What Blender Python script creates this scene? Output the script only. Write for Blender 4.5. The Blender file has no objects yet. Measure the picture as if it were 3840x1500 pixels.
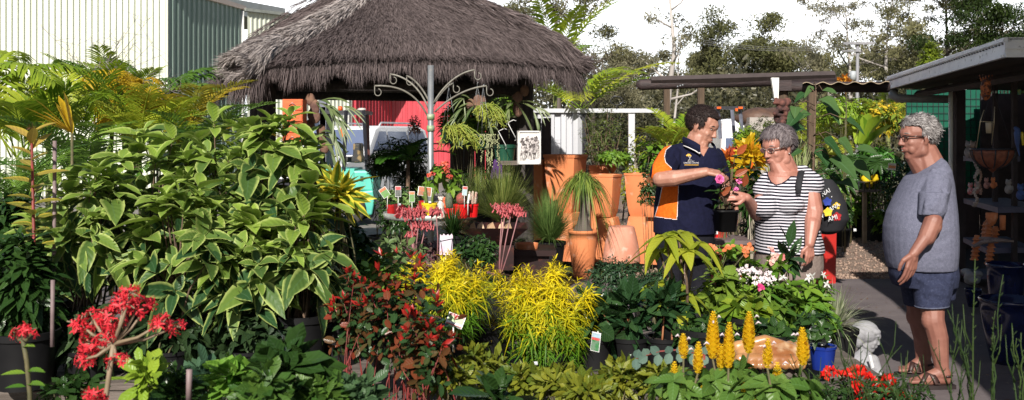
import bpy, math, random
import numpy as np
from mathutils import Vector, Matrix
C = bpy.context.scene
COL = C.collection
R = math.radians
F = 3733.333
EYE = 1.58
# ---------------------------------------------------------------- camera
cd = bpy.data.cameras.new('camera'); cam = bpy.data.objects.new('camera', cd); COL.objects.link(cam)
cam.location = (0, 0, EYE); cam.rotation_euler = (R(90), 0, 0)
cd.lens = 35; cd.sensor_width = 36; cd.shift_y = -0.0625
cd.clip_start = 0.05; cd.clip_end = 2000
cd.dof.use_dof = True; cd.dof.focus_distance = 6.6; cd.dof.aperture_fstop = 6.3
C.camera = cam
# ---------------------------------------------------------------- world, sun, exposure
SUN_EL, SUN_AZ = 33, 191          # azimuth of the sun clockwise from +y
w = bpy.data.worlds.new('World'); C.world = w; w.use_nodes = True
nt = w.node_tree; bg = nt.nodes['Background']
sky = nt.nodes.new('ShaderNodeTexSky'); sky.sky_type = 'NISHITA'; sky.sun_disc = False
sky.sun_elevation = R(SUN_EL); sky.sun_rotation = R(SUN_AZ); sky.dust_density = 1.0; sky.air_density = 1.0
tcw = nt.nodes.new('ShaderNodeTexCoord'); nzw = nt.nodes.new('ShaderNodeTexNoise'); nzw.inputs['Scale'].default_value = 2.2; nzw.inputs['Detail'].default_value = 6
mpw = nt.nodes.new('ShaderNodeMapping'); mpw.inputs['Scale'].default_value = (1, 1, 2.5); nt.links.new(tcw.outputs['Generated'], mpw.inputs[0]); nt.links.new(mpw.outputs[0], nzw.inputs[0])
rmw = nt.nodes.new('ShaderNodeMapRange'); rmw.inputs[1].default_value = .25; rmw.inputs[2].default_value = .6; rmw.inputs[3].default_value = .6; nt.links.new(nzw.outputs[0], rmw.inputs[0])
mxw = nt.nodes.new('ShaderNodeMix'); mxw.data_type = 'RGBA'; spw = nt.nodes.new('ShaderNodeSeparateXYZ'); nt.links.new(tcw.outputs['Generated'], spw.inputs[0])
elw = nt.nodes.new('ShaderNodeMapRange'); elw.inputs[1].default_value = .34; elw.inputs[2].default_value = .16; nt.links.new(spw.outputs[2], elw.inputs[0])   # the veil lies low over the horizon
mlw = nt.nodes.new('ShaderNodeMath'); mlw.operation = 'MULTIPLY'; nt.links.new(rmw.outputs[0], mlw.inputs[0]); nt.links.new(elw.outputs[0], mlw.inputs[1]); bkw = nt.nodes.new('ShaderNodeMapRange'); bkw.inputs[1].default_value = .15; bkw.inputs[2].default_value = .6; nt.links.new(spw.outputs[1], bkw.inputs[0])   # a bright cloud bank ahead of the camera
ml2 = nt.nodes.new('ShaderNodeMath'); ml2.operation = 'MULTIPLY'; nt.links.new(mlw.outputs[0], ml2.inputs[0]); nt.links.new(bkw.outputs[0], ml2.inputs[1]); nt.links.new(ml2.outputs[0], mxw.inputs[0]); nt.links.new(sky.outputs[0], mxw.inputs[6]); mxw.inputs[7].default_value = (30, 30.6, 31.5, 1)   # thin bright cloud veil
nt.links.new(mxw.outputs[2], bg.inputs[0]); bg.inputs[1].default_value = 0.05
sl = bpy.data.lights.new('sun', 'SUN'); sl.energy = 5.0; sl.angle = R(0.53); sl.color = (1, .94, .85)
sun = bpy.data.objects.new('sun', sl); COL.objects.link(sun)
sd = Vector((math.sin(R(SUN_AZ))*math.cos(R(SUN_EL)), math.cos(R(SUN_AZ))*math.cos(R(SUN_EL)), math.sin(R(SUN_EL))))
sun.rotation_euler = sd.to_track_quat('Z', 'Y').to_euler(); sun.location = (-6, -6, 9)
C.view_settings.view_transform = 'Standard'; C.view_settings.look = 'None'
C.view_settings.exposure = 0.55; C.view_settings.gamma = 1
C.cycles.max_bounces = 6; C.cycles.transparent_max_bounces = 8; C.cycles.diffuse_bounces = 2
C.cycles.use_denoising = True

# ---------------------------------------------------------------- helpers
rng = np.random.default_rng(7)
A = lambda *a: np.array(a, float)
def W(px, py, d): return A((px-1920)/F*d, d, EYE-(py-510)/F*d)
def unit(v):
    v = np.asarray(v, float); return v/np.maximum(np.linalg.norm(v, axis=-1, keepdims=True), 1e-9)

class MB:
    """collects vertices and faces with uv, tint and material slot, links them as one mesh"""
    def __init__(s): s.v=[]; s.q=[]; s.t=[]; s.uv=[]; s.ti=[]; s.n=0; s.qm=[]; s.tm=[]; s.ng=[]
    def add(s, v, q=None, t=None, uv=None, tint=None, m=0):
        v = np.asarray(v, float).reshape(-1, 3); k = len(v)
        s.v.append(v)
        if q is not None and len(q): q=np.asarray(q,int).reshape(-1,4); s.q.append(q+s.n); s.qm.append(np.full(len(q), m))
        if t is not None and len(t): t=np.asarray(t,int).reshape(-1,3); s.t.append(t+s.n); s.tm.append(np.full(len(t), m))
        s.uv.append(np.zeros((k,2)) if uv is None else np.asarray(uv,float).reshape(-1,2))
        s.ti.append(np.full(k, .5) if tint is None else np.broadcast_to(np.asarray(tint,float).reshape(-1), (k,)) if np.size(tint)==1 else np.asarray(tint,float).reshape(-1))
        s.n += k; return s
    def box(s, c, size, rot=None, m=0, taper=1.0):
        x,y,z = np.asarray(size,float)/2
        v = np.array([[-x,-y,-z],[x,-y,-z],[x,y,-z],[-x,y,-z],[-x,-y,z],[x,-y,z],[x,y,z],[-x,y,z]])
        v[4:,:2] *= taper
        if rot is not None: v = v @ np.array(rot).T
        return s.add(v+np.asarray(c,float), [[0,3,2,1],[4,5,6,7],[0,1,5,4],[1,2,6,5],[2,3,7,6],[3,0,4,7]], m=m)
    def hexa(s, b, t, m=0):
        """4 bottom and 4 top corners"""
        return s.add(np.vstack([b,t]), [[0,3,2,1],[4,5,6,7],[0,1,5,4],[1,2,6,5],[2,3,7,6],[3,0,4,7]], m=m)
    def tube(s, path, r, sides=6, m=0, cap=True, flat=1.0, tint=.5):
        P = np.asarray(path,float); k=len(P); r = np.broadcast_to(np.asarray(r,float),(k,))
        T = np.gradient(P, axis=0); T = unit(T)
        ref = A(0,0,1) if abs(T[0,2])<.9 else A(0,1,0)
        X = unit(np.cross(T, ref)); Y = np.cross(T, X)
        a = np.linspace(0, 2*math.pi, sides, endpoint=False)
        v = P[:,None]+ r[:,None,None]*(np.cos(a)[None,:,None]*X[:,None]+np.sin(a)[None,:,None]*Y[:,None]*flat)
        i = np.arange(k-1)[:,None]*sides; j = np.arange(sides)[None]; j2=(j+1)%sides
        q = np.stack([i+j, i+j2, i+sides+j2, i+sides+j], -1).reshape(-1,4)
        v = v.reshape(-1,3); t=None
        if cap:
            v = np.vstack([v, P[0], P[-1]]); n=k*sides; jj=np.arange(sides); kk=(jj+1)%sides
            t = np.vstack([np.stack([np.full(sides,n),kk,jj],-1), np.stack([np.full(sides,n+1),(k-1)*sides+jj,(k-1)*sides+kk],-1)])
        return s.add(v, q, t, m=m, tint=tint)
    def lathe(s, c, prof, sides=24, m=0, sq=None, rot=0, R3=None):
        """prof: (radius, z) pairs; sq: superellipse power for squarish plans"""
        a = np.linspace(0,2*math.pi,sides,endpoint=False)+rot
        ca, sa = np.cos(a), np.sin(a)
        if sq: k=(np.abs(np.cos(a-rot))**sq+np.abs(np.sin(a-rot))**sq)**(-1/sq); ca=ca*k; sa=sa*k
        v=[]
        for r,z in prof: v.append(np.stack([r*ca, r*sa, np.full(sides,z)],-1))
        v=np.vstack(v); k=len(prof)
        if R3 is not None: v = v@np.array(R3).T
        i = np.arange(k-1)[:,None]*sides; j=np.arange(sides)[None]; j2=(j+1)%sides
        q=np.stack([i+j,i+j2,i+sides+j2,i+sides+j],-1).reshape(-1,4)
        return s.add(v+np.asarray(c,float), q, m=m)
    def ell(s, c, r, rot=None, seg=16, rings=10, m=0):
        th = np.linspace(0, math.pi, rings+1); a=np.linspace(0,2*math.pi,seg,endpoint=False)
        v = np.stack([np.sin(th)[:,None]*np.cos(a), np.sin(th)[:,None]*np.sin(a), np.cos(th)[:,None]*np.ones(seg)],-1).reshape(-1,3)*np.asarray(r,float)
        if rot is not None: v = v@np.array(rot).T
        i=np.arange(rings)[:,None]*seg; j=np.arange(seg)[None]; j2=(j+1)%seg
        return s.add(v+np.asarray(c,float), np.stack([i+j,i+seg+j,i+seg+j2,i+j2],-1).reshape(-1,4), m=m)
    def cap(s, p0, r0, p1, r1, seg=12, m=0):
        p0=np.asarray(p0,float); p1=np.asarray(p1,float); L=np.linalg.norm(p1-p0)
        ax=unit(p1-p0) if L>1e-6 else A(0,0,1)
        ref=A(0,0,1) if abs(ax[2])<.9 else A(1,0,0)
        X=unit(np.cross(ax,ref)); Y=np.cross(ax,X)
        pr=[(r0*math.sin(t), -r0*math.cos(t)) for t in np.linspace(0,math.pi/2,5)]+[(r1*math.cos(t), L+r1*math.sin(t)) for t in np.linspace(0,math.pi/2,5)]
        a=np.linspace(0,2*math.pi,seg,endpoint=False)
        v=np.vstack([p0+ax*z+r*(np.cos(a)[:,None]*X+np.sin(a)[:,None]*Y) for r,z in pr]); k=len(pr)
        i=np.arange(k-1)[:,None]*seg; j=np.arange(seg)[None]; j2=(j+1)%seg
        return s.add(v, np.stack([i+j2,i+j,i+seg+j,i+seg+j2],-1).reshape(-1,4), m=m)
    def loft(s, rings, seg=24, m=0, sq=2.4):
        """rings: (centre, half-extent vector a, half-extent vector b) closed at both ends"""
        t=np.linspace(0,2*math.pi,seg,endpoint=False); c_,s_=np.cos(t),np.sin(t)
        k_=(np.abs(c_)**sq+np.abs(s_)**sq)**(-1/sq); c_=c_*k_; s_=s_*k_
        v=np.vstack([np.asarray(c,float)+c_[:,None]*np.asarray(a,float)+s_[:,None]*np.asarray(b,float) for c,a,b in rings]); k=len(rings)
        i=np.arange(k-1)[:,None]*seg; j=np.arange(seg)[None]; j2=(j+1)%seg
        q=np.stack([i+j,i+j2,i+seg+j2,i+seg+j],-1).reshape(-1,4)
        n=len(v); v=np.vstack([v, rings[0][0], rings[-1][0]]); jj=np.arange(seg); kk=(jj+1)%seg
        tr=np.vstack([np.stack([np.full(seg,n),kk,jj],-1), np.stack([np.full(seg,n+1),(k-1)*seg+jj,(k-1)*seg+kk],-1)])
        return s.add(v,q,tr,m=m)
    def mesh(s, name):
        me=bpy.data.meshes.new(name)
        v=np.vstack(s.v); q=np.vstack(s.q) if s.q else np.zeros((0,4),int); t=np.vstack(s.t) if s.t else np.zeros((0,3),int)
        nq,ntr=len(q),len(t)
        me.vertices.add(len(v)); me.vertices.foreach_set('co', v.ravel())
        li=np.concatenate([q.ravel(),t.ravel()]); me.loops.add(len(li)); me.loops.foreach_set('vertex_index', li)
        me.polygons.add(nq+ntr)
        me.polygons.foreach_set('loop_start', np.concatenate([np.arange(nq)*4, nq*4+np.arange(ntr)*3]).astype(np.int32))
        mi=np.concatenate((s.qm or [np.zeros(0)])+(s.tm or [np.zeros(0)])).astype(np.int32)
        me.polygons.foreach_set('material_index', mi)
        uvl=me.uv_layers.new(name='UVMap'); uvl.data.foreach_set('uv', np.vstack(s.uv)[li].ravel())
        at=me.attributes.new('tint','FLOAT','POINT'); at.data.foreach_set('value', np.concatenate(s.ti))
        me.update(); me.validate(); return me
    def build(s, name, mats, parent=None, smooth=True, remesh=0, sm_it=3, paint=None, folds=None):
        me=s.mesh(name)
        off=np.zeros(3)
        p=parent
        while p is not None: off=off+np.array(p.location); p=p.parent
        if remesh:
            o=bpy.data.objects.new('tmp_blob',me); COL.objects.link(o)
            md=o.modifiers.new('r','REMESH'); md.mode='VOXEL'; md.voxel_size=remesh
            if sm_it: m2=o.modifiers.new('s','SMOOTH'); m2.factor=.5; m2.iterations=sm_it
            dg=bpy.context.evaluated_depsgraph_get(); me2=bpy.data.meshes.new_from_object(o.evaluated_get(dg))
            bpy.data.objects.remove(o); me=me2; me.name=name
        if folds:
            n=len(me.vertices); c=np.zeros(n*3); me.vertices.foreach_get('co',c); c=c.reshape(-1,3); nn=np.zeros(n*3); me.vertices.foreach_get('normal',nn); nn=nn.reshape(-1,3); o_=np.zeros(n)
            for P0,P1,wd_,am in folds:
                L2=np.sum((P1-P0)**2); t_=np.clip((c-P0)@(P1-P0)/L2,0,1); dd=np.linalg.norm(c-P0-t_[:,None]*(P1-P0),axis=1); o_+=am*np.exp(-(dd/wd_)**2)*(1-.6*t_)
            c=c+nn*o_[:,None]; me.vertices.foreach_set('co',c.ravel()); me.update()
        if off.any(): me.transform(Matrix.Translation(Vector(-off)))
        ms = mats if isinstance(mats,(list,tuple)) else [mats]
        me.materials.clear()
        for m_ in ms: me.materials.append(m_)
        if paint is not None:
            n=len(me.polygons); c=np.zeros(n*3); me.polygons.foreach_get('center',c); c=c.reshape(-1,3)+off
            nn=np.zeros(n*3); me.polygons.foreach_get('normal',nn)
            me.polygons.foreach_set('material_index', paint(c, nn.reshape(-1,3)).astype(np.int32))
        me.polygons.foreach_set('use_smooth', np.full(len(me.polygons),bool(smooth)))
        if not smooth and not any(p_.use_smooth is False for p_ in me.polygons[:1]): me.shade_flat()
        o=bpy.data.objects.new(name, me); COL.objects.link(o); o.parent=parent
        return o

def rotz(a): c,s_=math.cos(a),math.sin(a); return np.array([[c,-s_,0],[s_,c,0],[0,0,1.]])
def rotx(a): c,s_=math.cos(a),math.sin(a); return np.array([[1,0,0],[0,c,-s_],[0,s_,c]])
def roty(a): c,s_=math.cos(a),math.sin(a); return np.array([[c,0,s_],[0,1,0],[-s_,0,c]])

def tag(o, label=None, cat=None, group=None, kind=None):
    if label: o['label']=label
    if cat: o['category']=cat
    if group: o['group']=group
    if kind: o['kind']=kind
    return o
def thing(name, label, cat, loc=(0,0,0), group=None):
    o=bpy.data.objects.new(name,None); COL.objects.link(o); o.location=tuple(float(a) for a in loc); o.empty_display_size=.1
    return tag(o,label,cat,group)
def copy_tree(o, parent=None):
    c=o.copy(); COL.objects.link(c); c.parent=parent
    for ch in o.children: copy_tree(ch,c)
    return c
def struct(mb, name, m, **k): o=mb.build(name,m,**k); o['kind']='structure'; return o

# ---------------------------------------------------------------- materials
_mats={}
def _mix(nt, fac, a, b):
    n=nt.nodes.new('ShaderNodeMix'); n.data_type='RGBA'
    for s_,x in ((0,fac),(6,a),(7,b)):
        if hasattr(x,'links') or hasattr(x,'is_linked'): nt.links.new(x, n.inputs[s_])
        elif s_==0: n.inputs[0].default_value=x
        else: n.inputs[s_].default_value=(*x,1)
    return n.outputs[2]
def _ramp(nt, x, a, b):
    n=nt.nodes.new('ShaderNodeMapRange'); nt.links.new(x,n.inputs[0]); n.inputs[1].default_value=a; n.inputs[2].default_value=b; return n.outputs[0]
def _noise(nt, scale, detail=3, coord='Object', stretch=None):
    tc=nt.nodes.new('ShaderNodeTexCoord'); n=nt.nodes.new('ShaderNodeTexNoise'); n.inputs['Scale'].default_value=scale; n.inputs['Detail'].default_value=detail
    if stretch:
        mp=nt.nodes.new('ShaderNodeMapping'); mp.inputs['Scale'].default_value=stretch
        nt.links.new(tc.outputs[coord],mp.inputs[0]); nt.links.new(mp.outputs[0],n.inputs[0])
    else: nt.links.new(tc.outputs[coord],n.inputs[0])
    return n.outputs[0]
def mat(name, c, c2=None, rough=.6, metal=0, ns=8, amt=(.35,.65), bump=0, bs=None, stretch=None, emit=0, spec=.5, c3=None, ns3=40, amt3=(.55,.7), trans=0, coat=0):
    if name in _mats: return _mats[name]
    m=bpy.data.materials.new(name); m.use_nodes=True; nt=m.node_tree; b=nt.nodes['Principled BSDF']
    col=None
    if c2 is None: c2=tuple(x*.72 for x in c)
    col=_mix(nt,_ramp(nt,_noise(nt,ns,4,stretch=stretch),*amt),c,c2)
    if c3 is not None: col=_mix(nt,_ramp(nt,_noise(nt,ns3,5,stretch=stretch),*amt3),col,c3)
    nt.links.new(col,b.inputs['Base Color'])
    b.inputs['Roughness'].default_value=rough; b.inputs['Metallic'].default_value=metal
    b.inputs['Specular IOR Level'].default_value=spec
    if coat: b.inputs['Coat Weight'].default_value=coat; b.inputs['Coat Roughness'].default_value=.1
    if bump:
        bn=nt.nodes.new('ShaderNodeBump'); bn.inputs['Strength'].default_value=bump; bn.inputs['Distance'].default_value=.01
        nt.links.new(_noise(nt,bs or ns*4,5,stretch=stretch),bn.inputs['Height']); nt.links.new(bn.outputs[0],b.inputs['Normal'])
    if emit: b.inputs['Emission Color'].default_value=(*c,1); b.inputs['Emission Strength'].default_value=emit
    if trans:
        t=nt.nodes.new('ShaderNodeBsdfTranslucent'); nt.links.new(col,t.inputs[0]); mx=nt.nodes.new('ShaderNodeMixShader'); mx.inputs[0].default_value=trans
        nt.links.new(b.outputs[0],mx.inputs[1]); nt.links.new(t.outputs[0],mx.inputs[2]); nt.links.new(mx.outputs[0],nt.nodes['Material Output'].inputs[0])
    _mats[name]=m; return m
def leafmat(name, c, c2, edge=None, ew=(.55,.8), vein=.35, rough=.38, trans=.28, tr=(.0,1.0), spec=.3):
    """c..c2 by the per-leaf tint; edge: margin colour; veins along the blade"""
    if name in _mats: return _mats[name]
    m=bpy.data.materials.new(name); m.use_nodes=True; nt=m.node_tree; b=nt.nodes['Principled BSDF']
    at=nt.nodes.new('ShaderNodeAttribute'); at.attribute_name='tint'
    col=_mix(nt,_ramp(nt,at.outputs['Fac'],*tr),c,c2)
    uv=nt.nodes.new('ShaderNodeUVMap'); uv.uv_map='UVMap'; sp=nt.nodes.new('ShaderNodeSeparateXYZ'); nt.links.new(uv.outputs[0],sp.inputs[0])
    ab=nt.nodes.new('ShaderNodeMath'); ab.operation='ABSOLUTE'; nt.links.new(sp.outputs[0],ab.inputs[0])
    if edge is not None:
        nz=_noise(nt,22,3); ad=nt.nodes.new('ShaderNodeMath'); ad.operation='MULTIPLY_ADD'; nt.links.new(nz,ad.inputs[0]); ad.inputs[1].default_value=.5; 
        nt.links.new(ab.outputs[0],ad.inputs[2]); su=nt.nodes.new('ShaderNodeMath'); su.operation='SUBTRACT'; nt.links.new(ad.outputs[0],su.inputs[0]); su.inputs[1].default_value=.25
        col=_mix(nt,_ramp(nt,su.outputs[0],*ew),col,edge)
    if vein:
        mr=_ramp(nt,ab.outputs[0],.10,.02); lt=tuple(min(1,x*1.8+.05) for x in c)
        mm=nt.nodes.new('ShaderNodeMath'); mm.operation='MULTIPLY'; nt.links.new(mr,mm.inputs[0]); mm.inputs[1].default_value=vein
        col=_mix(nt,mm.outputs[0],col,lt)
        wv=nt.nodes.new('ShaderNodeMath'); wv.operation='SUBTRACT'; nt.links.new(sp.outputs[1],wv.inputs[0])
        hh=nt.nodes.new('ShaderNodeMath'); hh.operation='MULTIPLY'; nt.links.new(ab.outputs[0],hh.inputs[0]); hh.inputs[1].default_value=.18; nt.links.new(hh.outputs[0],wv.inputs[1])
        sn=nt.nodes.new('ShaderNodeMath'); sn.operation='MULTIPLY'; nt.links.new(wv.outputs[0],sn.inputs[0]); sn.inputs[1].default_value=48
        si=nt.nodes.new('ShaderNodeMath'); si.operation='SINE'; nt.links.new(sn.outputs[0],si.inputs[0])
        bn=nt.nodes.new('ShaderNodeBump'); bn.inputs['Strength'].default_value=.22; bn.inputs['Distance'].default_value=.002; nt.links.new(si.outputs[0],bn.inputs['Height']); nt.links.new(bn.outputs[0],b.inputs['Normal'])
    nt.links.new(col,b.inputs['Base Color']); b.inputs['Roughness'].default_value=rough; b.inputs['Specular IOR Level'].default_value=spec
    if trans:
        t=nt.nodes.new('ShaderNodeBsdfTranslucent'); nt.links.new(col,t.inputs[0]); mx=nt.nodes.new('ShaderNodeMixShader'); mx.inputs[0].default_value=trans
        nt.links.new(b.outputs[0],mx.inputs[1]); nt.links.new(t.outputs[0],mx.inputs[2]); nt.links.new(mx.outputs[0],nt.nodes['Material Output'].inputs[0])
    _mats[name]=m; return m

# ---------------------------------------------------------------- leaf machinery
PROF={'ovate':lambda t: np.sin(np.pi*np.clip(t,0,1)**.75)**.8, 'lance':lambda t: np.sin(np.pi*t**.85)**1.0, 'blade':lambda t: np.minimum(1,(1-t)*1.6+.02)*np.minimum(1,t*8+.5),
      'round':lambda t: np.sqrt(np.clip(1-(2*t-1)**2,0,1)), 'strap':lambda t: np.minimum(1,(1-t)*5)*np.minimum(1,t*6+.3), 'obov':lambda t: np.sin(np.pi*t**1.5)**.8, 'heart':lambda t: np.sin(np.pi*np.clip(t,0,1)**.5)**.7}
def leaves(mb, B, D, N, L, Wd, droop=0., K=3, prof='ovate', fold=.25, tint=None, m=0, curl=0., wave=0., flat=False):
    """N leaves at bases B along D with upper side N; L long, Wd wide, bending down by droop"""
    B=np.asarray(B,float).reshape(-1,3); n=len(B)
    if n==0: return
    D=unit(np.broadcast_to(D,(n,3))); N=np.broadcast_to(N,(n,3)); S=unit(np.cross(D,N)); N=np.cross(S,D)
    L=np.broadcast_to(np.asarray(L,float),(n,)); Wd=np.broadcast_to(np.asarray(Wd,float),(n,)); droop=np.broadcast_to(np.asarray(droop,float),(n,))
    if tint is None: tint=rng.random(n)
    t=np.linspace(0,1,K+1); wd=PROF[prof](t); wd[0]=max(wd[0],.12) ; wd[-1]=max(wd[-1],.02)
    cen=B[:,None]+D[:,None]*(L[:,None]*t)[...,None]+A(0,0,-1)*((L*droop)[:,None]*t**2)[...,None]+N[:,None]*((L*curl)[:,None]*t**2)[...,None] if np.ndim(curl) or curl else B[:,None]+D[:,None]*(L[:,None]*t)[...,None]+A(0,0,-1)*((L*droop)[:,None]*t**2)[...,None]
    hw=(Wd[:,None]*wd/2)[...,None]; Sx=S[:,None]; Nx=N[:,None]
    if wave: Nx_off=Nx*(np.sin(t*9+rng.random((n,1))*6)*Wd[:,None]*wave)[...,None]
    else: Nx_off=0
    if flat:
        v=np.stack([cen-Sx*hw,cen+Sx*hw],2); cols=2; u=A(-1,1)
    else:
        v=np.stack([cen-Sx*hw+Nx*hw*fold+Nx_off,cen,cen+Sx*hw+Nx*hw*fold-Nx_off],2); cols=3; u=A(-1,0,1)
    rows=K+1; per=rows*cols
    uv=np.stack(np.broadcast_arrays(u[None,None,:],t[None,:,None]+np.zeros((n,1,1))),-1)
    i=(np.arange(n)*per)[:,None,None]+(np.arange(K)*cols)[None,:,None]+np.arange(cols-1)[None,None,:]
    q=np.stack([i,i+1,i+cols+1,i+cols],-1).reshape(-1,4)
    mb.add(v.reshape(-1,3), q, uv=uv.reshape(-1,2), tint=np.repeat(tint,per), m=m)
def rdir(n, up=0.):
    v=rng.normal(size=(n,3)); v=unit(v); v[:,2]+=up; return unit(v)
def perp(Ax):
    ref=np.where(np.abs(Ax[:,2:3])<.9, A(0,0,1), A(1,0,0)); X=unit(np.cross(Ax,ref)); return X,np.cross(Ax,X)
def whorls(mb, T, Ax, mleaf, L, Wd, elev=.5, droop=.3, lj=.25, spin=None, m=0, tint=None, tj=.25, stag=0., **k):
    """rosettes of mleaf leaves on tips T with axes Ax"""
    n=len(T); X,Y=perp(Ax); ph=rng.random(n)*6.28
    idx=np.arange(mleaf); a=ph[:,None]+idx*2.4+rng.normal(0,.15,(n,mleaf)); e=elev+rng.normal(0,.22,(n,mleaf))-.12*0
    e=e+ (idx/mleaf-.5)*.9*(1 if mleaf>3 else 0)
    rad=np.cos(a)[...,None]*X[:,None]+np.sin(a)[...,None]*Y[:,None]
    D=np.cos(e)[...,None]*rad+np.sin(e)[...,None]*Ax[:,None]
    Nn=np.cos(e)[...,None]*Ax[:,None]-np.sin(e)[...,None]*rad
    LL=L*(1+rng.normal(0,lj,(n,mleaf)).clip(-.6,.6)); LL=LL*(1-.35*idx/mleaf)
    B=T[:,None]+Ax[:,None]*(stag*(idx/mleaf-.7))[...,None]*np.ones((n,1,1))
    if tint is None: tint=np.repeat(rng.random(n),mleaf)*(1-tj*2)+rng.random(n*mleaf)*tj*2
    elif np.ndim(tint): tint=np.repeat(tint,mleaf)+rng.normal(0,tj*.4,n*mleaf)
    tt = np.clip(tint,0,1) if np.ndim(tint) else np.full(n*mleaf,tint)
    leaves(mb,B.reshape(-1,3),D.reshape(-1,3),Nn.reshape(-1,3),LL.ravel(),(LL*Wd/L).ravel(),droop,m=m,tint=tt,**k)
def tips(n, c, rad, up=.5, lo=.45, flat_bottom=-.6, cluster=0):
    u=rdir(int(n*1.6)); u=u[u[:,2]>flat_bottom][:n]; rr=(lo+(1-lo)*rng.random(len(u))**.6)[:,None]
    T=np.asarray(c,float)+u*rr*np.asarray(rad,float); Ax=unit(unit(u*np.asarray(rad,float))+A(0,0,up)+rng.normal(0,.25,u.shape)); return T,Ax
def stems(base, T, r, n=14, spread=.04, sides=4, tint=.5):
    mb=MB(); idx=rng.permutation(len(T))[:n]
    for i in idx:
        b=np.asarray(base,float)+A(rng.normal(0,spread),rng.normal(0,spread),0); e=T[i]; mid=b*.45+e*.55; mid[:2]=b[:2]*.65+e[:2]*.35
        mb.tube([b,b*.7+mid*.3,mid,e],[r,r*.85,r*.6,r*.3],sides,tint=tint)
    return mb
M_POT=mat('black_nursery_plastic',(.005,.005,.006),(.009,.009,.010),rough=.6,spec=.25)
M_SOIL=mat('potting_mix',(.03,.02,.014),(.015,.01,.008),ns=60,bump=.6,rough=.95)
M_STEM=mat('green_brown_stem',(.12,.10,.045),(.06,.06,.025),rough=.7,ns=30)
M_WOODSTEM=mat('brown_woody_stem',(.13,.08,.05),(.07,.045,.03),rough=.8,ns=30)
M_RED_STEM=mat('red_stem',(.25,.03,.03),(.12,.03,.02),rough=.6,ns=30)
def pot(root, c, r, h, m=None, rim=.06, taper=.78, sides=20, name='pot', sq=None, rot=0):
    m=m or M_POT; mb=MB(); t=r*.07+.002
    mb.lathe(c,[(0.001,0),(r*taper,0),(r*taper*1.0,.001),(r*.97,h*(1-rim*2.2)),(r*1.04,h*(1-rim*2)),(r*1.05,h),(r*1.05-t,h),(r*.9,h*.9),(0.001,h*.9)],sides,sq=sq,rot=rot)
    o=mb.build(name,m,root,smooth=sq is None)
    if sq is None:
        try: o.data.set_sharp_from_angle(angle=R(35))
        except Exception: pass
    s_=MB(); s_.lathe(c,[(r*.93,h*.905),(0.001,h*.925)],sides,sq=sq,rot=rot); s_.build('soil',M_SOIL,root)
    return o
# ================================================================ SETTING
def sheet(name, x0,x1,y0,y1,z,m,n=1):
    mb=MB(); xs=np.linspace(x0,x1,n+1); ys=np.linspace(y0,y1,n+1)
    X,Y=np.meshgrid(xs,ys,indexing='ij'); v=np.stack([X,Y,np.full_like(X,z)],-1).reshape(-1,3)
    i=(np.arange(n)[:,None]*(n+1)+np.arange(n)[None]).ravel()
    mb.add(v,np.stack([i,i+n+1,i+n+2,i+1],-1)); return struct(mb,name,m)
m_dirt=mat('yard_ground',(.17,.15,.10),(.09,.11,.04),ns=.6,bump=.6,bs=14,rough=.95,c3=(.22,.17,.12),ns3=9)
sheet('ground',-400,400,-60,700,0,m_dirt)
m_lot=mat('pale_asphalt_lot',(.24,.22,.20),(.16,.15,.14),ns=3,bump=.4,bs=80,rough=.95,c3=(.32,.29,.25),ns3=30)
sheet('road',-30,1.2,12.9,34,.004,m_lot)
m_gravel=mat('brown_gravel',(.24,.165,.125),(.11,.075,.055),ns=38,amt=(.42,.58),bump=1,bs=60,rough=.95,c3=(.40,.31,.25),ns3=75,amt3=(.56,.62))
sheet('gravel_path',1.2,12,10.95,24,.005,m_gravel)
m_conc=mat('shade_toned_concrete',(.135,.113,.116),(.10,.083,.088),ns=1.6,bump=.35,bs=45,rough=.85,c3=(.14,.12,.12),ns3=16,stretch=(1,1.8,1))  # mottled concrete, base colour darkened to stand in for shade
def slab_strip():
    for k,(y0,y1) in enumerate([(-3,6.55),(6.56,8.72),(8.73,10.94)]):
        mb=MB(); mb.box((1.0,(y0+y1)/2,-.02),(13,y1-y0,.06)); struct(mb,'pavement',m_conc,smooth=False)
slab_strip()
m_lawn=mat('mossy_lawn',(.035,.055,.012),(.06,.07,.02),ns=14,bump=1,bs=60,rough=.95)
sheet('lawn',-1.2,1.19,10.96,12.8,.006,m_lawn)
def grass_patch():
    mb=MB(); n=9000; B=np.stack([rng.uniform(-1.15,1.15,n),rng.uniform(10.98,12.75,n),np.full(n,.006)],-1)
    leaves(mb,B,rdir(n)*A(.5,.5,.2)+A(0,0,1),rdir(n),rng.uniform(.03,.07,n),.006,.2,K=1,prof='blade',flat=True)
    o=mb.build('grass',leafmat('lawn_blade',(.04,.08,.015),(.09,.12,.03),vein=0)); tag(o,kind='stuff')
grass_patch()
def stones():
    mb=MB(); n=5200; x=rng.uniform(1.3,6.5,n); y=10.97+rng.random(n)**1.6*7
    for i in range(n):
        r=rng.uniform(.008,.026); mb.ell((x[i],y[i],.006+r*.35),(r,r*rng.uniform(.6,1),r*.6),rotz(rng.random()*3),5,3)
    o=mb.build('gravel',mat('gravel_stone',(.36,.26,.20),(.17,.11,.09),ns=6,rough=.95)); tag(o,kind='stuff')
stones()
# far wooded hills behind the yard
def hill():
    mb=MB(); n=60; xs=np.linspace(-300,300,n+1); ys=np.linspace(120,520,21)
    X,Y=np.meshgrid(xs,ys,indexing='ij'); Z=(Y-120)/400*18*(0.7+.3*np.sin(X/40))-.5
    v=np.stack([X,Y,Z],-1).reshape(-1,3); i=(np.arange(n)[:,None]*21+np.arange(20)[None]).ravel()
    mb.add(v,np.stack([i,i+21,i+22,i+1],-1)); struct(mb,'hills',mat('wooded_hill',(.05,.07,.04),(.03,.045,.025),ns=.05,bump=1,bs=.4,rough=1))
hill()

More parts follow.
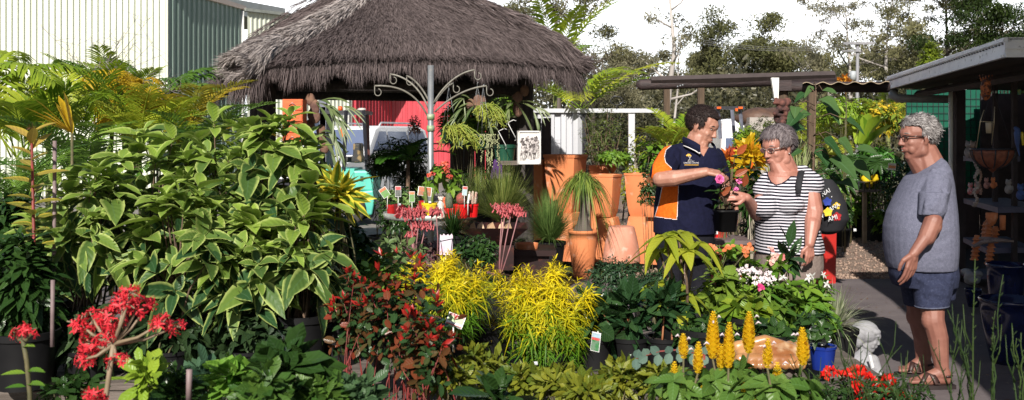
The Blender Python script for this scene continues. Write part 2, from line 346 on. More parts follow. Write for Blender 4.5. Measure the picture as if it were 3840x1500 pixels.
# ---------------------------------------------------------------- sheds
def ribwall(mb,p0,p1,z0,z1,pitch,dep=.03,nrm=None,m=0,duty=.30):
    p0=A(*p0);p1=A(*p1);L=np.linalg.norm(p1-p0);d=(p1-p0)/L;n=A(d[1],-d[0]) if nrm is None else A(*nrm)
    k=int(L/pitch); s_=[];o=[]
    for i in range(k):
        b=i*pitch; s_+= [b,b+pitch*(1-duty-.1),b+pitch*(1-duty),b+pitch*(.97)]; o+=[0,0,dep,dep]
    s_.append(k*pitch if L-k*pitch<1e-3 else L); o.append(0); s_=np.array(s_);o=np.array(o)
    P=p0+s_[:,None]*d+o[:,None]*n; q=len(P)
    v=np.vstack([np.c_[P,np.full(q,z0)],np.c_[P,np.full(q,z1)]]); i=np.arange(q-1)
    mb.add(v,np.stack([i,i+1,i+q+1,i+q],-1),m=m)
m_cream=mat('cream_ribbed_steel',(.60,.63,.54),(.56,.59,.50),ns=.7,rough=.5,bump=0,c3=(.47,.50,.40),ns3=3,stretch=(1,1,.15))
m_dkgreen=mat('shaded_grey_green_steel',(.22,.30,.26),(.18,.26,.22),ns=.8,rough=.45,stretch=(1,1,.15))  # grey green deepened so the colour carries part of the wall's shade
m_trim=mat('pinkish_cream_flashing',(.62,.50,.43),(.55,.45,.38),ns=3,rough=.5)
m_white=mat('white_painted_steel',(.75,.75,.73),(.65,.65,.63),ns=3,rough=.45)
m_galv=mat('galvanised_steel',(.30,.31,.32),(.22,.235,.25),ns=7,rough=.42,metal=.5,c3=(.30,.30,.30),ns3=25)
m_dark=mat('dark_painted_steel',(.03,.03,.04),(.02,.02,.025),rough=.4)
def green_shed():
    t=thing('storage_shed','large pale green ribbed steel shed with a darker grey green end wall on the left','shed',(-10,28,0))
    mb=MB(); ribwall(mb,(-30,26),(-8.98,26),0,5.42,.16,.06); mb.build('wall',m_cream,t,smooth=False)
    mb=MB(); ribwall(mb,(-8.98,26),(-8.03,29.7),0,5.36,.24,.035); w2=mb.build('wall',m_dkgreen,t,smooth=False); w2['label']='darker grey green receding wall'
    mb=MB(); mb.hexa([[-9.1,25.9,5.42],[-8.9,25.9,5.42],[-7.94,29.75,5.34],[-8.14,29.75,5.34]],[[-9.1,25.9,5.6],[-8.9,25.9,5.6],[-7.94,29.75,5.46],[-8.14,29.75,5.46]]); mb.build('roof_edge',m_trim,t,smooth=False)
    mb=MB(); mb.hexa([[-30,25.93,5.43],[-9.12,25.93,5.43],[-8.2,36,5.43],[-30,36,5.43]],[[-30,25.93,5.5],[-9.12,25.93,5.5],[-8.2,36,6.2],[-30,36,6.2]]); mb.build('roof',m_cream,t,smooth=False)
    mb=MB(); mb.box((-8.99,25.95,2.7),(.05,.05,5.38)); mb.build('corner_flashing',m_cream,t,smooth=False)
    mb=MB(); mb.tube([(-8.02,29.62,5.3),(-8.02,29.62,0)],.05,8); mb.box((-8.02,29.62,4.2),(.14,.12,.04)); mb.build('downpipe',m_white,t)
    t=thing('storage_shed','pale cream ribbed steel shed behind the thatched hut, with a dark gutter line','shed',(-6.5,31,0))
    mb=MB(); ribwall(mb,(-7.92,29.8),(-5.3,33),0,5.3,.16); mb.build('wall',m_cream,t,smooth=False)
    mb=MB(); mb.hexa([[-8.05,29.72,5.3],[-7.9,29.6,5.3],[-5.2,32.9,5.3],[-5.35,33.1,5.3]],[[-8.05,29.72,5.39],[-7.9,29.6,5.39],[-5.2,32.9,5.39],[-5.35,33.1,5.39]]); mb.build('gutter',mat('grey_gutter',(.25,.27,.25)),t,smooth=False)
    mb=MB(); mb.box((-6.28,31.70,2.1),(.75,.06,.5),rotz(R(50.7))); f=mb.build('window',mat('shed_window_frame',(.5,.52,.54)),t,smooth=False)
    mb=MB(); mb.box((-6.28+.03,31.70-.03,2.1),(.3,.06,.4),rotz(R(50.7))); mb.build('pane',mat('dark_window_glass',(.10,.13,.2),rough=.1),f,smooth=False)
    mb=MB(); mb.tube([(-5.40,32.80,5.2),(-5.40,32.80,0)],.045,8); mb.build('downpipe',m_white,t)
green_shed()
def red_shed():
    t=thing('red_shed','red ribbed steel shed seen under the thatch, its left wall in shade','shed',(-3,37,0))
    mr=mat('red_ribbed_steel',(.52,.055,.075),(.44,.045,.06),ns=1.2,rough=.42,c3=(.60,.10,.12),ns3=4,stretch=(1,1,.2))
    mb=MB(); ribwall(mb,(-5.3,33),(-4.42,36.7),0,4.0,.30,.05); mb.build('wall',mr,t,smooth=False)
    mb=MB(); ribwall(mb,(-4.42,36.7),(-.7,37.2),0,4.0,.19,.03); mb.build('wall',mr,t,smooth=False)
    mb=MB(); mb.hexa([[-5.3,33,4.01],[-4.42,36.6,4.01],[-.6,37.1,4.01],[-.6,42,4.01]],[[-5.3,33,4.1],[-4.42,36.6,4.1],[-.6,37.1,4.1],[-.6,42,4.1]]); mb.build('roof',mr,t,smooth=False)
red_shed()

# ---------------------------------------------------------------- thatched hut
HC=A(-1.56,11.93); HS=1.78; HT=R(20)
def hut():
    t=thing('thatched_hut','open thatched hut with a shaggy grey grass roof on dark log posts','hut',(HC[0],HC[1],0))
    Rm=rotz(HT)[:2,:2]
    cor=[Rm@A(*c)*HS for c in ((-1,-1),(1,-1),(1,1),(-1,1))]
    fs=A(0,.12,.25,.5,.75,.9,1.0)
    zs=[A(3.62,3.28,3.02,2.72,2.48,2.36,2.22),A(3.65,3.5,3.34,3.06,2.76,2.56,2.32),A(3.65,3.5,3.34,3.06,2.74,2.50,2.22),A(3.65,3.5,3.36,3.08,2.76,2.5,2.22)]
    def S(k,u,f,dz=0):
        u=np.asarray(u,float);f=np.asarray(f,float)
        za=np.interp(f,fs,zs[k]); zb=np.interp(f,fs,zs[(k+1)%4])
        sag=-.10*np.sin(np.pi*u)*0+ .10*np.sin(np.pi*u)
        z=za*(1-u)+zb*u+sag*f+dz
        p=(cor[k][None]*(1-u)[:,None]+cor[(k+1)%4][None]*u[:,None])*f[:,None]+HC
        bow=1+0.03*np.sin(np.pi*u)*f
        p=(p-HC)*bow[:,None]+HC
        return np.c_[p,z]
    base=MB(); n=24
    for k in range(4):
        U,Fv=np.meshgrid(np.linspace(0,1,n+1),np.linspace(0,1,n+1),indexing='ij')
        v=S(k,U.ravel(),Fv.ravel(),-.03); vb=v.copy(); vb[:,2]-=.09
        i=(np.arange(n)[:,None]*(n+1)+np.arange(n)[None]).ravel(); q=np.stack([i,i+n+1,i+n+2,i+1],-1)
        base.add(v,q); base.add(vb,q[:,::-1])
        e=S(k,np.linspace(0,1,n+1),np.ones(n+1),-.03); e2=e.copy(); e2[:,2]-=.09; j=np.arange(n)
        base.add(np.vstack([e,e2]),np.stack([j,j+1,j+n+2,j+n+1],-1))
    m_th0=mat('thatch_underlayer',(.05,.04,.04),(.03,.025,.025),ns=30,bump=1,bs=60,rough=1)
    base.build('roof_underlayer',m_th0,t)
    m_th=leafmat('weathered_thatch',(.050,.038,.039),(.190,.152,.150),vein=0,rough=.9,trans=0,spec=.2)
    m_thl=leafmat('pale_ridge_thatch',(.27,.235,.225),(.56,.50,.48),vein=0,rough=.9,trans=0,spec=.2)  # paler blades for the front left hip
    mb=MB()
    def rows(k,N,f0,f1,L,mbx,u0=0,u1=1,dz=(.0,.05),w=.0075,lift=.06,tint=None):
        u=rng.uniform(u0,u1,N); f=np.sqrt(rng.uniform(f0**2,f1**2,N))
        # thatch laid in overlapping courses
        P=S(k,u,f); P2=S(k,u,f+.02); D=unit(P2-P); Uv=unit(S(k,np.clip(u+.01,0,1),f)-S(k,np.clip(u-.01,0,1),f)); Nn=unit(np.cross(Uv,D)); Nn=np.where(Nn[:,2:]<0,-Nn,Nn)
        D=unit(D+Uv*rng.normal(0,.22,(N,1))+Nn*rng.normal(lift,.10,(N,1)))
        P=P+Nn*rng.uniform(*dz,(N,1))
        clump=.5+.5*np.sin(u*37+f*5+rng.normal(0,.8,N)); tt=np.clip(.15+.5*rng.random(N)+.2*clump*rng.random(N),0,1) if tint is None else tint(N)
        LL=rng.uniform(.5,1.25,N)*L
        leaves(mbx,P,D,unit(np.cross(D,rdir(N))),LL,rng.uniform(.5,1.2,N)*w,.12,K=2,prof='blade',flat=True,tint=tt)
    for k,N in ((0,52000),(3,14000),(1,9000),(2,3000)):
        rows(k,N,.04,1.0,.12,mb)
    mb.build('thatch',m_th,t)
    # hanging fringe at the eave
    mb=MB()
    for k,N in ((0,11000),(3,5000),(1,4500),(2,900)):
        u=rng.random(N); f=rng.uniform(.93,1.03,N); P=S(k,u,np.ones(N)); out=unit(np.c_[P[:,:2]-HC,np.zeros(N)])
        P=S(k,u,f,-.02); P[:,2]-=rng.uniform(0,.07,N)*(f>.97)
        ragged=1+.5*np.sin(u*53)*np.sin(u*17+k)+(np.minimum(u,1-u)<.06)*.9
        D=unit(out*rng.uniform(.05,.45,(N,1))+A(0,0,-1)+rng.normal(0,.14,(N,3)))
        leaves(mb,P,D,unit(out+rng.normal(0,.5,(N,3))),rng.uniform(.06,.17,N)*ragged,rng.uniform(.004,.009,N),.15,K=2,prof='blade',flat=True,tint=np.clip(rng.random(N)*.75,0,1))
    mb.build('thatch_fringe',m_th,t)
    # hip bundles
    for k,(N,mm,rr) in {0:(15000,m_thl,.115),1:(8000,m_th,.08),3:(1500,m_th,.07)}.items():
        hb=MB(); f=np.sqrt(rng.uniform(.01,1.03,N)); P=S(k,np.zeros(N),f,.03); D=unit(S(k,np.zeros(N),f+.02)-S(k,np.zeros(N),f)); X,Y=perp(D)
        a=rng.uniform(0,6.28,N); seg=(f*4.2)%1; rad=rr*(.85+.20*seg)
        off=(np.cos(a)*rad)[:,None]*X*1.5+(np.sin(a)*rad)[:,None]*Y
        spread=(unit(off)*(.08+.18*(seg)[:,None]))
        leaves(hb,P+off+A(0,0,.02),unit(D+spread*.9+rng.normal(0,.1,(N,3))),rdir(N),rng.uniform(.08,.24,N),rng.uniform(.005,.010,N),.12,K=2,prof='blade',flat=True,tint=np.clip(rng.random(N)*.9+.05,0,1))
        o=hb.build('hip_thatch',mm,t)
        if k==0: o['label']='pale tufted hip ridge'
        for f in (.30,.54,.78):
            b=MB()
            p=S(k,A(0),A(f),.03)[0]; a=np.linspace(0,6.28,14); dv=unit(S(k,A(0),A(f+.02),.03)[0]-p); X,Y=perp(dv[None]); 
            b.tube([p+X[0]*math.cos(x)*rr*1.15+Y[0]*math.sin(x)*rr*1.15 for x in a],.006,5); b.build('binding_cord',m_dark,o)
    m_log=mat('dark_log',(.05,.042,.040),(.025,.02,.02),ns=12,bump=.7,bs=24,rough=.9,stretch=(3,3,.5))
    for (x,y) in ((.15,11.3),(-2.55,10.35),(-3.25,12.7),(-.75,13.6)):
        mb=MB(); mb.lathe((x,y,0),[(.1,0),(.098,1),(.092,2.3)],16); mb.build('post',m_log,t)
    for a,b in (((.15,11.3),(-2.55,10.35)),((-2.55,10.35),(-3.25,12.7)),((-3.25,12.7),(-.75,13.6)),((-.75,13.6),(.15,11.3))):
        mb=MB(); mb.tube([(*a,2.12),(*b,2.12)],.075,10); mb.build('beam',m_log,t)
    for k in range(4):
        mb=MB(); p=S(k,A(0.),A(.93),-.24)[0]; mb.tube([p,(HC[0],HC[1],3.3)],.04,8); mb.build('rafter',m_log,t)
    for k in range(4):
        for u in (.25,.5,.75):
            mb=MB(); p=S(k,A(u),A(.93),-.22)[0]; mb.tube([p,(HC[0]+(p[0]-HC[0])*.15,HC[1]+(p[1]-HC[1])*.15,3.15)],.028,6); mb.build('rafter',m_log,t)
hut()
m_board=mat('dark_weathered_board',(.065,.048,.040),(.035,.026,.022),ns=10,bump=.6,bs=20,rough=.9,stretch=(4,4,.4))
def slat_wall():
    t=thing('board_screen','dark vertical board screen standing behind the hanging baskets','screen',(-.3,12.6,0))
    mb=MB(); x=-.75
    while x<.45:
        w_=rng.uniform(.12,.16); mb.box((x+w_/2,12.75+rng.uniform(-.006,.006),.9+rng.uniform(-.02,.02)),(w_-.008,.025,1.82)); x+=w_
    mb.build('boards',m_board,t,smooth=False)
    for z in (.35,1.5):
        mb=MB(); mb.box((-.15,12.70,z),(1.16,.035,.09)); mb.build('rail',m_board,t,smooth=False)
slat_wall()

# ---------------------------------------------------------------- steel fence
def fence():
    t=thing('steel_fence','silver corrugated steel fence panel behind the terracotta planters','fence',(.7,13.6,0))
    mz=mat('zincalume_sheet',(.55,.56,.60),(.47,.48,.52),ns=2,rough=.45,metal=.3,stretch=(3,3,.3))
    mb=MB(); ribwall(mb,(.1,13.6),(1.0,13.6),.05,1.9,.16,.045,duty=.42); mb.build('panel',mz,t,smooth=False)
    mb=MB(); mb.box((1.0,13.56,1.925),(1.95,.09,.055)); mb.build('top_rail',mz,t,smooth=False)
    for px in (2190,2368):
        mb=MB(); x=(px-1920)/F*13.5; mb.box((x,13.5,.94),(.05 if px<2300 else .085,.06,1.88)); mb.build('post',mz if px>2300 else m_dark,t,smooth=False)
    mb=MB(); mb.tube([(1.42+.085*math.cos(a),13.5,2.06+.06*math.sin(a)) for a in np.linspace(0,6.28,14)],.006,5); mb.tube([(1.42,13.5,1.95),(1.42,13.5,2.0)],.006,5); mb.build('wire_loop',m_dark,t)
fence()

# ---------------------------------------------------------------- log pergolas
m_beam=mat('dark_stained_log',(.050,.032,.032),(.025,.017,.018),ns=6,bump=.6,bs=22,rough=.7,stretch=(.6,5,5))
m_post=mat('brown_timber_post',(.10,.065,.04),(.06,.04,.025),ns=10,bump=.4,rough=.85,stretch=(5,5,.5))
def pergola():
    d=12.0
    t=thing('log_pergola','dark log beam laid across thin timber posts, long and level','pergola',W(2760,1000,d)*A(1,1,0))
    mb=MB(); p=[W(2386,316,d),W(2400,318,d),W(2700,308,d+.15),W(3130,300,d+.3)]; mb.tube(p,[.03,.066,.068,.066],14); mb.build('log_beam',m_beam,t)
    mb=MB(); p=[W(2440,302,d-.03),W(3128,281,d+.25)]; mb.tube(p,[.05,.05],4); mb.build('roof_sheet_edge',mat('weathered_grey_edge',(.065,.05,.048)),t,smooth=False)
    for px,dd in ((2500,d+.8),(2628,d-.0)):
        q=W(px,330,dd); mb=MB(); mb.box((q[0],dd,q[2]/2),(.075,.075,q[2])); mb.build('post',m_post,t,smooth=False)
    q=W(3050,300,d+.3); mb=MB(); mb.box((q[0],q[1]+.1,q[2]/2),(.08,.08,q[2]-.05)); mb.build('post',m_post,t,smooth=False)
    mb=MB()
    for px in (2541,2551,2560): 
        c=W(px,322-(px-2550)*.3,d-.1); mb.ell(c,(.012,.012,.012),None,8,5)
    mb.build('bolt',m_galv,t)
    d=9.8
    t=thing('log_pergola','shorter pergola, wavy roofing sheet laid on a dark beam by the shop','pergola',W(3100,1000,d)*A(1,1,0))
    mb=MB(); mb.tube([W(2918,325,d),W(3330,327,d+.1)],[.05,.055],12); mb.build('log_beam',m_beam,t)
    mb=MB(); xs=np.linspace(3010,3335,60); zoff=.012*np.sin(np.linspace(0,34,60)); 
    v=np.vstack([[W(x,312-(x-3010)*.012,d-.12)+A(0,0,z) for x,z in zip(xs,zoff)],[W(x,306,d)*A((d+1.4)/d,(d+1.4)/d,1)+A(0,0,z+.02) for x,z in zip(xs,zoff)]]); i=np.arange(59)
    v2=v.copy(); v2[:,2]-=.006; mb.add(v,np.stack([i,i+1,i+61,i+60],-1)); mb.add(v2,np.stack([i+60,i+61,i+1,i],-1)); mb.add(np.vstack([v[:60],v2[:60]]),np.stack([i+60,i+61,i+1,i],-1))
    mb.build('roofing_sheet',mat('tan_roofing_sheet',(.42,.33,.22),(.3,.24,.17)),t)
    q=W(2935,330,d); mb=MB(); mb.lathe((q[0],d,0),[(.055,0),(.055,q[2]-.03)],12); mb.build('post',m_post,t)
    mb=MB(); mb.box(W(2935,322,d-.03),(.13,.16,.10)); mb.build('bracket',m_beam,t,smooth=False)
    mb=MB(); c=W(2906,330,d-.1); mb.hexa([c+A(-.005,-.02,-.13),c+A(.03,-.02,-.13),c+A(.03,.02,-.13),c+A(-.005,.02,-.13)],[c+A(-.04,-.02,.1),c+A(.035,-.02,.1),c+A(.035,.02,.1),c+A(-.04,.02,.1)]); mb.build('white_strap',m_white,t,smooth=False)
    t=thing('carved_totem','reddish brown carved driftwood block fixed to the pergola post','ornament',W(2935,400,d-.15)); 
    mb=MB(); c=W(2935,408,d-.12)
    for k in range(26): mb.ell(c+A(rng.normal(0,.035),rng.normal(0,.02),rng.uniform(-.16,.1)),(rng.uniform(.02,.05),.03,rng.uniform(.015,.04)),rotz(rng.random()),8,5)
    mb.build('driftwood',mat('red_brown_wood',(.16,.06,.045),(.04,.02,.02),ns=14,bump=.8,rough=.9),t,remesh=.008,sm_it=1)
pergola()

# ---------------------------------------------------------------- shop on the right
m_fascia=mat('weathered_grey_fascia',(.84,.85,.90),(.70,.71,.78),ns=5,rough=.5,c3=(.26,.26,.28),ns3=14,amt3=(.62,.72),stretch=(1,1,1.6))
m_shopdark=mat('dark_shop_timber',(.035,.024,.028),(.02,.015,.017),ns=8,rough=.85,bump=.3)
m_shelf=mat('blue_grey_shelf_board',(.085,.085,.15),(.06,.06,.11),ns=8,rough=.6)
def shop():
    t=thing('garden_shop','low open fronted garden shop with a grey folded metal roof edge, dark inside','shop',(5,9,0))
    far=A(4.63,12.3); near=A(3.57,7.21); e=A(9,7.0); e2=A(9,14)
    z0,z1=2.15,2.295
    mb=MB(); mb.hexa([[*near,z1-.02],[*e,z1-.02],[*e2,z1-.02],[*far,z1-.02]],[[*near,z1],[*e,z1],[*e2,z1+.5],[*far,z1+.02]]); mb.build('roof',m_fascia,t,smooth=False)
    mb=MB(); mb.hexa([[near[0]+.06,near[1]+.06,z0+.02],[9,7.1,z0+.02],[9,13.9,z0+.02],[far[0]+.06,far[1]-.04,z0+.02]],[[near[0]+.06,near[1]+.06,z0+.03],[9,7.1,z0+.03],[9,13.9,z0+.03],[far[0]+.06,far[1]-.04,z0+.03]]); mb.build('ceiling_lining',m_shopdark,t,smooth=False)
    d=unit(far-near); nn=A(-d[1],d[0]); b=near; 
    def bar(p,q,za,zb,off,th,mbx):
        dd=unit(q-p); n2=A(dd[1],-dd[0])*-1
        o0=p+n2*off; o1=q+n2*off; mbx.hexa([[*(o0),za],[*(o1),za],[*(o1-n2*th),za],[*(o0-n2*th),za]],[[*(o0),zb],[*(o1),zb],[*(o1-n2*th),zb],[*(o0-n2*th),zb]])
    mb=MB(); bar(near,far,z0,z1-.004,0,.02,mb); bar(near,far,z0,z0+.022,.014,.014,mb); bar(near,far,z1-.03,z1-.002,.012,.012,mb)
    mb.build('fascia',m_fascia,t,smooth=False)
    mb=MB(); bar(e,near,z0,z1-.004,0,.02,mb); bar(e,near,z0+.06,z0+.07,.01,.01,mb); bar(e,near,z0,z0+.022,.014,.014,mb); mb.build('fascia',m_fascia,t,smooth=False)
    rv=None
    for i in range(58):
        p=near+(far-near)*(i+.5)/58+nn*.001*0; o=A(-d[1],d[0])*.006; 
        if rv is None: mb=MB(); mb.box((p[0]+o[0],p[1]+o[1],z1-.045),(.012,.022,.012)); rv=mb.build('rivet',m_dark,t,smooth=False); p0_=p
        else: r2=rv.copy(); COL.objects.link(r2); r2.parent=t; r2.location=rv.location+Vector((p[0]-p0_[0],p[1]-p0_[1],0))
    # gutter elbow and pipe
    mb=MB(); a=W(3350,340,12.15); mb.tube([a,W(3348,356,12.12),W(3368,369,12.1),W(3560,372,12.0)],[.06,.06,.05,.048],12); mb.build('downpipe',mat('grey_plastic_pipe',(.30,.31,.33),rough=.4),t)
    mb=MB(); q=W(3572,300,10.75); mb.box((q[0]-.02,10.75,1.07),(.03,.04,2.15)); mb.build('corner_pipe',m_white,t)
    for (px,dd,w_) in ((3596,10.8,.10),):
        x=(px-1920)/F*dd; mb=MB(); mb.box((x,dd,1.07),(w_,w_,2.16)); mb.build('post',m_shopdark,t,smooth=False)
    mb=MB(); p=A(4.62,10.75); q=A(4.05,7.3)
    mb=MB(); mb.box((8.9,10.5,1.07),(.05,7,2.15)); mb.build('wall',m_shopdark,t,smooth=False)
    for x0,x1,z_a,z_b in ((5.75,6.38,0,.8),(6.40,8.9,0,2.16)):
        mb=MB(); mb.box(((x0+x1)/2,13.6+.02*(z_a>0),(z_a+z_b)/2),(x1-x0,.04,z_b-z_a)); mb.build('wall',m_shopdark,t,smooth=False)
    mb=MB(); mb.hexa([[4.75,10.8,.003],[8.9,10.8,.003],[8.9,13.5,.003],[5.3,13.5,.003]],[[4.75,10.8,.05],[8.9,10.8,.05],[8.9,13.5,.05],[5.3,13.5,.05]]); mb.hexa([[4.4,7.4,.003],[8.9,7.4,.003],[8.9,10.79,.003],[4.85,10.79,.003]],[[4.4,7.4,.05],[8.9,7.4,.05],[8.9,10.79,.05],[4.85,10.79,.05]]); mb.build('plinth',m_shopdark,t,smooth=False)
    for z in (2.07,):
        mb=MB(); mb.tube([(4.72,11.6,z),(4.05,7.6,z)],.04,4); mb.build('beam',m_shopdark,t,smooth=False)
shop()
def shade_mesh():
    t=thing('shade_cloth_panel','green shade cloth panel on a square wire grid beside the shop','shade cloth',W(3560,1200,13.9)*A(1,1,0))
    mb=MB(); a=W(3400,340,13.9); b=W(3790,560,13.9); mb.box(((a[0]+b[0])/2,13.93,1.35),(b[0]-a[0],.012,1.75)); mb.build('cloth',mat('green_shade_cloth',(.008,.17,.10),(.006,.11,.07),ns=3,rough=.8,trans=.4),t,smooth=False)
    mb=MB()
    for x in np.arange(a[0],b[0],.075): mb.box((x,13.91,1.35),(.006,.006,1.75))
    for z in np.arange(.5,2.2,.1): mb.box(((a[0]+b[0])/2,13.905,z),(b[0]-a[0],.006,.006))
    mb.build('wire_grid',m_dark,t,smooth=False)
shade_mesh()
# awning added out of view to keep the sun off the shop
def sunblocker():
    t=thing('added_sunblocker','flat roofed awning added out of view to shade the shop','sunblocker',(2,4,0))
    def slab(z,pts,c):
        mb=MB(); n=len(pts); lo=[(x,y,z) for x,y in pts]; hi=[(x,y,z+.05) for x,y in pts]
        v=np.array(lo+hi+[(*c,z),(*c,z+.05)]); q=[[i,(i+1)%n,n+(i+1)%n,n+i] for i in range(n)]
        tr=[[2*n,(i+1)%n,i] for i in range(n)]+[[2*n+1,n+i,n+(i+1)%n] for i in range(n)]
        mb.add(v,q,tr); mb.build('blocker_sheet',mat('sunblocker_sheet',(.25,.25,.25)),t,smooth=False)
    slab(3.0,[(1.5,-2.5),(1.9,1.0),(2.5,3.8),(2.75,5.0),(2.9,6.1),(3.0,6.9),(8,6.9),(8,-2.5)],(5,2))
    for x,y in ((1.7,-2.3),(4.3,-2.3),(7.8,-2.3)):
        mb=MB(); mb.box((x,y,1.49),(.09,.09,2.98)); mb.build('post',m_post,t,smooth=False)
sunblocker()

def litter():
    mb=MB(); n=520; x=rng.uniform(1.7,4.6,n); y=rng.uniform(4.6,10.8,n); D=rdir(n)*A(1,1,.15); leaves(mb,np.c_[x,y,np.full(n,.014)],D,A(0,0,1)+rdir(n)*.25,rng.uniform(.012,.045,n),rng.uniform(.008,.018,n),0,K=2,prof='lance')
    o=mb.build('fallen_leaves',leafmat('dry_leaf',(.20,.11,.05),(.07,.045,.03),vein=0,trans=0)); tag(o,kind='stuff')
litter()
# ================================================================ TREES AND BACKGROUND GREENERY
L_GUM=leafmat('gum_leaves',(.075,.080,.040),(.23,.22,.11),vein=0,trans=.3,rough=.7,spec=.12)  # gum leaf colours paled and dulled to stand in for distance haze
L_GUM2=leafmat('grey_gum_leaves',(.12,.12,.075),(.26,.24,.15),vein=0,trans=.3,rough=.7,spec=.12)
L_DARKW=leafmat('dark_bush_leaves',(0.014,0.030,0.007),(0.049,0.077,0.018),vein=0,trans=.3)
M_BARK=mat('pale_gum_bark',(.42,.39,.37),(.27,.245,.23),ns=2.5,amt=(.4,.7),rough=.8,c3=(.22,.19,.17),ns3=6,amt3=(.6,.7),stretch=(1,1,.3))
M_BARK2=mat('grey_brown_bark',(.12,.10,.085),(.07,.055,.045),ns=3,rough=.9,bump=.5,stretch=(1,1,.3))
PROF['diam']=lambda t: np.where((t>0.01)&(t<.99),1,.55)
def limb_tree(t, base, H, spread, th, lm, bark, n1=5, n2=3, clump=1.1, nleaf=90, ls=.22, crown0=.45, lean=(0,0), flat=.7, seed=1, bare=0.0):
    r_=np.random.default_rng(seed); base=A(*base); mb=MB(); ends=[]
    top=base+A(lean[0],lean[1],H*.9)
    P=[base, base*.7+top*.3+A(*r_.normal(0,.012*H,2),0), base*.35+top*.65+A(*r_.normal(0,.025*H,2),0), top]
    mb.tube(P,[th,th*.8,th*.5,th*.15],8)
    Pa=np.array(P)
    for i in range(n1):
        f=crown0+(1-crown0)*(i+.3)/n1; k=min(2,int(f*3)); b=Pa[k]+(Pa[k+1]-Pa[k])*(f*3-k)
        a=i*2.4+r_.normal(0,.4); L=spread*(1.15-.55*(f-crown0)/(1-crown0))*r_.uniform(.7,1.1)
        e=b+A(math.cos(a)*L,math.sin(a)*L*.8,L*r_.uniform(.45,.95)); m_=b*.5+e*.5+A(0,0,-.05*L)+r_.normal(0,.04*L,3)
        rr=th*.45*(1-f*.5); mb.tube([b,m_,e],[rr,rr*.65,rr*.2],6); ends.append(e)
        for j in range(n2):
            g=r_.uniform(.35,.95); bb=m_*(1-g)+e*g; ee=bb+unit(r_.normal(size=3)*A(1,1,.7)+A(0,0,.35))*L*r_.uniform(.3,.6); mb.tube([bb,(bb+ee)/2+r_.normal(0,.03*L,3),ee],[rr*.4,rr*.25,rr*.1],4); ends.append(ee)
    ends.append(top); mb.build('trunk',bark,t)
    lb=MB(); ends=np.array(ends); keep=r_.random(len(ends))>=bare; ends=ends[keep]
    B=[];TT=[]
    for e in ends:
        s_=clump*.88*r_.uniform(.55,1.25); n=int(nleaf*r_.uniform(1.4,2.8)); u=unit(r_.normal(size=(n,3)))*r_.random((n,1))**.45
        B.append(e+u*A(s_,s_,s_*flat)); TT.append(np.clip(r_.uniform(.0,.6)+r_.random(n)*.4,0,1))
    B=np.vstack(B); n=len(B); D=unit(r_.normal(size=(n,3))+A(0,0,-.5))
    leaves(lb,B,D,unit(r_.normal(size=(n,3))+A(0,0,.6)),ls*r_.uniform(.5,1.05,n),ls*r_.uniform(.3,.5,n),0,K=1,prof='diam',flat=True,tint=np.concatenate(TT))
    lb.build('crown',lm,t)
def gtree(px,d,ytop,label,spread,lm=L_GUM,bark=M_BARK2,th=None,group='gum trees beyond the yard',cat='tree',name='gum_tree',z0=None,**k):
    x=(px-1920)/F*d; z0=0 if z0 is None else z0; H=EYE-(ytop-510)/F*d - z0
    t=thing(name,label,cat,(x,d,z0),group); limb_tree(t,(x,d,z0),H,spread,th or H*.02,lm,bark,**k); return t
gtree(2080,34,-60,'open gum tree rising behind the right slope of the thatched roof',2.1,seed=3,n1=8,n2=4,clump=.62,nleaf=90,ls=.14,crown0=.5)
gtree(2230,40,150,'low grey gum tree filling the gap right of the yellow palm',2.0,L_GUM2,seed=5,n1=6,n2=3,clump=.7,nleaf=120,ls=.16,crown0=.3)
gtree(2492,32,-160,'tall pale trunked gum tree with thin upright limbs behind the log beam',1.25,L_GUM2,M_BARK,th=.14,seed=11,n1=7,n2=3,clump=.40,nleaf=22,ls=.14,crown0=.42,lean=(.12,0),bare=.25)
gtree(2515,33,60,'slimmer pale gum stem leaning beside the tallest white trunk',.9,L_GUM2,M_BARK,th=.06,seed=12,n1=4,n2=2,clump=.35,nleaf=20,ls=.14,crown0=.5,lean=(.25,0),bare=.3)
gtree(2420,60,255,'grey green gum tree right of the palms, crown above the steel fence',2.6,L_GUM2,seed=6,n1=8,n2=3,clump=1.1,nleaf=150,ls=.24,crown0=.2)
gtree(2640,70,225,'olive gum tree between the white trunk and the broad dark crown',2.8,L_GUM,seed=7,n1=8,n2=3,clump=1.2,nleaf=150,ls=.26,crown0=.2)
gtree(2800,62,128,'broad dark domed gum tree, the roundest crown above the log beam',3.3,leafmat('olive_gum_leaves',(.055,.065,.030),(.19,.19,.08),vein=0,trans=.25,rough=.7,spec=.12),seed=8,n1=11,n2=4,clump=1.25,nleaf=200,ls=.24,crown0=.25)
gtree(2700,66,190,'olive shoulder tree leaning on the left of the broad dark crown',2.4,L_GUM,seed=18,n1=8,n2=3,clump=1.1,nleaf=170,ls=.24,crown0=.2)
gtree(2960,74,200,'pale grey green gum tree right of the broad dark crown',3.0,L_GUM2,seed=9,n1=9,n2=3,clump=1.3,nleaf=150,ls=.28,crown0=.2)
gtree(3070,80,215,'olive gum tree left of the power pole',3.0,L_GUM,seed=10,n1=8,n2=3,clump=1.3,nleaf=150,ls=.28,crown0=.2)
gtree(3170,48,-40,'tall sparse gum tree with many fine pale stems behind the power pole',3.2,L_GUM2,M_BARK,th=.14,seed=13,n1=9,n2=5,clump=.62,nleaf=42,ls=.17,crown0=.3,flat=.6)
gtree(3330,46,-20,'tall sparse gum tree forking right of the power pole',3.0,L_GUM,M_BARK,th=.14,seed=14,n1=9,n2=5,clump=.66,nleaf=55,ls=.17,crown0=.35,flat=.6)
gtree(3290,60,230,'dense olive gum tree behind the power pole, at shop roof height',3.0,L_GUM,seed=15,n1=9,n2=3,clump=1.2,nleaf=170,ls=.24,crown0=.2)
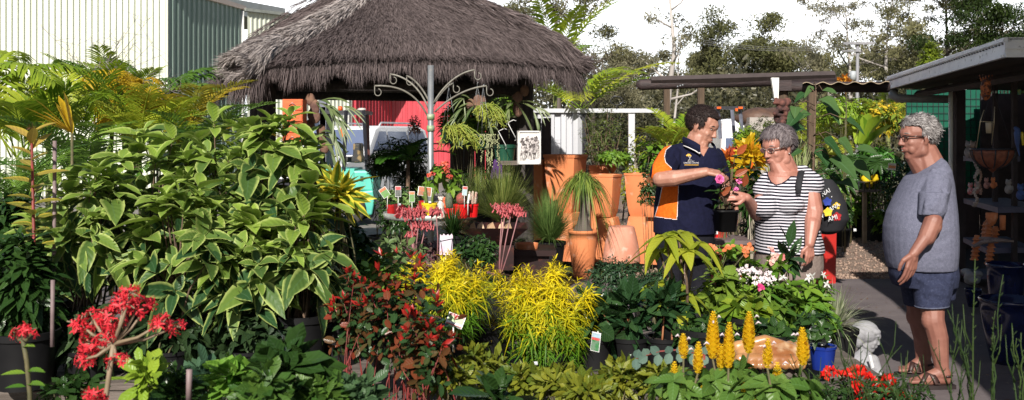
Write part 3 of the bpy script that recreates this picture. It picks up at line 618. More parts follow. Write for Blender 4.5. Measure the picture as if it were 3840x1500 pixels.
gtree(3545,44,-60,'large gum tree with loose clumps above the shop roof',2.9,L_GUM,seed=16,n1=10,n2=5,clump=.75,nleaf=90,ls=.17,crown0=.4)
gtree(3760,40,0,'dense dark gum tree at the top right corner above the shop',2.2,L_DARKW,seed=17,n1=10,n2=4,clump=.8,nleaf=180,ls=.17,crown0=.35)
gtree(3440,52,240,'olive gum tree low behind the far end of the shop roof',2.8,L_GUM,seed=19,n1=9,n2=3,clump=1.1,nleaf=150,ls=.22,crown0=.2)
gtree(2330,75,285,'far grey gum tree low between the palms and the white trunk',3.2,L_GUM2,seed=20,n1=8,n2=3,clump=1.3,nleaf=140,ls=.28,crown0=.15)
# the dark scrub behind the nursery reads as one mass
PROF['diam']=lambda t: np.where((t>0.01)&(t<.99),1,.55)
def scrub2():
    mb=MB(); n=42000; x=rng.uniform(-4,34,n); y=rng.uniform(42,56,n); top=3.9+.7*np.sin(x*.7)+.6*np.sin(x*1.9+1)
    z=rng.random(n)**.8*top; T=np.clip(.25+.4*np.sin(x*1.7+z*2.1)*np.sin(y*1.3)+rng.random(n)*.4,0,1)
    leaves(mb,np.c_[x,y,z],rdir(n),rdir(n,.5),rng.uniform(.14,.34,n),rng.uniform(.10,.18,n),0,K=1,prof='diam',flat=True,tint=T)
    o=mb.build('scrub',leafmat('scrub_leaves',(.03,.034,.02),(.14,.13,.07),vein=0)); tag(o,kind='stuff')
scrub2()

# ---------------------------------------------------------------- palms and background pots
def frond(mb, base, az, L, el=1.0, droop=.9, nl=30, ll=.3, lw=.025, tint=.5, fold=.5, lead=.7, sides=4, stemr=.008, lprof='lance', stalk=.2, ldroop=.35, mr=0):
    """arching feather frond: rachis tube plus leaflets"""
    s_=np.linspace(0,1,12); ang=el-droop*s_**1.3*1.6; dx=np.cos(ang);dz=np.sin(ang)
    r=np.cumsum(np.r_[0,dx[1:]])*L/11; z=np.cumsum(np.r_[0,dz[1:]])*L/11
    h=A(math.cos(az),math.sin(az)); P=np.c_[base[0]+h[0]*r,base[1]+h[1]*r,base[2]+z]
    mb.tube(P,np.linspace(stemr,stemr*.3,12),sides,m=mr,tint=tint)
    t=np.linspace(stalk,1,nl); 
    Q=np.stack([np.interp(t,s_,P[:,i]) for i in range(3)],-1); T=unit(np.gradient(Q,axis=0)); S=unit(np.cross(T,A(0,0,1))); U=np.cross(S,T)
    for sg in (-1,1):
        D=unit(S*sg+T*lead+U*fold+rng.normal(0,.07,Q.shape)); ln=ll*np.sin(np.pi*(.12+.83*(t-stalk)/(1-stalk)))**.6
        leaves(mb,Q,D,U,ln*rng.uniform(.85,1.1,nl),lw,ldroop,K=3,prof=lprof,fold=.2,tint=np.clip(tint+rng.normal(0,.12,nl),0,1))
def palm(name,label,cat,px,d,ybase,L,n,lm,el=(.7,1.35),droop=.8,stemh=0,trunk=None,group=None,spread=.05,th=.05,potr=0,**k):
    x=(px-1920)/F*d; z=EYE-(ybase-510)/F*d
    t=thing(name,label,cat,(x,d,0),group); mb=MB(); ph=rng.random()*6
    for i in range(n):
        frond(mb,(x+rng.normal(0,spread),d+rng.normal(0,spread),z),ph+i*2.4+rng.normal(0,.2),L*rng.uniform(.75,1.15),rng.uniform(*el),droop*rng.uniform(.8,1.2),tint=np.clip(rng.uniform(.1,.9),0,1),**k)
    mb.build('fronds',lm,t)
    if trunk is not None and z>.1:
        mb=MB(); mb.tube([(x,d,0),(x+rng.normal(0,.03),d,z*.5),(x,d,z)],[th,th*.85,th*.7],10); mb.build('trunk',trunk,t)
    if potr: pot(t,(x,d,0),potr,potr*1.6)
    return t
L_YP=leafmat('yellow_green_palm',(.15,.28,.02),(.50,.52,.045),vein=.2,trans=.4)
L_GP=leafmat('green_palm',(.11,.24,.018),(.34,.42,.04),vein=.2,trans=.35)
L_DP=leafmat('deep_green_palm',(.05,.13,.018),(.16,.27,.035),vein=.2,trans=.3)
L_YEL=leafmat('yellow_leaf',(0.533,0.345,0.018),(0.645,0.484,0.038),vein=.1,trans=.45)
M_CANE=mat('ringed_green_cane',(.16,.17,.05),(.09,.11,.03),ns=16,rough=.5,stretch=(.2,.2,2))
# tall palms right of the hut
palm('golden_palm','tall yellow fronded palm rising behind the right edge of the thatched roof','palm',2085,15.5,300,1.55,9,L_YP,el=(.7,1.35),droop=.5,trunk=M_CANE,th=.045,group='golden palms by the hut',nl=22,ll=.36,lw=.05,lead=.9,fold=.3)
palm('golden_palm','shorter golden palm whose fronds arch out right of the thatch','palm',2175,14.5,420,1.65,9,L_YP,el=(.5,1.3),droop=.6,trunk=M_CANE,th=.035,group='golden palms by the hut',nl=22,ll=.34,lw=.048,lead=.9,fold=.3)
palm('feather_palm','low grey green palm in the gap between hut post and steel fence','palm',2060,15,560,.9,7,L_GP,trunk=M_CANE,nl=26,ll=.25,lw=.02)
# background palms on the left
G='palms in front of the green shed'
palm('fan_palm','yellow green sunlit palm fronds at the far left edge','palm',70,7.6,590,.80,8,L_YP,el=(.9,1.4),droop=.35,group=G,nl=34,ll=.42,lw=.022,lead=1.2,trunk=M_CANE,th=.03)
palm('fan_palm','pale striped cycad like palm behind the yellow strap leaf','palm',265,8.6,560,.95,11,L_YP,el=(.7,1.4),droop=.5,group=G,nl=34,ll=.30,lw=.018,lead=1.0,trunk=M_CANE,th=.03)
palm('feather_palm','dark drooping palm behind the palms, second from the left','palm',370,9.6,500,1.0,9,L_DP,el=(.8,1.4),droop=.8,group=G,nl=28,ll=.32,lw=.035,lead=.7,ldroop=.7,trunk=M_CANE,th=.035)
palm('feather_palm','tall upright green palm with a frond reaching highest against the pale wall','palm',420,9.8,490,.85,7,L_GP,el=(1.1,1.5),droop=.5,group=G,nl=30,ll=.30,lw=.02,lead=1.0,trunk=M_CANE,th=.03)
palm('feather_palm','dark glossy palm right of the yellow tree, at the green wall corner','palm',565,9.9,420,.95,9,L_DP,el=(.5,1.3),droop=.75,group=G,nl=20,ll=.28,lw=.06,lead=.7,ldroop=.6,trunk=M_CANE,th=.03)
palm('feather_palm','yellow tipped fine palm left of the thatched roof','palm',700,9.0,540,.85,10,leafmat('gold_tip_palm',(0.187,0.206,0.028),(0.516,0.383,0.032),vein=.1,trans=.4),el=(.5,1.3),droop=.7,group=G,nl=30,ll=.26,lw=.02,trunk=M_CANE,th=.03)
palm('feather_palm','light green fine palm just above the middle of the big shrub','palm',520,8.2,560,.8,11,L_YP,el=(.5,1.3),droop=.6,group=G,nl=32,ll=.25,lw=.014,trunk=M_CANE,th=.03)
palm('feather_palm','low fine leaved palm below the yellow tree','palm',620,8.4,590,.7,9,L_YP,el=(.5,1.3),droop=.7,group=G,nl=32,ll=.24,lw=.014,trunk=M_CANE,th=.03)
palm('feather_palm','slender arching palm between the striped palm and the yellow tree','palm',180,9.3,500,.95,10,L_YP,el=(.6,1.3),droop=.9,group=G,nl=32,ll=.28,lw=.014,trunk=M_CANE,th=.03)
palm('feather_palm','hanging green frond palm at the upper left corner','palm',-95,7.6,330,.85,5,L_GP,el=(.5,1.1),droop=.9,group=G,nl=22,ll=.26,lw=.04,ldroop=.7,trunk=M_CANE,th=.04)
palm('fern_palm','fine grey green ferny palm low at the left edge','palm',30,5.8,800,.55,16,L_DP,el=(.5,1.45),droop=.9,group=G,nl=34,ll=.14,lw=.008,trunk=M_CANE,th=.02)
palm('fern_palm','second fine ferny palm low at the left, above the dark pots','palm',120,6.4,760,.6,14,L_DP,el=(.5,1.45),droop=.9,group=G,nl=34,ll=.15,lw=.008,trunk=M_CANE,th=.02)
palm('feather_palm','shaded green palm filling the space behind the left of the big shrub','palm',300,7.4,700,.8,12,L_DP,el=(.4,1.4),droop=.7,group=G,nl=28,ll=.22,lw=.02,trunk=M_CANE,th=.03)
palm('feather_palm','shaded palm behind the middle of the big shrub','palm',760,8.0,640,.75,12,L_DP,el=(.4,1.4),droop=.7,group=G,nl=28,ll=.22,lw=.02,trunk=M_CANE,th=.03)
def strapfan(name,label,px,d,py,n,L,wd,lm,el=(.6,1.4),az=None):
    x=(px-1920)/F*d; z=EYE-(py-510)/F*d; t=thing(name,label,'plant',(x,d,0)); mb=MB()
    a=rng.uniform(0,6.28,n) if az is None else rng.uniform(*az,n); e=rng.uniform(*el,n)
    D=np.c_[np.cos(a)*np.cos(e),np.sin(a)*np.cos(e),np.sin(e)]
    leaves(mb,np.tile([x,d,z],(n,1)),D,np.c_[-np.cos(a)*np.sin(e),-np.sin(a)*np.sin(e),np.cos(e)],L*rng.uniform(.7,1.1,n),wd,.12,K=5,prof='strap',fold=.3)
    mb.build('leaves',lm,t); mb=MB(); mb.tube([(x,d,0),(x,d,z)],.008,6); mb.build('stem',M_STEM,t)
strapfan('strap_palm','broad golden yellow strap leaves fanning left above the big shrub',270,5.6,500,14,.30,.035,L_YEL,el=(.3,1.5),az=(2.2,4.0))
def pinnate_tree():
    t=thing('yellow_rain_tree','small tree with drooping bright yellow feathery leaves before the green shed','tree',W(480,1200,8.8)*A(1,1,0))
    c=W(500,330,8.8); mb=MB()
    cc=[(395,290),(430,275),(460,300),(500,320),(470,350),(530,360),(500,400),(440,380),(410,430),(560,330),(540,300),(600,370),(430,430),(470,440),(520,345),(385,265),(480,320),(550,370),(455,400)]
    sb=MB(); base=W(490,700,8.8)
    for (a,b) in cc:
        p=W(a,b,8.8+rng.uniform(-.3,.3)); sb.tube([base,(base+p)/2+A(.02,0,.1),p],[.012,.008,.003],5)
        for k in range(4): frond(mb,p,rng.random()*6.28,rng.uniform(.15,.26),rng.uniform(-.2,.7),1.0,nl=8,ll=.085,lw=.022,lead=.5,tint=rng.random(),stemr=.002,sides=3,fold=0,ldroop=.4)
    mb.build('leaves',L_YEL,t); sb.tube([base*A(1,1,0),base],[.02,.014],6); sb.build('trunk',M_WOODSTEM,t)
pinnate_tree()
def bare_twigs(px,py,d,n,s_,label):
    t=thing('bare_shrub',label,'shrub',W(px,1000,d)*A(1,1,0)); mb=MB(); base=W(px,py+220,d)
    for k in range(n):
        e=W(px,py,d)+A(rng.normal(0,s_),rng.normal(0,s_*.5),rng.normal(0,s_*.7)); m_=(base+e)/2+A(rng.normal(0,.1),0,.1); mb.tube([base,m_,e],[.006,.003,.0015],3)
        for j in range(5):
            f=rng.uniform(.3,1); b=m_*(1-f)+e*f; mb.tube([b,b+unit(rng.normal(size=3)+A(0,0,.3))*rng.uniform(.08,.25)],[.002,.001],3)
    mb.tube([base*A(1,1,0),base],[.02,.01],5); mb.build('twigs',mat('grey_twigs',(.25,.21,.21),(.16,.13,.13)),t)
bare_twigs(370,220,9.4,40,.3,'leafless grey twiggy shrub against the pale shed wall')
bare_twigs(590,330,9.2,18,.12,'small leafless purple grey twigs at the corner of the dark green wall')

# generic leafy shrub ------------------------------------------------------------
def shrub(name,label,px,d,ytop,ybot,wpx,lm,L,Wd,n,ml=6,cat='shrub',elev=.5,droop=.3,z0=0,potr=None,poth=None,potm=None,stem=M_STEM,stemn=14,stemr=.006,group=None,prof='ovate',K=3,fold=.25,lo=.35,up=.6,depth=None,stag=0.03,tintz=False,flat=False,fb=-.75,stake=False,tj=.25,lj=.25,wave=0):
    """crown fills the px box (wpx wide, ytop to ybot) at depth d; pot stands at z0"""
    s_=F/d; x=(px-1920)/s_; zt=EYE-(ytop-510)/s_; zb=EYE-(ybot-510)/s_; c=A(x,d,(zt+zb)/2); rad=A(wpx/2/s_,(depth or wpx/2/s_*.9),(zt-zb)/2)
    rad=np.maximum(rad-L*.35,L*.2)
    t=thing(name,label,cat,(x,d,z0),group); T,Ax=tips(n,c,rad,up,lo,fb)
    mb=MB(); tn=None
    if tintz: tn=np.clip((T[:,2]-zb)/(zt-zb)*1.1-.05+rng.normal(0,.12,len(T)),0,1)  # yellower new growth on top, shade painted into the lower leaves' tint
    whorls(mb,T,Ax,ml,L,Wd,elev,droop,prof=prof,K=K,fold=fold,stag=stag,flat=flat,tint=tn,tj=tj,lj=lj,wave=wave); mb.build('foliage',lm,t)
    ph=0
    if potr: ph=poth or potr*1.7; pot(t,(x,d,z0),potr,ph,potm)
    if stemn: stems((x,d,z0+ph*.9),T,stemr,stemn,spread=(potr or .05)*.4).build('stems',stem,t)
    if stake:
        q=MB(); q.tube([(x+.03,d-.02,z0),(x+.05,d-.03,zt-.05)],.006,6); q.build('stake',M_WOODSTEM,t)
    return t,T,Ax
L_MG=leafmat('mid_green_leaves',(.06,.16,.018),(.20,.32,.035),vein=.25)
L_DG=leafmat('dark_glossy_leaves',(0.011,0.034,0.009),(0.040,0.086,0.018),vein=.2,rough=.25,trans=.15)
L_LG=leafmat('lime_green_leaves',(0.120,0.241,0.020),(0.291,0.396,0.040),vein=.3)
L_YG=leafmat('yellow_green_leaves',(0.165,0.241,0.020),(0.447,0.428,0.032),vein=.2)
L_OL=leafmat('olive_small_leaves',(0.041,0.069,0.015),(0.143,0.172,0.045),vein=0)
G='potted plants behind the people'
shrub('hedge_shrub','tall sparse small leaved shrub against the steel fence, left of the fence post',2260,13.1,380,640,190,L_OL,.035,.018,420,5,group=G,lo=.1,K=1,flat=True,prof='diam',potr=.18,stem=M_WOODSTEM,stemr=.012,stemn=30)
shrub('hedge_shrub','bright leafy seedlings in the rimmed terracotta box',2300,12.1,560,622,170,L_MG,.07,.03,90,6,group=G,z0=.95,stemn=8)
shrub('leafy_shrub','tall soft green maple leaved shrub right of the fence post',2460,13.0,430,800,150,L_MG,.13,.11,60,4,group=G,droop=.5,potr=.2,stem=M_WOODSTEM,stemr=.012,prof='heart')
shrub('leafy_shrub','thin stemmed light green shrub left of the man in the orange panelled shirt',2390,13.2,480,840,150,L_YG,.06,.03,160,5,group=G,potr=.2,stem=mat('pale_stems',(.4,.36,.28),(.3,.26,.2)),stemr=.012,stemn=26)
shrub('leafy_shrub','yellow green fine bush just left of the smiling man\'s hair',2570,12.8,420,620,130,L_YG,.04,.02,260,6,group=G,potr=.18,K=1,flat=True,prof='diam')
shrub('leafy_shrub','dense dark shrub behind the shoulder of the man in orange and navy',2440,13.6,520,900,230,L_OL,.05,.025,420,6,group=G,potr=.22,K=1,flat=True,prof='diam')
palm('fan_palm','low fan palm with yellow tipped leaves behind the smiling man','palm',2535,10.6,560,.5,9,L_YP,el=(.3,1.3),droop=.5,trunk=M_CANE,nl=26,ll=.22,lw=.02)
shrub('croton','rusty red feathery croton bush between the two facing people',2760,9.6,555,690,120,leafmat('rust_leaves',(0.189,0.024,0.013),(0.310,0.066,0.034),vein=0),.12,.012,150,8,group='crotons between the people',K=2,elev=1.1,droop=.1,potr=.16,flat=True)
shrub('croton','yellow and orange tipped croton behind the pink flower',2815,9.2,510,680,110,leafmat('croton_gold',(0.602,0.413,0.018),(0.602,0.115,0.018),vein=.1,tr=(.55,.95)),.14,.045,34,7,group='crotons between the people',elev=.9,droop=.1,potr=.16)
shrub('croton','dark red and gold croton left of the yellow one',2730,9.3,560,680,70,leafmat('croton_red',(0.420,0.030,0.030),(0.602,0.233,0.018),vein=.1),.12,.04,16,7,group='crotons between the people',elev=.9,droop=.1,potr=.14)
shrub('leafy_shrub','fine pointed yellow bush behind the tips of the crotons',2870,13.6,430,650,190,L_OL,0.062,0.027,420,6,group=G,K=1,flat=True,prof='diam',potr=.2)
shrub('leafy_shrub','round leaved bush in front of the parked forklift cage',2790,11.9,455,610,100,L_LG,.05,.025,220,6,group=G,K=1,flat=True,prof='diam',potr=.2)
shrub('leafy_shrub','leafy plant with broad upright leaves just behind the pink flower pot',2715,8.6,600,760,110,L_MG,.13,.055,18,6,group=G,potr=.14,z0=.3,elev=.9)
shrub('leafy_shrub','pale frangipani cuttings with long leaves left of the grey haired woman',2830,8.5,600,860,120,L_DG,.15,.05,26,7,group=G,potr=.16,elev=.6,stem=mat('pale_stems',(.4,.36,.28)),stemr=.01)
shrub('leafy_shrub','mid green bushy plant low between the crotons and the woman',2850,8.9,720,960,160,L_DG,.07,.03,160,6,group=G,potr=.16)
def tuft(name,label,px,d,pyb,n,L,wd,lm,el=(.6,1.5),droop=.5,cat='grass plant',potr=None,z0=None,potm=None,group=None,prof='blade',K=5,r0=.03,poth=None,flat=True,trunkh=0):
    x=(px-1920)/F*d; z=EYE-(pyb-510)/F*d; t=thing(name,label,cat,(x,d,0 if z0 is None else z0),group); mb=MB(); a=rng.uniform(0,6.28,n); e=el[0]+(el[1]-el[0])*rng.random(n)**.8
    D=np.c_[np.cos(a)*np.cos(e),np.sin(a)*np.cos(e),np.sin(e)]; B=np.c_[x+np.cos(a)*r0*rng.random(n),d+np.sin(a)*r0*rng.random(n),np.full(n,z)]
    leaves(mb,B,D,np.c_[-np.cos(a)*np.sin(e),-np.sin(a)*np.sin(e),np.cos(e)],L*rng.uniform(.55,1.1,n),wd,droop*rng.uniform(.6,1.3,n)*np.cos(e)*1.4,K=K,prof=prof,flat=flat,fold=.3)
    mb.build('blades',lm,t)
    if trunkh: q=MB(); q.lathe((x,d,z-trunkh),[(.03,0),(.035,trunkh*.5),(.02,trunkh)],10); q.build('trunk',M_WOODSTEM,t)
    if potr: h=poth or potr*1.6; pot(t,(x,d,z-h-trunkh if z0 is None else z0),potr,h,potm)
    return t
tuft('grass_plant','striped strappy grass fountain left of the grey haired woman',2900,9.4,720,120,.45,.01,L_YG,potr=.15,z0=0,poth=.9 if False else None)
tuft('grass_plant','pale variegated grass fountain behind the striped shirt shoulder',3000,9.0,700,130,.55,.012,leafmat('cream_grass',(0.208,0.284,0.091),(0.514,0.533,0.281),vein=0),potr=.15,z0=0)
# big leaved plant behind the woman
def bigleaf():
    d=8.8; t=thing('paulownia_sapling','tall sapling with very large drooping green leaves behind the woman','sapling',W(3040,1100,d)*A(1,1,0)); mb=MB(); sb=MB()
    base=W(3025,900,d); top=W(3060,330,d); sb.tube([base*A(1,1,0),base,(base+top)/2+A(.02,0,0),top],[.016,.014,.011,.006],7)
    for i,(px,py,L) in enumerate([(3050,325,.13),(3085,340,.17),(3020,350,.14),(3075,370,.26),(3030,420,.18),(3100,400,.2),(3000,420,.2),(3015,480,.3),(3090,520,.24),(2985,400,.16),(3120,590,.34),(3175,450,.22),(3145,520,.2),(2970,470,.16),(3190,610,.26),(3060,560,.22),(3110,660,.26),(3215,560,.24),(3000,560,.2),(3150,680,.24),(3080,700,.2)]):
        p=W(px,py,d+rng.uniform(-.15,.2)); f=np.clip((py-330)/600,0,1); b=top*(1-f)+base*f
        if py<600 or 1: sb.tube([b,(b+p)/2+A(0,0,.05),p],[.005,.004,.003],4)
        a=math.atan2(rng.normal(-.3,.6),np.sign(px-3060+.1)*1); D=A(math.cos(a)*.8,-abs(math.sin(a)),rng.uniform(-.9,.1))
        leaves(mb,[p],[D],[A(0,-.5,1)],L*.8,L*.8*rng.uniform(.75,.95),.35,K=7,prof='heart',fold=.25,wave=.03)
    mb.build('leaves',leafmat('big_soft_leaf',(.03,.085,.025),(.08,.15,.045),vein=.5,rough=.5),t); sb.build('stem',M_WOODSTEM,t)
bigleaf()
def banana(px,py,d,n,L,label,lm):
    t=thing('banana_plant',label,'plant',W(px,1000,d)*A(1,1,0)); mb=MB(); b=W(px,py,d)
    a=rng.uniform(0,6.28,n); e=rng.uniform(.7,1.5,n); D=np.c_[np.cos(a)*np.cos(e),np.sin(a)*np.cos(e),np.sin(e)]
    leaves(mb,np.tile(b,(n,1)),D,np.c_[-np.cos(a)*np.sin(e),-np.sin(a)*np.sin(e),np.cos(e)],L*rng.uniform(.7,1.1,n),L*.27,.3,K=7,prof='strap',fold=.2,wave=.04); mb.build('leaves',lm,t)
    mb=MB(); mb.tube([b*A(1,1,0),b],[.04,.025],8); mb.build('stem',M_STEM,t)
banana(3240,560,15.2,7,.95,'young banana plant with broad upright leaves, middle of the right hand plants',L_LG)
banana(3120,640,14.8,6,.74,'smaller banana plant with yellow edged leaves behind the big leaved sapling',L_YG)
def monstera(px,py,d,label):
    t=thing('monstera_plant',label,'plant',W(px,1100,d)*A(1,1,0)); mb=MB(); c=W(px,py,d)
    for k in range(7):
        p=c+A(rng.normal(0,.18),rng.normal(0,.05),rng.normal(0,.15)); a0=rng.uniform(0,.8)
        for j in range(11):                                  # lobed blade: fingers from one midrib
            th=(j-5)*.42; D=A(math.sin(th)*1,-.35,-math.cos(th)*.55-.1)
            leaves(mb,[p+A(math.sin(th)*.01,0,0)],[D],[A(0,-1,.6)],.25*(1-.04*abs(j-5)),.055,.1,K=3,prof='strap',tint=A(.5))
    mb.build('leaves',L_DG,t); mb=MB(); mb.tube([c*A(1,1,0),c],[.02,.012],6); mb.build('stem',M_STEM,t)
monstera(3190,610,14.6,'monstera with deeply cut dark leaves right of the woman')
shrub('leafy_shrub','glossy bright leaved bush between the woman and the older man',3290,15.0,530,700,220,leafmat('glossy_green',(0.022,0.095,0.014),(0.077,0.206,0.028),vein=.3,rough=.2,trans=.2),0.163,0.050,120,6,group=G,potr=.2,elev=.4,droop=.4)
shrub('leafy_shrub','yellow flowering tips bush above the glossy bush, left of the older man\'s hair',3310,15.5,370,520,200,leafmat('gold_tips',(0.148,0.224,0.027),(0.619,0.430,0.031),vein=0,tr=(.35,.8)),0.088,0.037,200,6,group=G,potr=.2)
shrub('leafy_shrub','lime soft bush under the wavy roofing sheet',3160,15.5,355,480,220,L_LG,0.075,0.031,240,6,group=G,potr=.2)
shrub('leafy_shrub','dense green bush directly above the yellow potted cups',3250,15.6,590,760,210,L_LG,0.075,0.035,330,6,group=G,potr=.2)
shrub('leafy_shrub','dark green bush behind the older man\'s chest, holding the white price card',3390,13.5,600,880,200,L_DG,0.075,0.033,330,6,group=G,potr=.2)
palm('feather_palm','bright feathery palm under the wavy roofing sheet, middle of three','palm',3180,16,560,1.05,11,L_YP,el=(.4,1.4),droop=.7,trunk=M_CANE,group='palms beyond the people',nl=30,ll=.24,lw=.018)
palm('feather_palm','feathery yellow green palm left of three under the roofing sheet','palm',3060,16,560,1.05,11,L_YP,el=(.4,1.4),droop=.7,trunk=M_CANE,group='palms beyond the people',nl=30,ll=.24,lw=.018)
palm('feather_palm','dark fine palm by the shop gutter elbow','palm',3330,16.4,500,1.05,12,L_YP,el=(.4,1.4),droop=.7,trunk=M_CANE,group='palms beyond the people',nl=34,ll=.24,lw=.014)
shrub('leafy_shrub','dark many stemmed plant in a black pot with a white label, on the gravel',3150,14.2,705,880,110,L_DG,0.088,0.037,120,6,group=G,potr=.155,poth=.27,z0=.0,stemn=20)
shrub('leafy_shrub','light green bush on the gravel left of the timber stake',3200,15.5,690,840,210,L_MG,0.112,0.044,140,6,group=G,potr=.18)
shrub('leafy_shrub','low green bush standing right of the timber stake on the gravel',3330,14.8,760,900,130,L_MG,0.125,0.044,80,6,group=G,potr=.12)
shrub('leafy_shrub','ground hugging dark plants at the far edge of the gravel',3270,16.5,780,860,330,L_DG,0.100,0.037,200,6,group=G,potr=.2)
shrub('leafy_shrub','shaded bush half hidden behind the backpack',3120,14.5,640,780,130,L_MG,0.112,0.037,80,6,group=G,potr=.18)
shrub('leafy_shrub','orange tipped plant showing above the far beam, right of the totem',3165,13.5,278,330,60,leafmat('orange_tips',(0.645,0.163,0.018),(0.645,0.364,0.031),vein=0),.12,.03,12,6,group=G,stemn=4)
shrub('leafy_shrub','conical yellow green sapling above the shop roof edge',3490,22,150,330,95,leafmat('bright_small_leaves',(0.081,0.138,0.013),(0.252,0.310,0.034),vein=0),.10,.05,260,6,group=G,K=1,flat=True,prof='diam',stemn=6)
shrub('rose_bush','small dark leaved bush with tiny red flowers, left of the orange sleeve',2430,8.3,600,800,90,L_DG,.035,.02,90,5,group=G,potr=.13,z0=.0,stemn=4,stemr=.004)
# ================================================================ PEOPLE
SKIN=mat('sun_tanned_skin',(.38,.185,.13),(.30,.13,.09),ns=9,amt=(.35,.7),rough=.5,bump=.06,bs=120,c3=(.46,.25,.19),ns3=30)
SKIN_W=mat('ruddy_skin',(.40,.185,.14),(.31,.13,.095),ns=9,rough=.48,bump=.05,bs=120)
SKIN_O=mat('weathered_skin',(.28,.125,.092),(.19,.075,.055),ns=10,amt=(.3,.7),rough=.55,bump=.08,bs=110)
M_LIP=mat('lips',(.42,.12,.11),rough=.4); M_EYE=mat('eye_white',(.42,.38,.36),rough=.2); M_IRIS=mat('dark_iris',(.03,.02,.015),rough=.1); M_TEETH=mat('teeth',(.75,.72,.65),rough=.3)
def frame3(f,up=(0,0,1)):
    f=unit(A(*f)); l=unit(np.cross(A(*up),f)); u=np.cross(f,l); return np.stack([f,l,u],1)   # columns forward,left,up
def head_mass(b, c, M, h, jowl=1.0, nose=1.0):
    P=lambda f,l,u: c+h*(M@A(f,l,u))
    b.ell(P(-.06,0,.15),h*A(.42,.315,.345),M); b.ell(P(.07,0,-.08),h*A(.285,.265,.36),M); b.ell(P(.12,0,.13),h*A(.27,.24,.2),M)
    for s in (-1,1):
        b.cap(P(.0,s*.19,-.27),h*.10*jowl,P(.215,s*.035,-.395),h*.085); b.cap(P(-.02,s*.22,-.12),h*.09,P(.0,s*.19,-.28),h*.1*jowl)
        b.cap(P(.31,s*.05,.105),h*.035,P(.27,s*.17,.10),h*.04)
        b.ell(P(.215,s*.14,-.085),h*A(.095,.085,.09),M); b.ell(P(.19,s*.12,-.22),h*A(.09,.08,.1)*jowl,M)
        b.ell(P(-.04,s*.315,-.01),h*A(.075,.03,.12),M@rotz(s*.35)); b.ell(P(-.02,s*.31,-.10),h*A(.045,.028,.05),M)
        b.ell(P(.365,s*.045,-.112),h*A(.04,.034,.03),M)
    b.ell(P(.255,0,-.315),h*A(.065,.10,.075),M); b.cap(P(.225,0,-.40),h*.082,P(.235,0,-.375),h*.085)
    b.cap(P(.325,0,.09),h*.032,P(.395*(.9+.1*nose),0,-.08),h*.040*nose); b.ell(P(.40*(.9+.1*nose),0,-.10),h*A(.045,.045,.038)*nose,M)
    b.ell(P(.300,0,-.225),h*A(.07,.12,.075),M)
    b.ell(P(.335,0,-.205),h*A(.04,.085,.024),M); b.ell(P(.325,0,-.262),h*A(.04,.075,.024),M)
def face_bits(root,c,M,h,brow,smile=0,glasses=None,teeth=True,iris=True):
    P=lambda f,l,u: c+h*(M@A(f,l,u))
    for s in (-1,1):
        e=MB(); e.ell(P(.290,s*.118,.042),h*A(.030,.048,.017),M,12,8); eo=e.build('eye',M_EYE,root)
        e=MB(); e.ell(P(.309,s*.128,.041),h*A(.014,.022,.015),M,10,6); e.build('iris',M_IRIS,eo)
        e=MB(); e.tube([P(.345,s*.045,.11),P(.345,s*.10,.135),P(.315,s*.16,.135),P(.27,s*.205,.11)],[h*.011,h*.017,h*.015,h*.006],6); e.build('eyebrow',brow,root)
        e=MB(); e.tube([P(.322,s*.07,.062),P(.322,s*.12,.078),P(.285,s*.17,.06)],h*.008,5); e.build('eyelid',brow,root)
    l=MB(); a=np.linspace(-1,1,9)
    top=[P(.372-.06*x*x,x*.092,-.215+.028*smile*x*x) for x in a]; bot=[P(.360-.06*x*x,x*.088,-.262+.03*smile*x*x) for x in a]
    l.tube(top,[h*.005]+[h*.010]*7+[h*.005],6); l.tube(bot,[h*.005]+[h*.012]*7+[h*.006],6); l.build('lips',M_LIP,root)
    if teeth:
        l=MB(); l.tube([P(.364-.06*x*x,x*.07,-.240+.03*smile*x*x) for x in a],h*.012,6); l.build('teeth',M_TEETH,root)
def hairs(root,c,M,h,matl,basem,zone,n=1500,L=.16,w=.022,dirf=None,thick=1.0,rad=(.45,.345,.375),off=(-.07,0,.165),seed=3,lump=.0,jit=.25,lift=.10):
    """zone(f,l,u)->bool keeps scalp points; base cap plus locks"""
    r_=np.random.default_rng(seed)
    v=unit(r_.normal(size=(n*4,3))); P=A(*off)+v*A(*rad); k=zone(P); P=P[k][:n]; v=v[k][:n]
    b=MB(); r2=unit(r_.normal(size=(2600,3))); Q=A(*off)+r2*A(*rad)*(.94+.0*r_.random((2600,1))); kk=zone(Q); Q=Q[kk]
    for q in Q[:1100]: b.ell(c+h*(M@q),h*A(.042,.042,.042)*thick*r_.uniform(.8,1.2+lump),None,8,5)
    o=b.build('hair',basem,root,remesh=.006,sm_it=2)
    hb=MB(); D=dirf(P) if dirf else np.c_[-np.ones(len(P)),np.zeros(len(P)),-.3*np.ones(len(P))]
    D=D-v*np.sum(D*v,1,keepdims=True); D=unit(D)+v*lift+r_.normal(0,jit,P.shape)*(1-.0)
    Wp=c+h*((P+v*.03*thick)@M.T); leaves(hb,Wp,D@M.T,v@M.T,h*L*r_.uniform(.6,1.2,len(P)),h*w,.05,K=3,prof='blade',flat=True,tint=r_.random(len(P)))
    hb.build('hair_locks',matl,o); return o
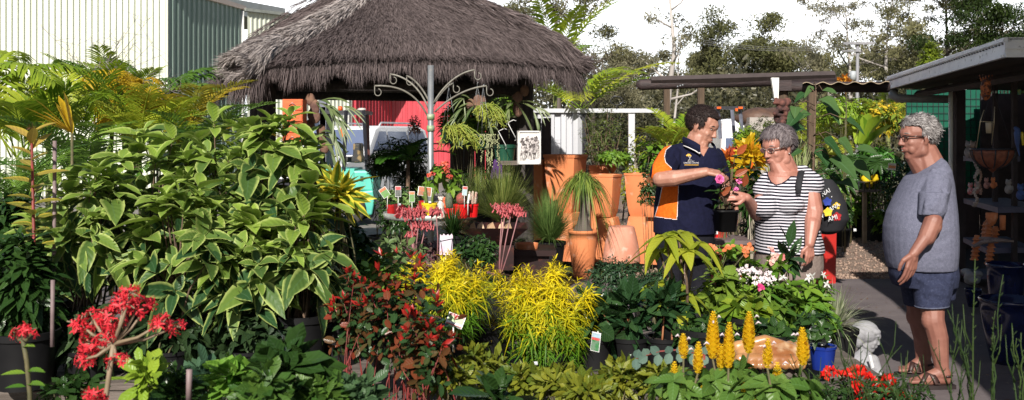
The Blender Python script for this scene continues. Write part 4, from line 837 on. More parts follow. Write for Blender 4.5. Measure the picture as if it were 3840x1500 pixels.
def glasses(root,c,M,h,m_fr,m_ln):
    P=lambda f,l,u: c+h*(M@A(f,l,u)); g=MB()
    for s in (-1,1):
        a=np.linspace(0,6.283,17); g.tube([P(.375-.05*abs(math.cos(x)*.5+.5),s*(.125+.085*math.cos(x)),.035+.055*math.sin(x)) for x in a],h*.008,5)
        g.tube([P(.33,s*.215,.06),P(.2,s*.30,.06),P(-.03,s*.335,.05)],h*.011,6)
    g.tube([P(.385,-.04,.05),P(.395,0,.06),P(.385,.04,.05)],h*.008,5); o=g.build('glasses',m_fr,root)
    for s in (-1,1):
        l=MB(); l.ell(P(.352,s*.125,.035),h*A(.008,.078,.05),M@rotz(-s*.25),14,8); l.build('lens',m_ln,o)
def hand(b,w,d,n,side,L=.19,curl=(.5,.55,.6,.7),thumb=.5,spread=.12,tr=1.0):
    """w wrist, d finger direction, n back-of-hand normal, side +1 thumb towards n x d"""
    d=unit(A(*d)); n=unit(A(*n)); s=unit(np.cross(n,d))*side; n=unit(np.cross(d,s))*side if side>0 else unit(np.cross(d,s))*side
    n=unit(A(*n)); k=L/.19
    w=A(*w)
    for i,o in enumerate((.030,.010,-.010,-.028)):
        kn=w+d*(.088-.006*abs(i-1))*k+s*o*k
        b.cap(w+d*.012*k+s*o*.55*k,.0165*k,kn,.0125*k)
        ln=(.043,.048,.045,.035)[i]*k; c=curl[i]; a=0; p=kn; dd=unit(d+s*(1.2-i)*spread*.35)
        for j,(f,rr) in enumerate(((1,.0105),(.62,.0095),(.5,.0082))):
            a+=c*(.7 if j==0 else 1.0); q=unit(dd*math.cos(a)-n*math.sin(a)); e=p+q*ln*f; b.cap(p,rr*k*1.02,e,rr*k*.9,10); p=e
    t0=w+d*.02*k+s*.026*k; t1=t0+unit(d*.75+s*.75-n*.25)*.042*k; t2=t1+unit(d+s*(.5-thumb)-n*thumb*.9)*.032*k; t3=t2+unit(d-s*thumb*.6-n*thumb*.8)*.026*k
    b.cap(t0,.017*k,t1,.0135*k); b.cap(t1,.0125*k,t2,.011*k,10); b.cap(t2,.011*k,t3,.009*k,10)
    b.cap(w-d*.01,.02*k*tr,w+d*.03*k,.02*k)

def cloth(name,c,c2=None,**k): return mat(name,c,c2,rough=.9,ns=60,bump=k.pop('bump',.35),bs=k.pop('bs',11),spec=.2,**k)
def pip(poly):
    poly=np.array(poly,float)
    def f(x,y):
        ins=np.zeros(len(x),bool); n=len(poly); dist=np.full(len(x),1e9)
        for i in range(n):
            (x1,y1),(x2,y2)=poly[i],poly[(i+1)%n]
            c=((y1>y)!=(y2>y))&(x<(x2-x1)*(y-y1)/((y2-y1)+1e-9)+x1); ins^=c
            L2=(x2-x1)**2+(y2-y1)**2; t=np.clip(((x-x1)*(x2-x1)+(y-y1)*(y2-y1))/L2,0,1); dist=np.minimum(dist,np.hypot(x-x1-t*(x2-x1),y-y1-t*(y2-y1)))
        return ins,dist
    return f
def px_of(c): return 1920+c[:,0]/c[:,1]*F, 510+(EYE-c[:,2])/c[:,1]*F
def folds(mb_list): pass

# ---- older man in profile -----------------------------------------------------
def older_man():
    d0=6.38
    Wd=lambda px,py,dy=0: W(px,py,d0+dy)
    t=thing('person','older man with curly grey hair in grey T-shirt and denim shorts, in profile','person',(W(3480,1400,6.3)[0],6.3,0))
    h=.292; hc=Wd(3441,519); M=frame3((-1,-.10,-.06))
    b=MB(); head_mass(b,hc,M,h,jowl=1.25,nose=1.12)
    b.cap(Wd(3470,575),.083,Wd(3490,640),.105); b.cap(Wd(3430,592),.055,Wd(3470,640),.08)
    # near arm
    S=Wd(3508,705,-.155); E=Wd(3500,850,-.30); Wr=Wd(3427,950,-.34)
    b.cap(S+A(0,.03,0),.050,E,.052); b.cap(Wd(3499,830,-.30),.056,Wd(3475,890,-.31),.052); b.cap(E,.050,Wr,.030)
    hand(b,Wr,(-.22,-.05,-1),(.5,-1,0),-1,L=.215,curl=(.25,.3,.35,.4),thumb=.3)
    # far arm
    b.cap(Wd(3480,690,.24),.07,Wd(3470,850,.27),.05); b.cap(Wd(3470,850,.27),.048,Wd(3385,945,.25),.03); hand(b,Wd(3385,945,.25),(-.3,0,-1),(.4,1,0),1,L=.2,curl=(.3,.35,.4,.4))
    # legs
    gz=0.035
    def leg(kx,ky,cx,cy,ax,ay,dy,toe,heel,hipx):
        K=Wd(kx,ky,dy); Cc=Wd(cx,cy,dy); An=Wd(ax,ay,dy)
        b.cap(Wd(hipx,1040,dy*.6),.085,K,.066); b.cap(K,.066,Cc,.062); b.cap(Cc,.063,An,.042); b.ell(K+A(-.02,0,0),(.055,.055,.07))
        An[2]=max(An[2],.10); H=A(W(heel,0,d0+dy)[0],d0+dy,gz+.03); B_=A(W(toe,0,d0+dy)[0]+.07,d0+dy-.01,gz+.022)
        b.cap(An,.043,A(An[0]+.01,An[1],gz+.06),.046); b.cap(A(An[0]+.005,An[1],gz+.06),.045,H,.036); b.cap(A(An[0]-.02,An[1],gz+.065),.040,B_,.026); b.cap(H,.034,B_+A(.04,0,0),.03)
        for i in range(5):
            o=(i-1.6)*.019; tp=B_+A(-.055+abs(i-0)*.006,o+.0,-.002); b.cap(B_+A(0,o,0),.014,tp,.0125-.0012*i,8)
        return B_,H,An
    n_=leg(3500,1200,3517,1265,3532,1385,-.17,3398,3548,3490)
    f_=leg(3442,1185,3462,1265,3462,1375,.13,3358,3480,3440)
    b.build('body',SKIN_O,t,remesh=.0046,sm_it=4)
    face_bits(t,hc,M,h,mat('grey_brow',(.25,.2,.18)),smile=1.2)
    glasses(t,hc,M,h,mat('black_frames',(.01,.01,.01),rough=.2),mat('smoked_lens',(.05,.03,.03),rough=.06,spec=.8))
    zone=lambda P:(P[:,2]>.30-.0*P[:,0])&(P[:,0]<.30)|(P[:,0]<.03)&(P[:,2]>.02)|(P[:,0]<-.18)&(P[:,2]>-.16)
    hairs(t,hc,M,h,leafmat('silver_hair',(.12,.105,.105),(.42,.40,.40),vein=0,rough=.5,trans=.1),mat('grey_hair_base',(.14,.12,.12),(.26,.24,.24),ns=30,bump=.8,bs=60),zone,n=4200,L=.10,w=.017,jit=.28,lump=.2,lift=.10,rad=(.415,.335,.355),
          dirf=lambda P:np.c_[-.6+2.0*np.sin(P[:,2]*25+P[:,0]*19)*.4,np.sin(P[:,0]*31)*.6,-.5+.5*np.cos(P[:,0]*27)])
    # shirt
    s=MB(); prof=[(618,3436,3530,.10),(636,3418,3548,.165),(665,3398,3564,.195),(700,3376,3575,.205),(745,3354,3582,.215),(800,3330,3587,.235),(850,3320,3588,.255),(900,3319,3589,.26),(950,3324,3588,.255),(985,3330,3586,.245),(1004,3336,3584,.235)]
    rings=[]
    for py,a_,b_,hd in prof:
        c=Wd((a_+b_)/2,py); c[2]+=(-.02 if py<640 else 0); tl={618:.045,636:.045,665:.03,700:.012}.get(py,0); rings.append((c+A(-.006,0,tl*.7),A((b_-a_)/2*d0/F-.014,0,tl),A(0,hd,0)))
    s.loft(rings,32,sq=2.3)
    s.cap(Wd(3512,690,-.140),.088,Wd(3500,780,-.262),.082); s.loft([(Wd(3504,720,-.215),A(.09,0,.0),A(0,.088,0)),(Wd(3493,800,-.268),A(.078,0,.012),A(0,.074,0))],24,sq=2.1); s.cap(Wd(3515,664,.13),.09,Wd(3500,780,.24),.085)
    Fd=[(Wd(x1,y1,dy),Wd(x2,y2,dy),w_,am*1.5) for x1,y1,x2,y2,dy,w_,am in ((3462,690,3448,800,-.28,.018,-.012),(3472,690,3470,790,-.31,.022,.012),(3530,670,3555,780,-.27,.016,-.010),(3580,900,3460,960,-.28,.02,.010),(3585,930,3480,985,-.28,.018,-.009),(3580,960,3440,996,-.28,.02,.009),(3560,840,3460,905,-.28,.022,.008),(3420,720,3380,775,-.24,.018,.010),(3440,735,3400,800,-.25,.018,-.008),(3500,640,3540,655,-.15,.015,.009),(3575,740,3520,860,-.27,.02,-.009),(3590,870,3520,920,-.27,.02,-.008),(3520,740,3490,790,-.33,.016,.009),(3560,990,3430,975,-.28,.016,-.008))]
    shirt=cloth('grey_marl_jersey',(.135,.138,.195),(.105,.11,.155),bump=.6,bs=9,c3=(.17,.175,.235),ns3=160)
    s.build('t_shirt',shirt,t,remesh=.0055,sm_it=5,folds=Fd)
    s=MB(); rings=[(Wd(3460,985),A(.20,0,0),A(0,.215,0)),(Wd(3463,1030),A(.205,0,0),A(0,.215,0)),(Wd(3467,1070),A(.19,0,0),A(0,.20,0))]
    s.loft(rings,28); s.cap(Wd(3500,1040,-.10),.125,Wd(3500,1090,-.13),.115)
    s.loft([(Wd(3500,1050,-.11),A(.125,0,0),A(0,.12,0)),(Wd(3494,1150,-.14),A(.100,0,.008),A(0,.10,0))],24,sq=2.2); s.loft([(Wd(3448,1050,.10),A(.125,0,0),A(0,.12,0)),(Wd(3450,1145,.12),A(.098,0,0),A(0,.10,0))],24,sq=2.2)
    s.loft([(Wd(3540,1040,.04),A(.06,0,0),A(0,.14,0)),(Wd(3535,1118,.05),A(.065,0,0),A(0,.11,0))],20,sq=2.2)
    den=cloth('faded_denim',(.028,.034,.070),(.020,.024,.050),bump=.5,bs=16,c3=(.045,.052,.095),ns3=90)
    s.build('shorts',den,t,remesh=.006,sm_it=4,folds=[(Wd(x1,y1,dy),Wd(x2,y2,dy),w_,am) for x1,y1,x2,y2,dy,w_,am in ((3420,1030,3500,1080,-.2,.02,.010),(3400,1060,3480,1130,-.2,.018,-.009),(3560,1040,3500,1130,-.2,.02,.009),(3470,1020,3450,1150,-.22,.015,-.008),(3530,1060,3530,1140,-.2,.015,-.008))])
    q=MB(); q.tube([Wd(3494,1150,-.14)+A(.100*math.cos(a),.10*math.sin(a),.006+.006*math.cos(a)) for a in np.linspace(0,6.283,24)],.005,6); q.build('shorts_hem',cloth('denim_hem',(.09,.10,.15)),t)
    for (B_,H,An),lab in ((n_,'s'),(f_,'s')):
        so=MB(); xs=np.linspace(B_[0]-.072,H[0]+.045,14); wd=.048*np.sin(np.linspace(.5,2.7,14))**.5+.0
        y0=B_[1]; v=[]
        for z in (.006,gz-.004):
            for x,w_ in zip(xs,wd): v.append((x,y0-w_,z+.004)); v.append((x,y0+w_,z+.004))
        v=np.array(v); k=28; qd=[]
        for i in range(13): a=2*i; qd+=[[a,a+1,a+3,a+2],[k+a,k+a+2,k+a+3,k+a+1],[a,a+2,k+a+2,k+a],[a+1,k+a+1,k+a+3,a+3]]
        qd+=[[0,k,k+1,1],[26,27,k+27,k+26]]
        so.add(v,qd); sole=so.build('sandal',mat('dark_sandal_rubber',(.02,.012,.012),rough=.6),t,smooth=False)
        st=MB(); mx=(B_[0]*.62+An[0]*.38)
        for (xa,xb) in ((B_[0]+.0,An[0]-.03),(An[0]-.05,B_[0]+.03)):
            a=np.linspace(0,math.pi,11); pts=[A(xa*(1-i/10)+xb*i/10, y0-.049*math.cos(x), gz+.01+(.058+(xb>xa)*.0)*math.sin(x)) for i,x in enumerate(a)]
            P=np.array(pts); v=np.vstack([P+A(-.016,0,0),P+A(.016,0,0)]); v2=np.vstack([v,v+A(0,0,.006)]); i=np.arange(10)
            st.add(v2,np.vstack([np.stack([i,i+1,i+12,i+11],-1),np.stack([i+22,i+33,i+34,i+23],-1),np.stack([i,i+22,i+23,i+1],-1),np.stack([i+11,i+12,i+34,i+33],-1)]))
        st.build('strap',mat('brown_leather_strap',(.05,.022,.018),rough=.5),sole)
        e=MB()
        a=np.linspace(0,math.pi,11); e.tube([A(H[0]-.02+.05*math.sin(x),y0-.036*math.cos(x),gz+.055) for x in a],.007,5); e.build('heel_strap',mat('brown_leather_strap',(.05,.022,.018)),sole)
older_man()

# ---- staff man ---------------------------------------------------------------
def staff_man():
    d0=7.3; Wd=lambda px,py,dy=0: W(px,py,d0+dy)
    t=thing('person','dark haired man in a navy and orange polo shirt bending over a pink flower','person',(W(2570,0,7.3)[0],7.3,0))
    h=.292; hc=Wd(2634,478); M=frame3((.78,-.52,-.36),(.15,0,1))
    b=MB(); head_mass(b,hc,M,h,jowl=1.05)
    b.cap(Wd(2618,520),.080,Wd(2595,585,.02),.095); b.cap(Wd(2630,540,-.03),.05,Wd(2615,590),.075)
    S=Wd(2500,600,-.1); E=Wd(2478,672,-.30); Wr=Wd(2648,645,-.42)
    b.cap(S,.052,E,.056); b.cap(E,.058,Wd(2530,668,-.34),.058); b.cap(Wd(2530,668,-.34),.056,Wr,.033)
    hand(b,Wr,(1,-.1,-.12),(.1,-.45,1),1,L=.20,curl=(.75,.8,.8,.8),thumb=.75)
    # far arm carrying the pot
    b.cap(Wd(2688,600,.10),.06,Wd(2722,735,.02),.048); b.cap(Wd(2722,735,.02),.046,Wd(2752,755,-.20),.033)
    hand(b,Wd(2752,765,-.22),(.02,-.25,-1),(1,.25,0),-1,L=.20,curl=(.15,.2,.25,.3),thumb=.2)
    # legs and feet
    for px,dy in ((2515,0),(2620,.05)):
        b.cap(Wd(px,900,dy),.10,A(Wd(px,0,dy)[0],d0+dy,.5),.07); b.cap(A(Wd(px,0,dy)[0],d0+dy,.5),.065,A(Wd(px,0,dy)[0],d0+dy,.1),.04); b.cap(A(Wd(px,0,dy)[0],d0+dy,.05),.04,A(Wd(px,0,dy)[0]+.12,d0+dy-.1,.04),.03)
    b.build('body',SKIN,t,remesh=.0046,sm_it=4)
    dk=mat('dark_brown_hair_base',(.018,.011,.010),(.03,.018,.016),ns=30,bump=.6)
    face_bits(t,hc,M,h,dk,smile=1.0)
    zone=lambda P:(P[:,2]>.33)|(P[:,0]<.05)&(P[:,2]>.06)|(P[:,0]<-.16)&(P[:,2]>-.20)|(abs(P[:,1])>.24)&(P[:,0]<.12)&(P[:,2]>.05)|(abs(P[:,1])>.28)&(P[:,0]<.06)&(P[:,0]>0)&(P[:,2]>-.06)
    hairs(t,hc,M,h,leafmat('dark_brown_hair',(.008,.006,.006),(.035,.022,.02),vein=0,rough=.7,trans=0,spec=.15),dk,zone,n=4500,L=.065,w=.011,jit=.22,lift=.3,rad=(.435,.332,.365),dirf=lambda P:np.c_[.5+0*P[:,0],.3+0*P[:,0],.2-1.6*(P[:,2]<.2)])
    # polo shirt
    s=MB(); prof=[(550,2576,2648,.08),(558,2545,2684,.125),(580,2508,2702,.165),(615,2486,2712,.185),(660,2472,2708,.195),(710,2462,2698,.205),(770,2455,2688,.21),(830,2452,2684,.21),(872,2452,2682,.205)]
    rings=[]
    for py,a_,b_,hd in prof: rings.append((Wd((a_+b_)/2,py,.02),A((b_-a_)/2*d0/F,-.04,0),A(.03,hd,0)))
    s.loft(rings,36,sq=2.35)
    s.cap(Wd(2516,592,-.05),.092,Wd(2484,648,-.235),.092); s.cap(Wd(2512,585,-.02),.07,Wd(2560,570,0),.07); s.cap(Wd(2680,590,.06),.075,Wd(2702,660,.09),.075)
    Fd=[(Wd(x1,y1,dy),Wd(x2,y2,dy),w_,am*1.5) for x1,y1,x2,y2,dy,w_,am in ((2525,660,2560,790,-.19,.022,.012),(2545,660,2590,800,-.19,.02,-.010),(2600,700,2650,860,-.2,.024,.012),(2640,620,2690,760,-.15,.024,.013),(2665,640,2690,800,-.13,.02,-.010),(2500,760,2570,850,-.18,.02,.010),(2480,800,2540,870,-.17,.02,-.009),(2515,590,2498,650,-.16,.018,-.012),(2505,560,2480,640,-.22,.02,.010),(2540,575,2535,650,-.17,.02,-.010),(2640,590,2600,690,-.18,.022,.008))]
    navy=cloth('navy_polo_cloth',(.006,.007,.028),(.004,.005,.02),bump=.6,bs=10); orange=cloth('orange_panel_cloth',(.78,.15,.012),(.66,.11,.008),bump=.5,bs=10); pipg=cloth('white_piping',(.75,.72,.72))
    Z=lambda L:[(x/2.0125+2400,y/2.0125+370) for x,y in L]
    f1=pip(Z([(292,300),(322,328),(250,345),(198,388),(186,440),(196,480),(240,522),(250,700),(60,700),(92,560),(96,500),(120,440),(170,370),(225,325)])); f3=pip([(2605,540),(2668,540),(2655,556),(2638,586),(2618,560)]); f2=pip(Z([(170,640),(292,640),(288,760),(280,915),(108,893),(140,790)]))
    def paint(c,n):
        x,y=px_of(c); i1,d1=f1(x,y); i2,d2=f2(x,y); front=(c[:,1]<d0+.10); r=np.zeros(len(c)); i1&=~((y>370+610/2.0125)&(c[:,1]>d0-.10)); i2&=(c[:,1]<d0+.02)
        r[(i1|i2)&front]=1; e=((d1<2.0)&i1&(x>2400+175/2.0125)&(y<370+525/2.0125)|(d2<2.0)&i2)&front; r[e]=2; i3,d3=f3(x,y); r[i3&(c[:,1]<d0)]=3; return r
    s.build('polo_shirt',[navy,orange,pipg,SKIN],t,remesh=.0042,sm_it=4,paint=paint,folds=Fd)
    # collar with piping
    s=MB(); cpts=[(2560,552,.06),(2552,535,.02),(2556,530,-.06),(2576,538,-.12),(2600,550,-.15),(2618,562,-.165)]
    P=np.array([Wd(x,y,dy) for x,y,dy in cpts]); P2=np.array([Wd(x+8,y+16,dy-.02) for x,y,dy in cpts]); i=np.arange(5)
    P0=P+A(.012,0,.035); v=np.vstack([P0,P2,P0+A(.006,.012,0),P2+A(.006,.012,0)])
    s.add(v,np.vstack([np.stack([i,i+1,i+7,i+6],-1),np.stack([i+12,i+18,i+19,i+13],-1),np.stack([i,i+12,i+13,i+1],-1),np.stack([i+6,i+7,i+19,i+18],-1)]))
    cl=s.build('collar',navy,t); q=MB(); q.tube(P2[:],.004,5); q.build('collar_piping',pipg,cl)
    s=MB(); cp=[(2668,566,-.10),(2682,556,-.02),(2680,540,.05),(2668,530,.08)]; P=np.array([Wd(x,y,dy) for x,y,dy in cp]); P2=np.array([Wd(x+7,y+16,dy-.01) for x,y,dy in cp]); i=np.arange(3); v=np.vstack([P,P2,P+A(-.01,.01,0),P2+A(-.01,.01,0)])
    s.add(v,np.vstack([np.stack([i,i+1,i+5,i+4],-1),np.stack([i+8,i+12,i+13,i+9],-1),np.stack([i,i+8,i+9,i+1],-1)])); cl=s.build('collar',navy,t); q=MB(); q.tube(P2,.0035,5); q.build('collar_piping',pipg,cl)
    q=MB(); q.ell(Wd(2624,574,-.195),(.006,.004,.006)); q.build('button',pipg,t)
    # emblem and words on the chest
    ang=rotz(R(8)); o=Wd(2592,606,-.205)
    lg=MB(); 
    for (x,z,r) in ((-8,9,3.6),(-3,12,4),(2,12,3.6),(6,8,3.4),(-4,8,3.2),(2,8,3)): lg.ell(Wd(2584+x,592-z,-.206),(r*.002*.9,.002,r*.002*.8),None,8,5)
    em=lg.build('emblem_crown',mat('gold_thread',(.75,.42,.05)),t)
    lg=MB(); lg.tube([Wd(2586,600,-.21),Wd(2587,593,-.21),Wd(2583,587,-.211),Wd(2581,582,-.211)],[.003,.0022,.0016,.001],5); lg.tube([Wd(2587,593,-.21),Wd(2592,585,-.211)],[.0018,.001],5); lg.tube([Wd(2580,600,-.21),Wd(2595,600,-.21)],.0012,5); lg.build('emblem_trunk',pipg,em)
    for txt,px,py,sz,mm in (('HERVEY BAY',2591,604.5,.0085,pipg),('GARDEN CENTRE',2592,611,.0135,pipg)):
        text_mesh(txt,Wd(px,py,-.212),sz,mm,t,yaw=-4)
    q=MB(); q.box(Wd(2593,618.5,-.210),(.10,.002,.004),rotz(R(-4))); q.build('emblem_rule',mat('gold_thread',(.75,.42,.05)),t,smooth=False)
    # trousers and shoes
    s=MB(); s.loft([(Wd(2567,862,.02),A(.215,-.03,0),A(.03,.185,0)),(Wd(2567,910,.02),A(.215,-.03,0),A(.03,.185,0)),(Wd(2567,960,.02),A(.2,-.03,0),A(.03,.17,0))],28)
    for px,dy in ((2515,0),(2620,.05)):
        x=Wd(px,0,dy)[0]; s.cap(Wd(px,940,dy),.115,A(x,d0+dy,.5),.085); s.cap(A(x,d0+dy,.5),.085,A(x,d0+dy,.12),.07)
    s.build('trousers',cloth('black_trousers',(.008,.008,.012),(.012,.012,.018)),t,remesh=.008,sm_it=3)
    for px,dy in ((2515,0),(2620,.05)):
        x=Wd(px,0,dy)[0]; q=MB(); q.cap(A(x-.03,d0+dy,.055),.05,A(x+.14,d0+dy-.12,.05),.045); q.build('shoe',M_DARKSHOE,t)
M_DARKSHOE=mat('black_shoe_leather',(.01,.01,.01),rough=.4)
def text_mesh(txt,loc,size,m,parent,yaw=0,ext=.0006,tilt=0,name='lettering',pitch=90):
    cu=bpy.data.curves.new('txt','FONT'); cu.body=txt; cu.size=size; cu.extrude=ext; cu.align_x='CENTER'; cu.align_y='CENTER'; cu.resolution_u=2
    o=bpy.data.objects.new('txt',cu); COL.objects.link(o); dg=bpy.context.evaluated_depsgraph_get(); me=bpy.data.meshes.new_from_object(o.evaluated_get(dg)); bpy.data.objects.remove(o)
    off=Vector((0,0,0)); p=parent
    while p is not None: off=off+p.location; p=p.parent
    me.transform(Matrix.Translation(Vector(loc)-off)@Matrix.Rotation(R(yaw),4,'Z')@Matrix.Rotation(R(pitch),4,'X')@Matrix.Rotation(R(tilt),4,'Z'))
    me.name=name; me.materials.clear(); me.materials.append(m); n=bpy.data.objects.new(name,me); COL.objects.link(n); n.parent=parent; return n
staff_man()

# ---- woman -------------------------------------------------------------------
def stripe_mat():
    m=bpy.data.materials.new('navy_white_stripe'); m.use_nodes=True; nt=m.node_tree; b=nt.nodes['Principled BSDF']; b.inputs['Roughness'].default_value=.9; b.inputs['Specular IOR Level'].default_value=.2
    tc=nt.nodes.new('ShaderNodeTexCoord'); sp=nt.nodes.new('ShaderNodeSeparateXYZ'); nt.links.new(tc.outputs['Object'],sp.inputs[0])
    nz=_noise(nt,3.2,2); a=nt.nodes.new('ShaderNodeMath'); a.operation='MULTIPLY_ADD'; nt.links.new(nz,a.inputs[0]); a.inputs[1].default_value=.045; nt.links.new(sp.outputs[2],a.inputs[2])
    xx=nt.nodes.new('ShaderNodeMath'); xx.operation='MULTIPLY_ADD'; nt.links.new(sp.outputs[0],xx.inputs[0]); xx.inputs[1].default_value=.02; nt.links.new(a.outputs[0],xx.inputs[2])
    s=nt.nodes.new('ShaderNodeMath'); s.operation='MULTIPLY'; nt.links.new(xx.outputs[0],s.inputs[0]); s.inputs[1].default_value=45
    f=nt.nodes.new('ShaderNodeMath'); f.operation='FRACT'; nt.links.new(s.outputs[0],f.inputs[0])
    g=nt.nodes.new('ShaderNodeMath'); g.operation='GREATER_THAN'; nt.links.new(f.outputs[0],g.inputs[0]); g.inputs[1].default_value=.47
    col=_mix(nt,g.outputs[0],(.58,.56,.62),(.006,.007,.016)); nt.links.new(col,b.inputs['Base Color'])
    bn=nt.nodes.new('ShaderNodeBump'); bn.inputs['Strength'].default_value=.4; bn.inputs['Distance'].default_value=.01; nt.links.new(_noise(nt,12,4),bn.inputs['Height']); nt.links.new(bn.outputs[0],b.inputs['Normal'])
    return m
def woman():
    d0=7.3; Wd=lambda px,py,dy=0: W(px,py,d0+dy)
    t=thing('person','grey haired woman in glasses and a navy and white striped top, touching the flower','person',(W(2960,0,7.3)[0],7.3,0))
    h=.31; hc=Wd(2916,557); M=frame3((-.84,-.50,-.22),(-.05,0,1))
    b=MB(); head_mass(b,hc,M,h,jowl=1.2)
    b.cap(Wd(2934,590),.066,Wd(2955,655,.02),.09); b.cap(Wd(2908,610,-.03),.05,Wd(2935,660,-.02),.085)
    b.loft([(Wd(2950,640,.0),A(.12,.03,0),A(-.03,.09,0)),(Wd(2944,662,.0),A(.13,.03,0),A(-.03,.09,0))],24)
    # far raised arm
    b.cap(Wd(2872,690,.02),.05,Wd(2838,800,-.06),.054); b.cap(Wd(2838,800,-.06),.055,Wd(2800,742,-.26),.033)
    hand(b,Wd(2796,738,-.27),(-.8,-.15,.1),(.2,-.9,.5),1,L=.185,curl=(.35,.5,.6,.65),thumb=.35,spread=.3)
    # near hanging arm
    b.cap(Wd(3036,690,-.03),.062,Wd(3050,790,-.13),.070); b.cap(Wd(3050,790,-.13),.066,Wd(3046,850,-.2),.055); b.cap(Wd(3046,840,-.2),.055,Wd(3036,915,-.27),.034)
    hand(b,Wd(3036,918,-.27),(-.02,-.15,-1),(.35,-1,0),-1,L=.185,curl=(.45,.6,.7,.75),thumb=.45)
    for px,dy in ((2905,0),(3010,.04)):
        x=Wd(px,0,dy)[0]; b.cap(Wd(px,1000,dy),.10,A(x,d0+dy,.5),.07); b.cap(A(x,d0+dy,.5),.065,A(x,d0+dy,.1),.04); b.cap(A(x,d0+dy,.05),.04,A(x-.10,d0+dy-.1,.035),.03)
    b.build('body',SKIN_W,t,remesh=.0046,sm_it=4)
    gb=mat('grey_brown_hair_base',(.10,.075,.08),(.20,.17,.17),ns=30,bump=.6)
    face_bits(t,hc,M,h,gb,smile=.9,teeth=False); glasses(t,hc,M,h,mat('silver_frames',(.55,.45,.42),rough=.25,metal=.5),mat('tinted_lens',(.16,.08,.08),rough=.06,spec=.8))
    zone=lambda P:(P[:,2]>.36)|(P[:,0]<.02)&(P[:,2]>.08)|(P[:,0]<-.20)&(P[:,2]>-.25)|(abs(P[:,1])>.22)&(P[:,0]<.14)&(P[:,2]>.14)
    hairs(t,hc,M,h,leafmat('salt_pepper_hair',(.030,.020,.024),(.24,.21,.22),vein=0,rough=.6,trans=0,spec=.2),gb,zone,n=4200,L=.15,w=.012,jit=.10,lift=.07,rad=(.455,.35,.385),lump=.2,seed=8,dirf=lambda P:np.c_[.7-1.5*(P[:,0]<-.1),.35*np.sign(P[:,1]),-.5+0*P[:,0]])
    e=MB(); e.ell(hc+h*(M@A(.0,.335,-.12)),(.006,.006,.006)); e.build('earring',mat('silver',(.7,.7,.7),metal=1,rough=.2),t)
    st=stripe_mat()
    s=MB(); prof=[(668,2868,3030,.11),(690,2860,3046,.145),(725,2852,3052,.18),(760,2838,3050,.205),(790,2830,3050,.215),(830,2836,3058,.205),(870,2838,3070,.205),(910,2836,3082,.21),(945,2834,3088,.215)]
    for k,(py,a_,b_,hd) in enumerate(prof): pass
    rings=[(Wd((a_+b_)/2,py,.02)+A(0,0,(.02 if k==0 else 0)),A((b_-a_)/2*d0/F,.05,0),A(-.04,hd,0)) for k,(py,a_,b_,hd) in enumerate(prof)]
    s.loft(rings,36,sq=2.3)
    s.ell(Wd(2870,775,-.12),(.105,.10,.085)); s.ell(Wd(2960,770,-.15),(.11,.09,.085))
    s.cap(Wd(3010,657,0),.076,Wd(3040,692,-.05),.098); s.cap(Wd(3000,650,0),.05,Wd(2985,658,.0),.05); s.cap(Wd(2880,675,.02),.062,Wd(2860,712,.0),.074)
    Fd=[(Wd(x1,y1,dy),Wd(x2,y2,dy),w_,am*1.5) for x1,y1,x2,y2,dy,w_,am in ((2860,840,2890,930,-.22,.024,.012),(2880,820,2930,930,-.22,.022,-.011),(2930,840,2990,930,-.22,.024,.012),(2990,800,3020,930,-.2,.02,-.012),(3060,850,3080,930,-.14,.02,.012),(2930,700,2900,760,-.2,.02,.006),(3010,700,2990,770,-.18,.02,-.010))]
    # scoop neck is cut by material: neckline faces show the skin of the chest
    f1=pip([(2876,630),(2880,662),(2890,682),(2908,694),(2930,690),(2952,676),(2972,656),(2990,632),(2960,600),(2890,610)])
    def paint(c,n):
        x,y=px_of(c); i1,d1=f1(x,y); fr=c[:,1]<d0+.08; r=np.zeros(len(c)); r[i1&fr]=1; r[(d1<2.3)&fr&(y>640)]=2; return r
    s.build('striped_top',[st,SKIN_W,cloth('navy_binding',(.01,.01,.022))],t,remesh=.0045,sm_it=4,paint=paint,folds=Fd)
    s=MB(); s.loft([(Wd(2960,935,.02),A(.235,.05,0),A(-.04,.195,0)),(Wd(2960,1000,.02),A(.24,.05,0),A(-.04,.2,0)),(Wd(2960,1040,.02),A(.225,.05,0),A(-.04,.19,0))],28)
    for px,dy in ((2905,0),(3010,.04)):
        x=Wd(px,0,dy)[0]; s.cap(Wd(px,1020,dy),.125,A(x,d0+dy,.55),.10); s.cap(A(x,d0+dy,.55),.10,A(x,d0+dy,.40),.098)
    s.build('trousers',cloth('khaki_cotton',(.24,.19,.17),(.18,.14,.125)),t,remesh=.007,sm_it=3)
    for px,dy in ((2905,0),(3010,.04)):
        x=Wd(px,0,dy)[0]; q=MB(); q.cap(A(x+.03,d0+dy,.05),.045,A(x-.12,d0+dy-.1,.045),.04); q.build('shoe',M_DARKSHOE,t)
    # backpack
    t2=thing('backpack','black backpack with white letters and blue, yellow and red hibiscus on the woman\'s back','backpack',Wd(3110,800,.18))
    bk=mat('black_bag_cloth',(.008,.008,.012),(.014,.014,.018),rough=.85,bump=.5,bs=14)
    s=MB(); s.loft([(Wd(3096,672,.22),A(.04,0,0),A(0,.08,0)),(Wd(3100,700,.20),A(.085,.02,0),A(0,.12,0)),(Wd(3112,760,.18),A(.115,.02,0),A(0,.15,0)),(Wd(3116,820,.18),A(.13,.02,0),A(0,.16,0)),(Wd(3108,862,.18),A(.10,.02,0),A(0,.13,0)),(Wd(3100,876,.18),A(.05,.02,0),A(0,.08,0))],28)
    s.build('bag',bk,t2,remesh=.008,sm_it=4)
    q=MB(); q.tube([Wd(3014,634,.06),Wd(3004,645,-.10),Wd(2995,690,-.175),Wd(2994,725,-.20)],[.02,.024,.024,.018],8,flat=.4); q.tube([Wd(3010,640,.06),Wd(3040,670,.20),Wd(3085,690,.22)],.018,8,flat=.5); q.build('strap',bk,t2)
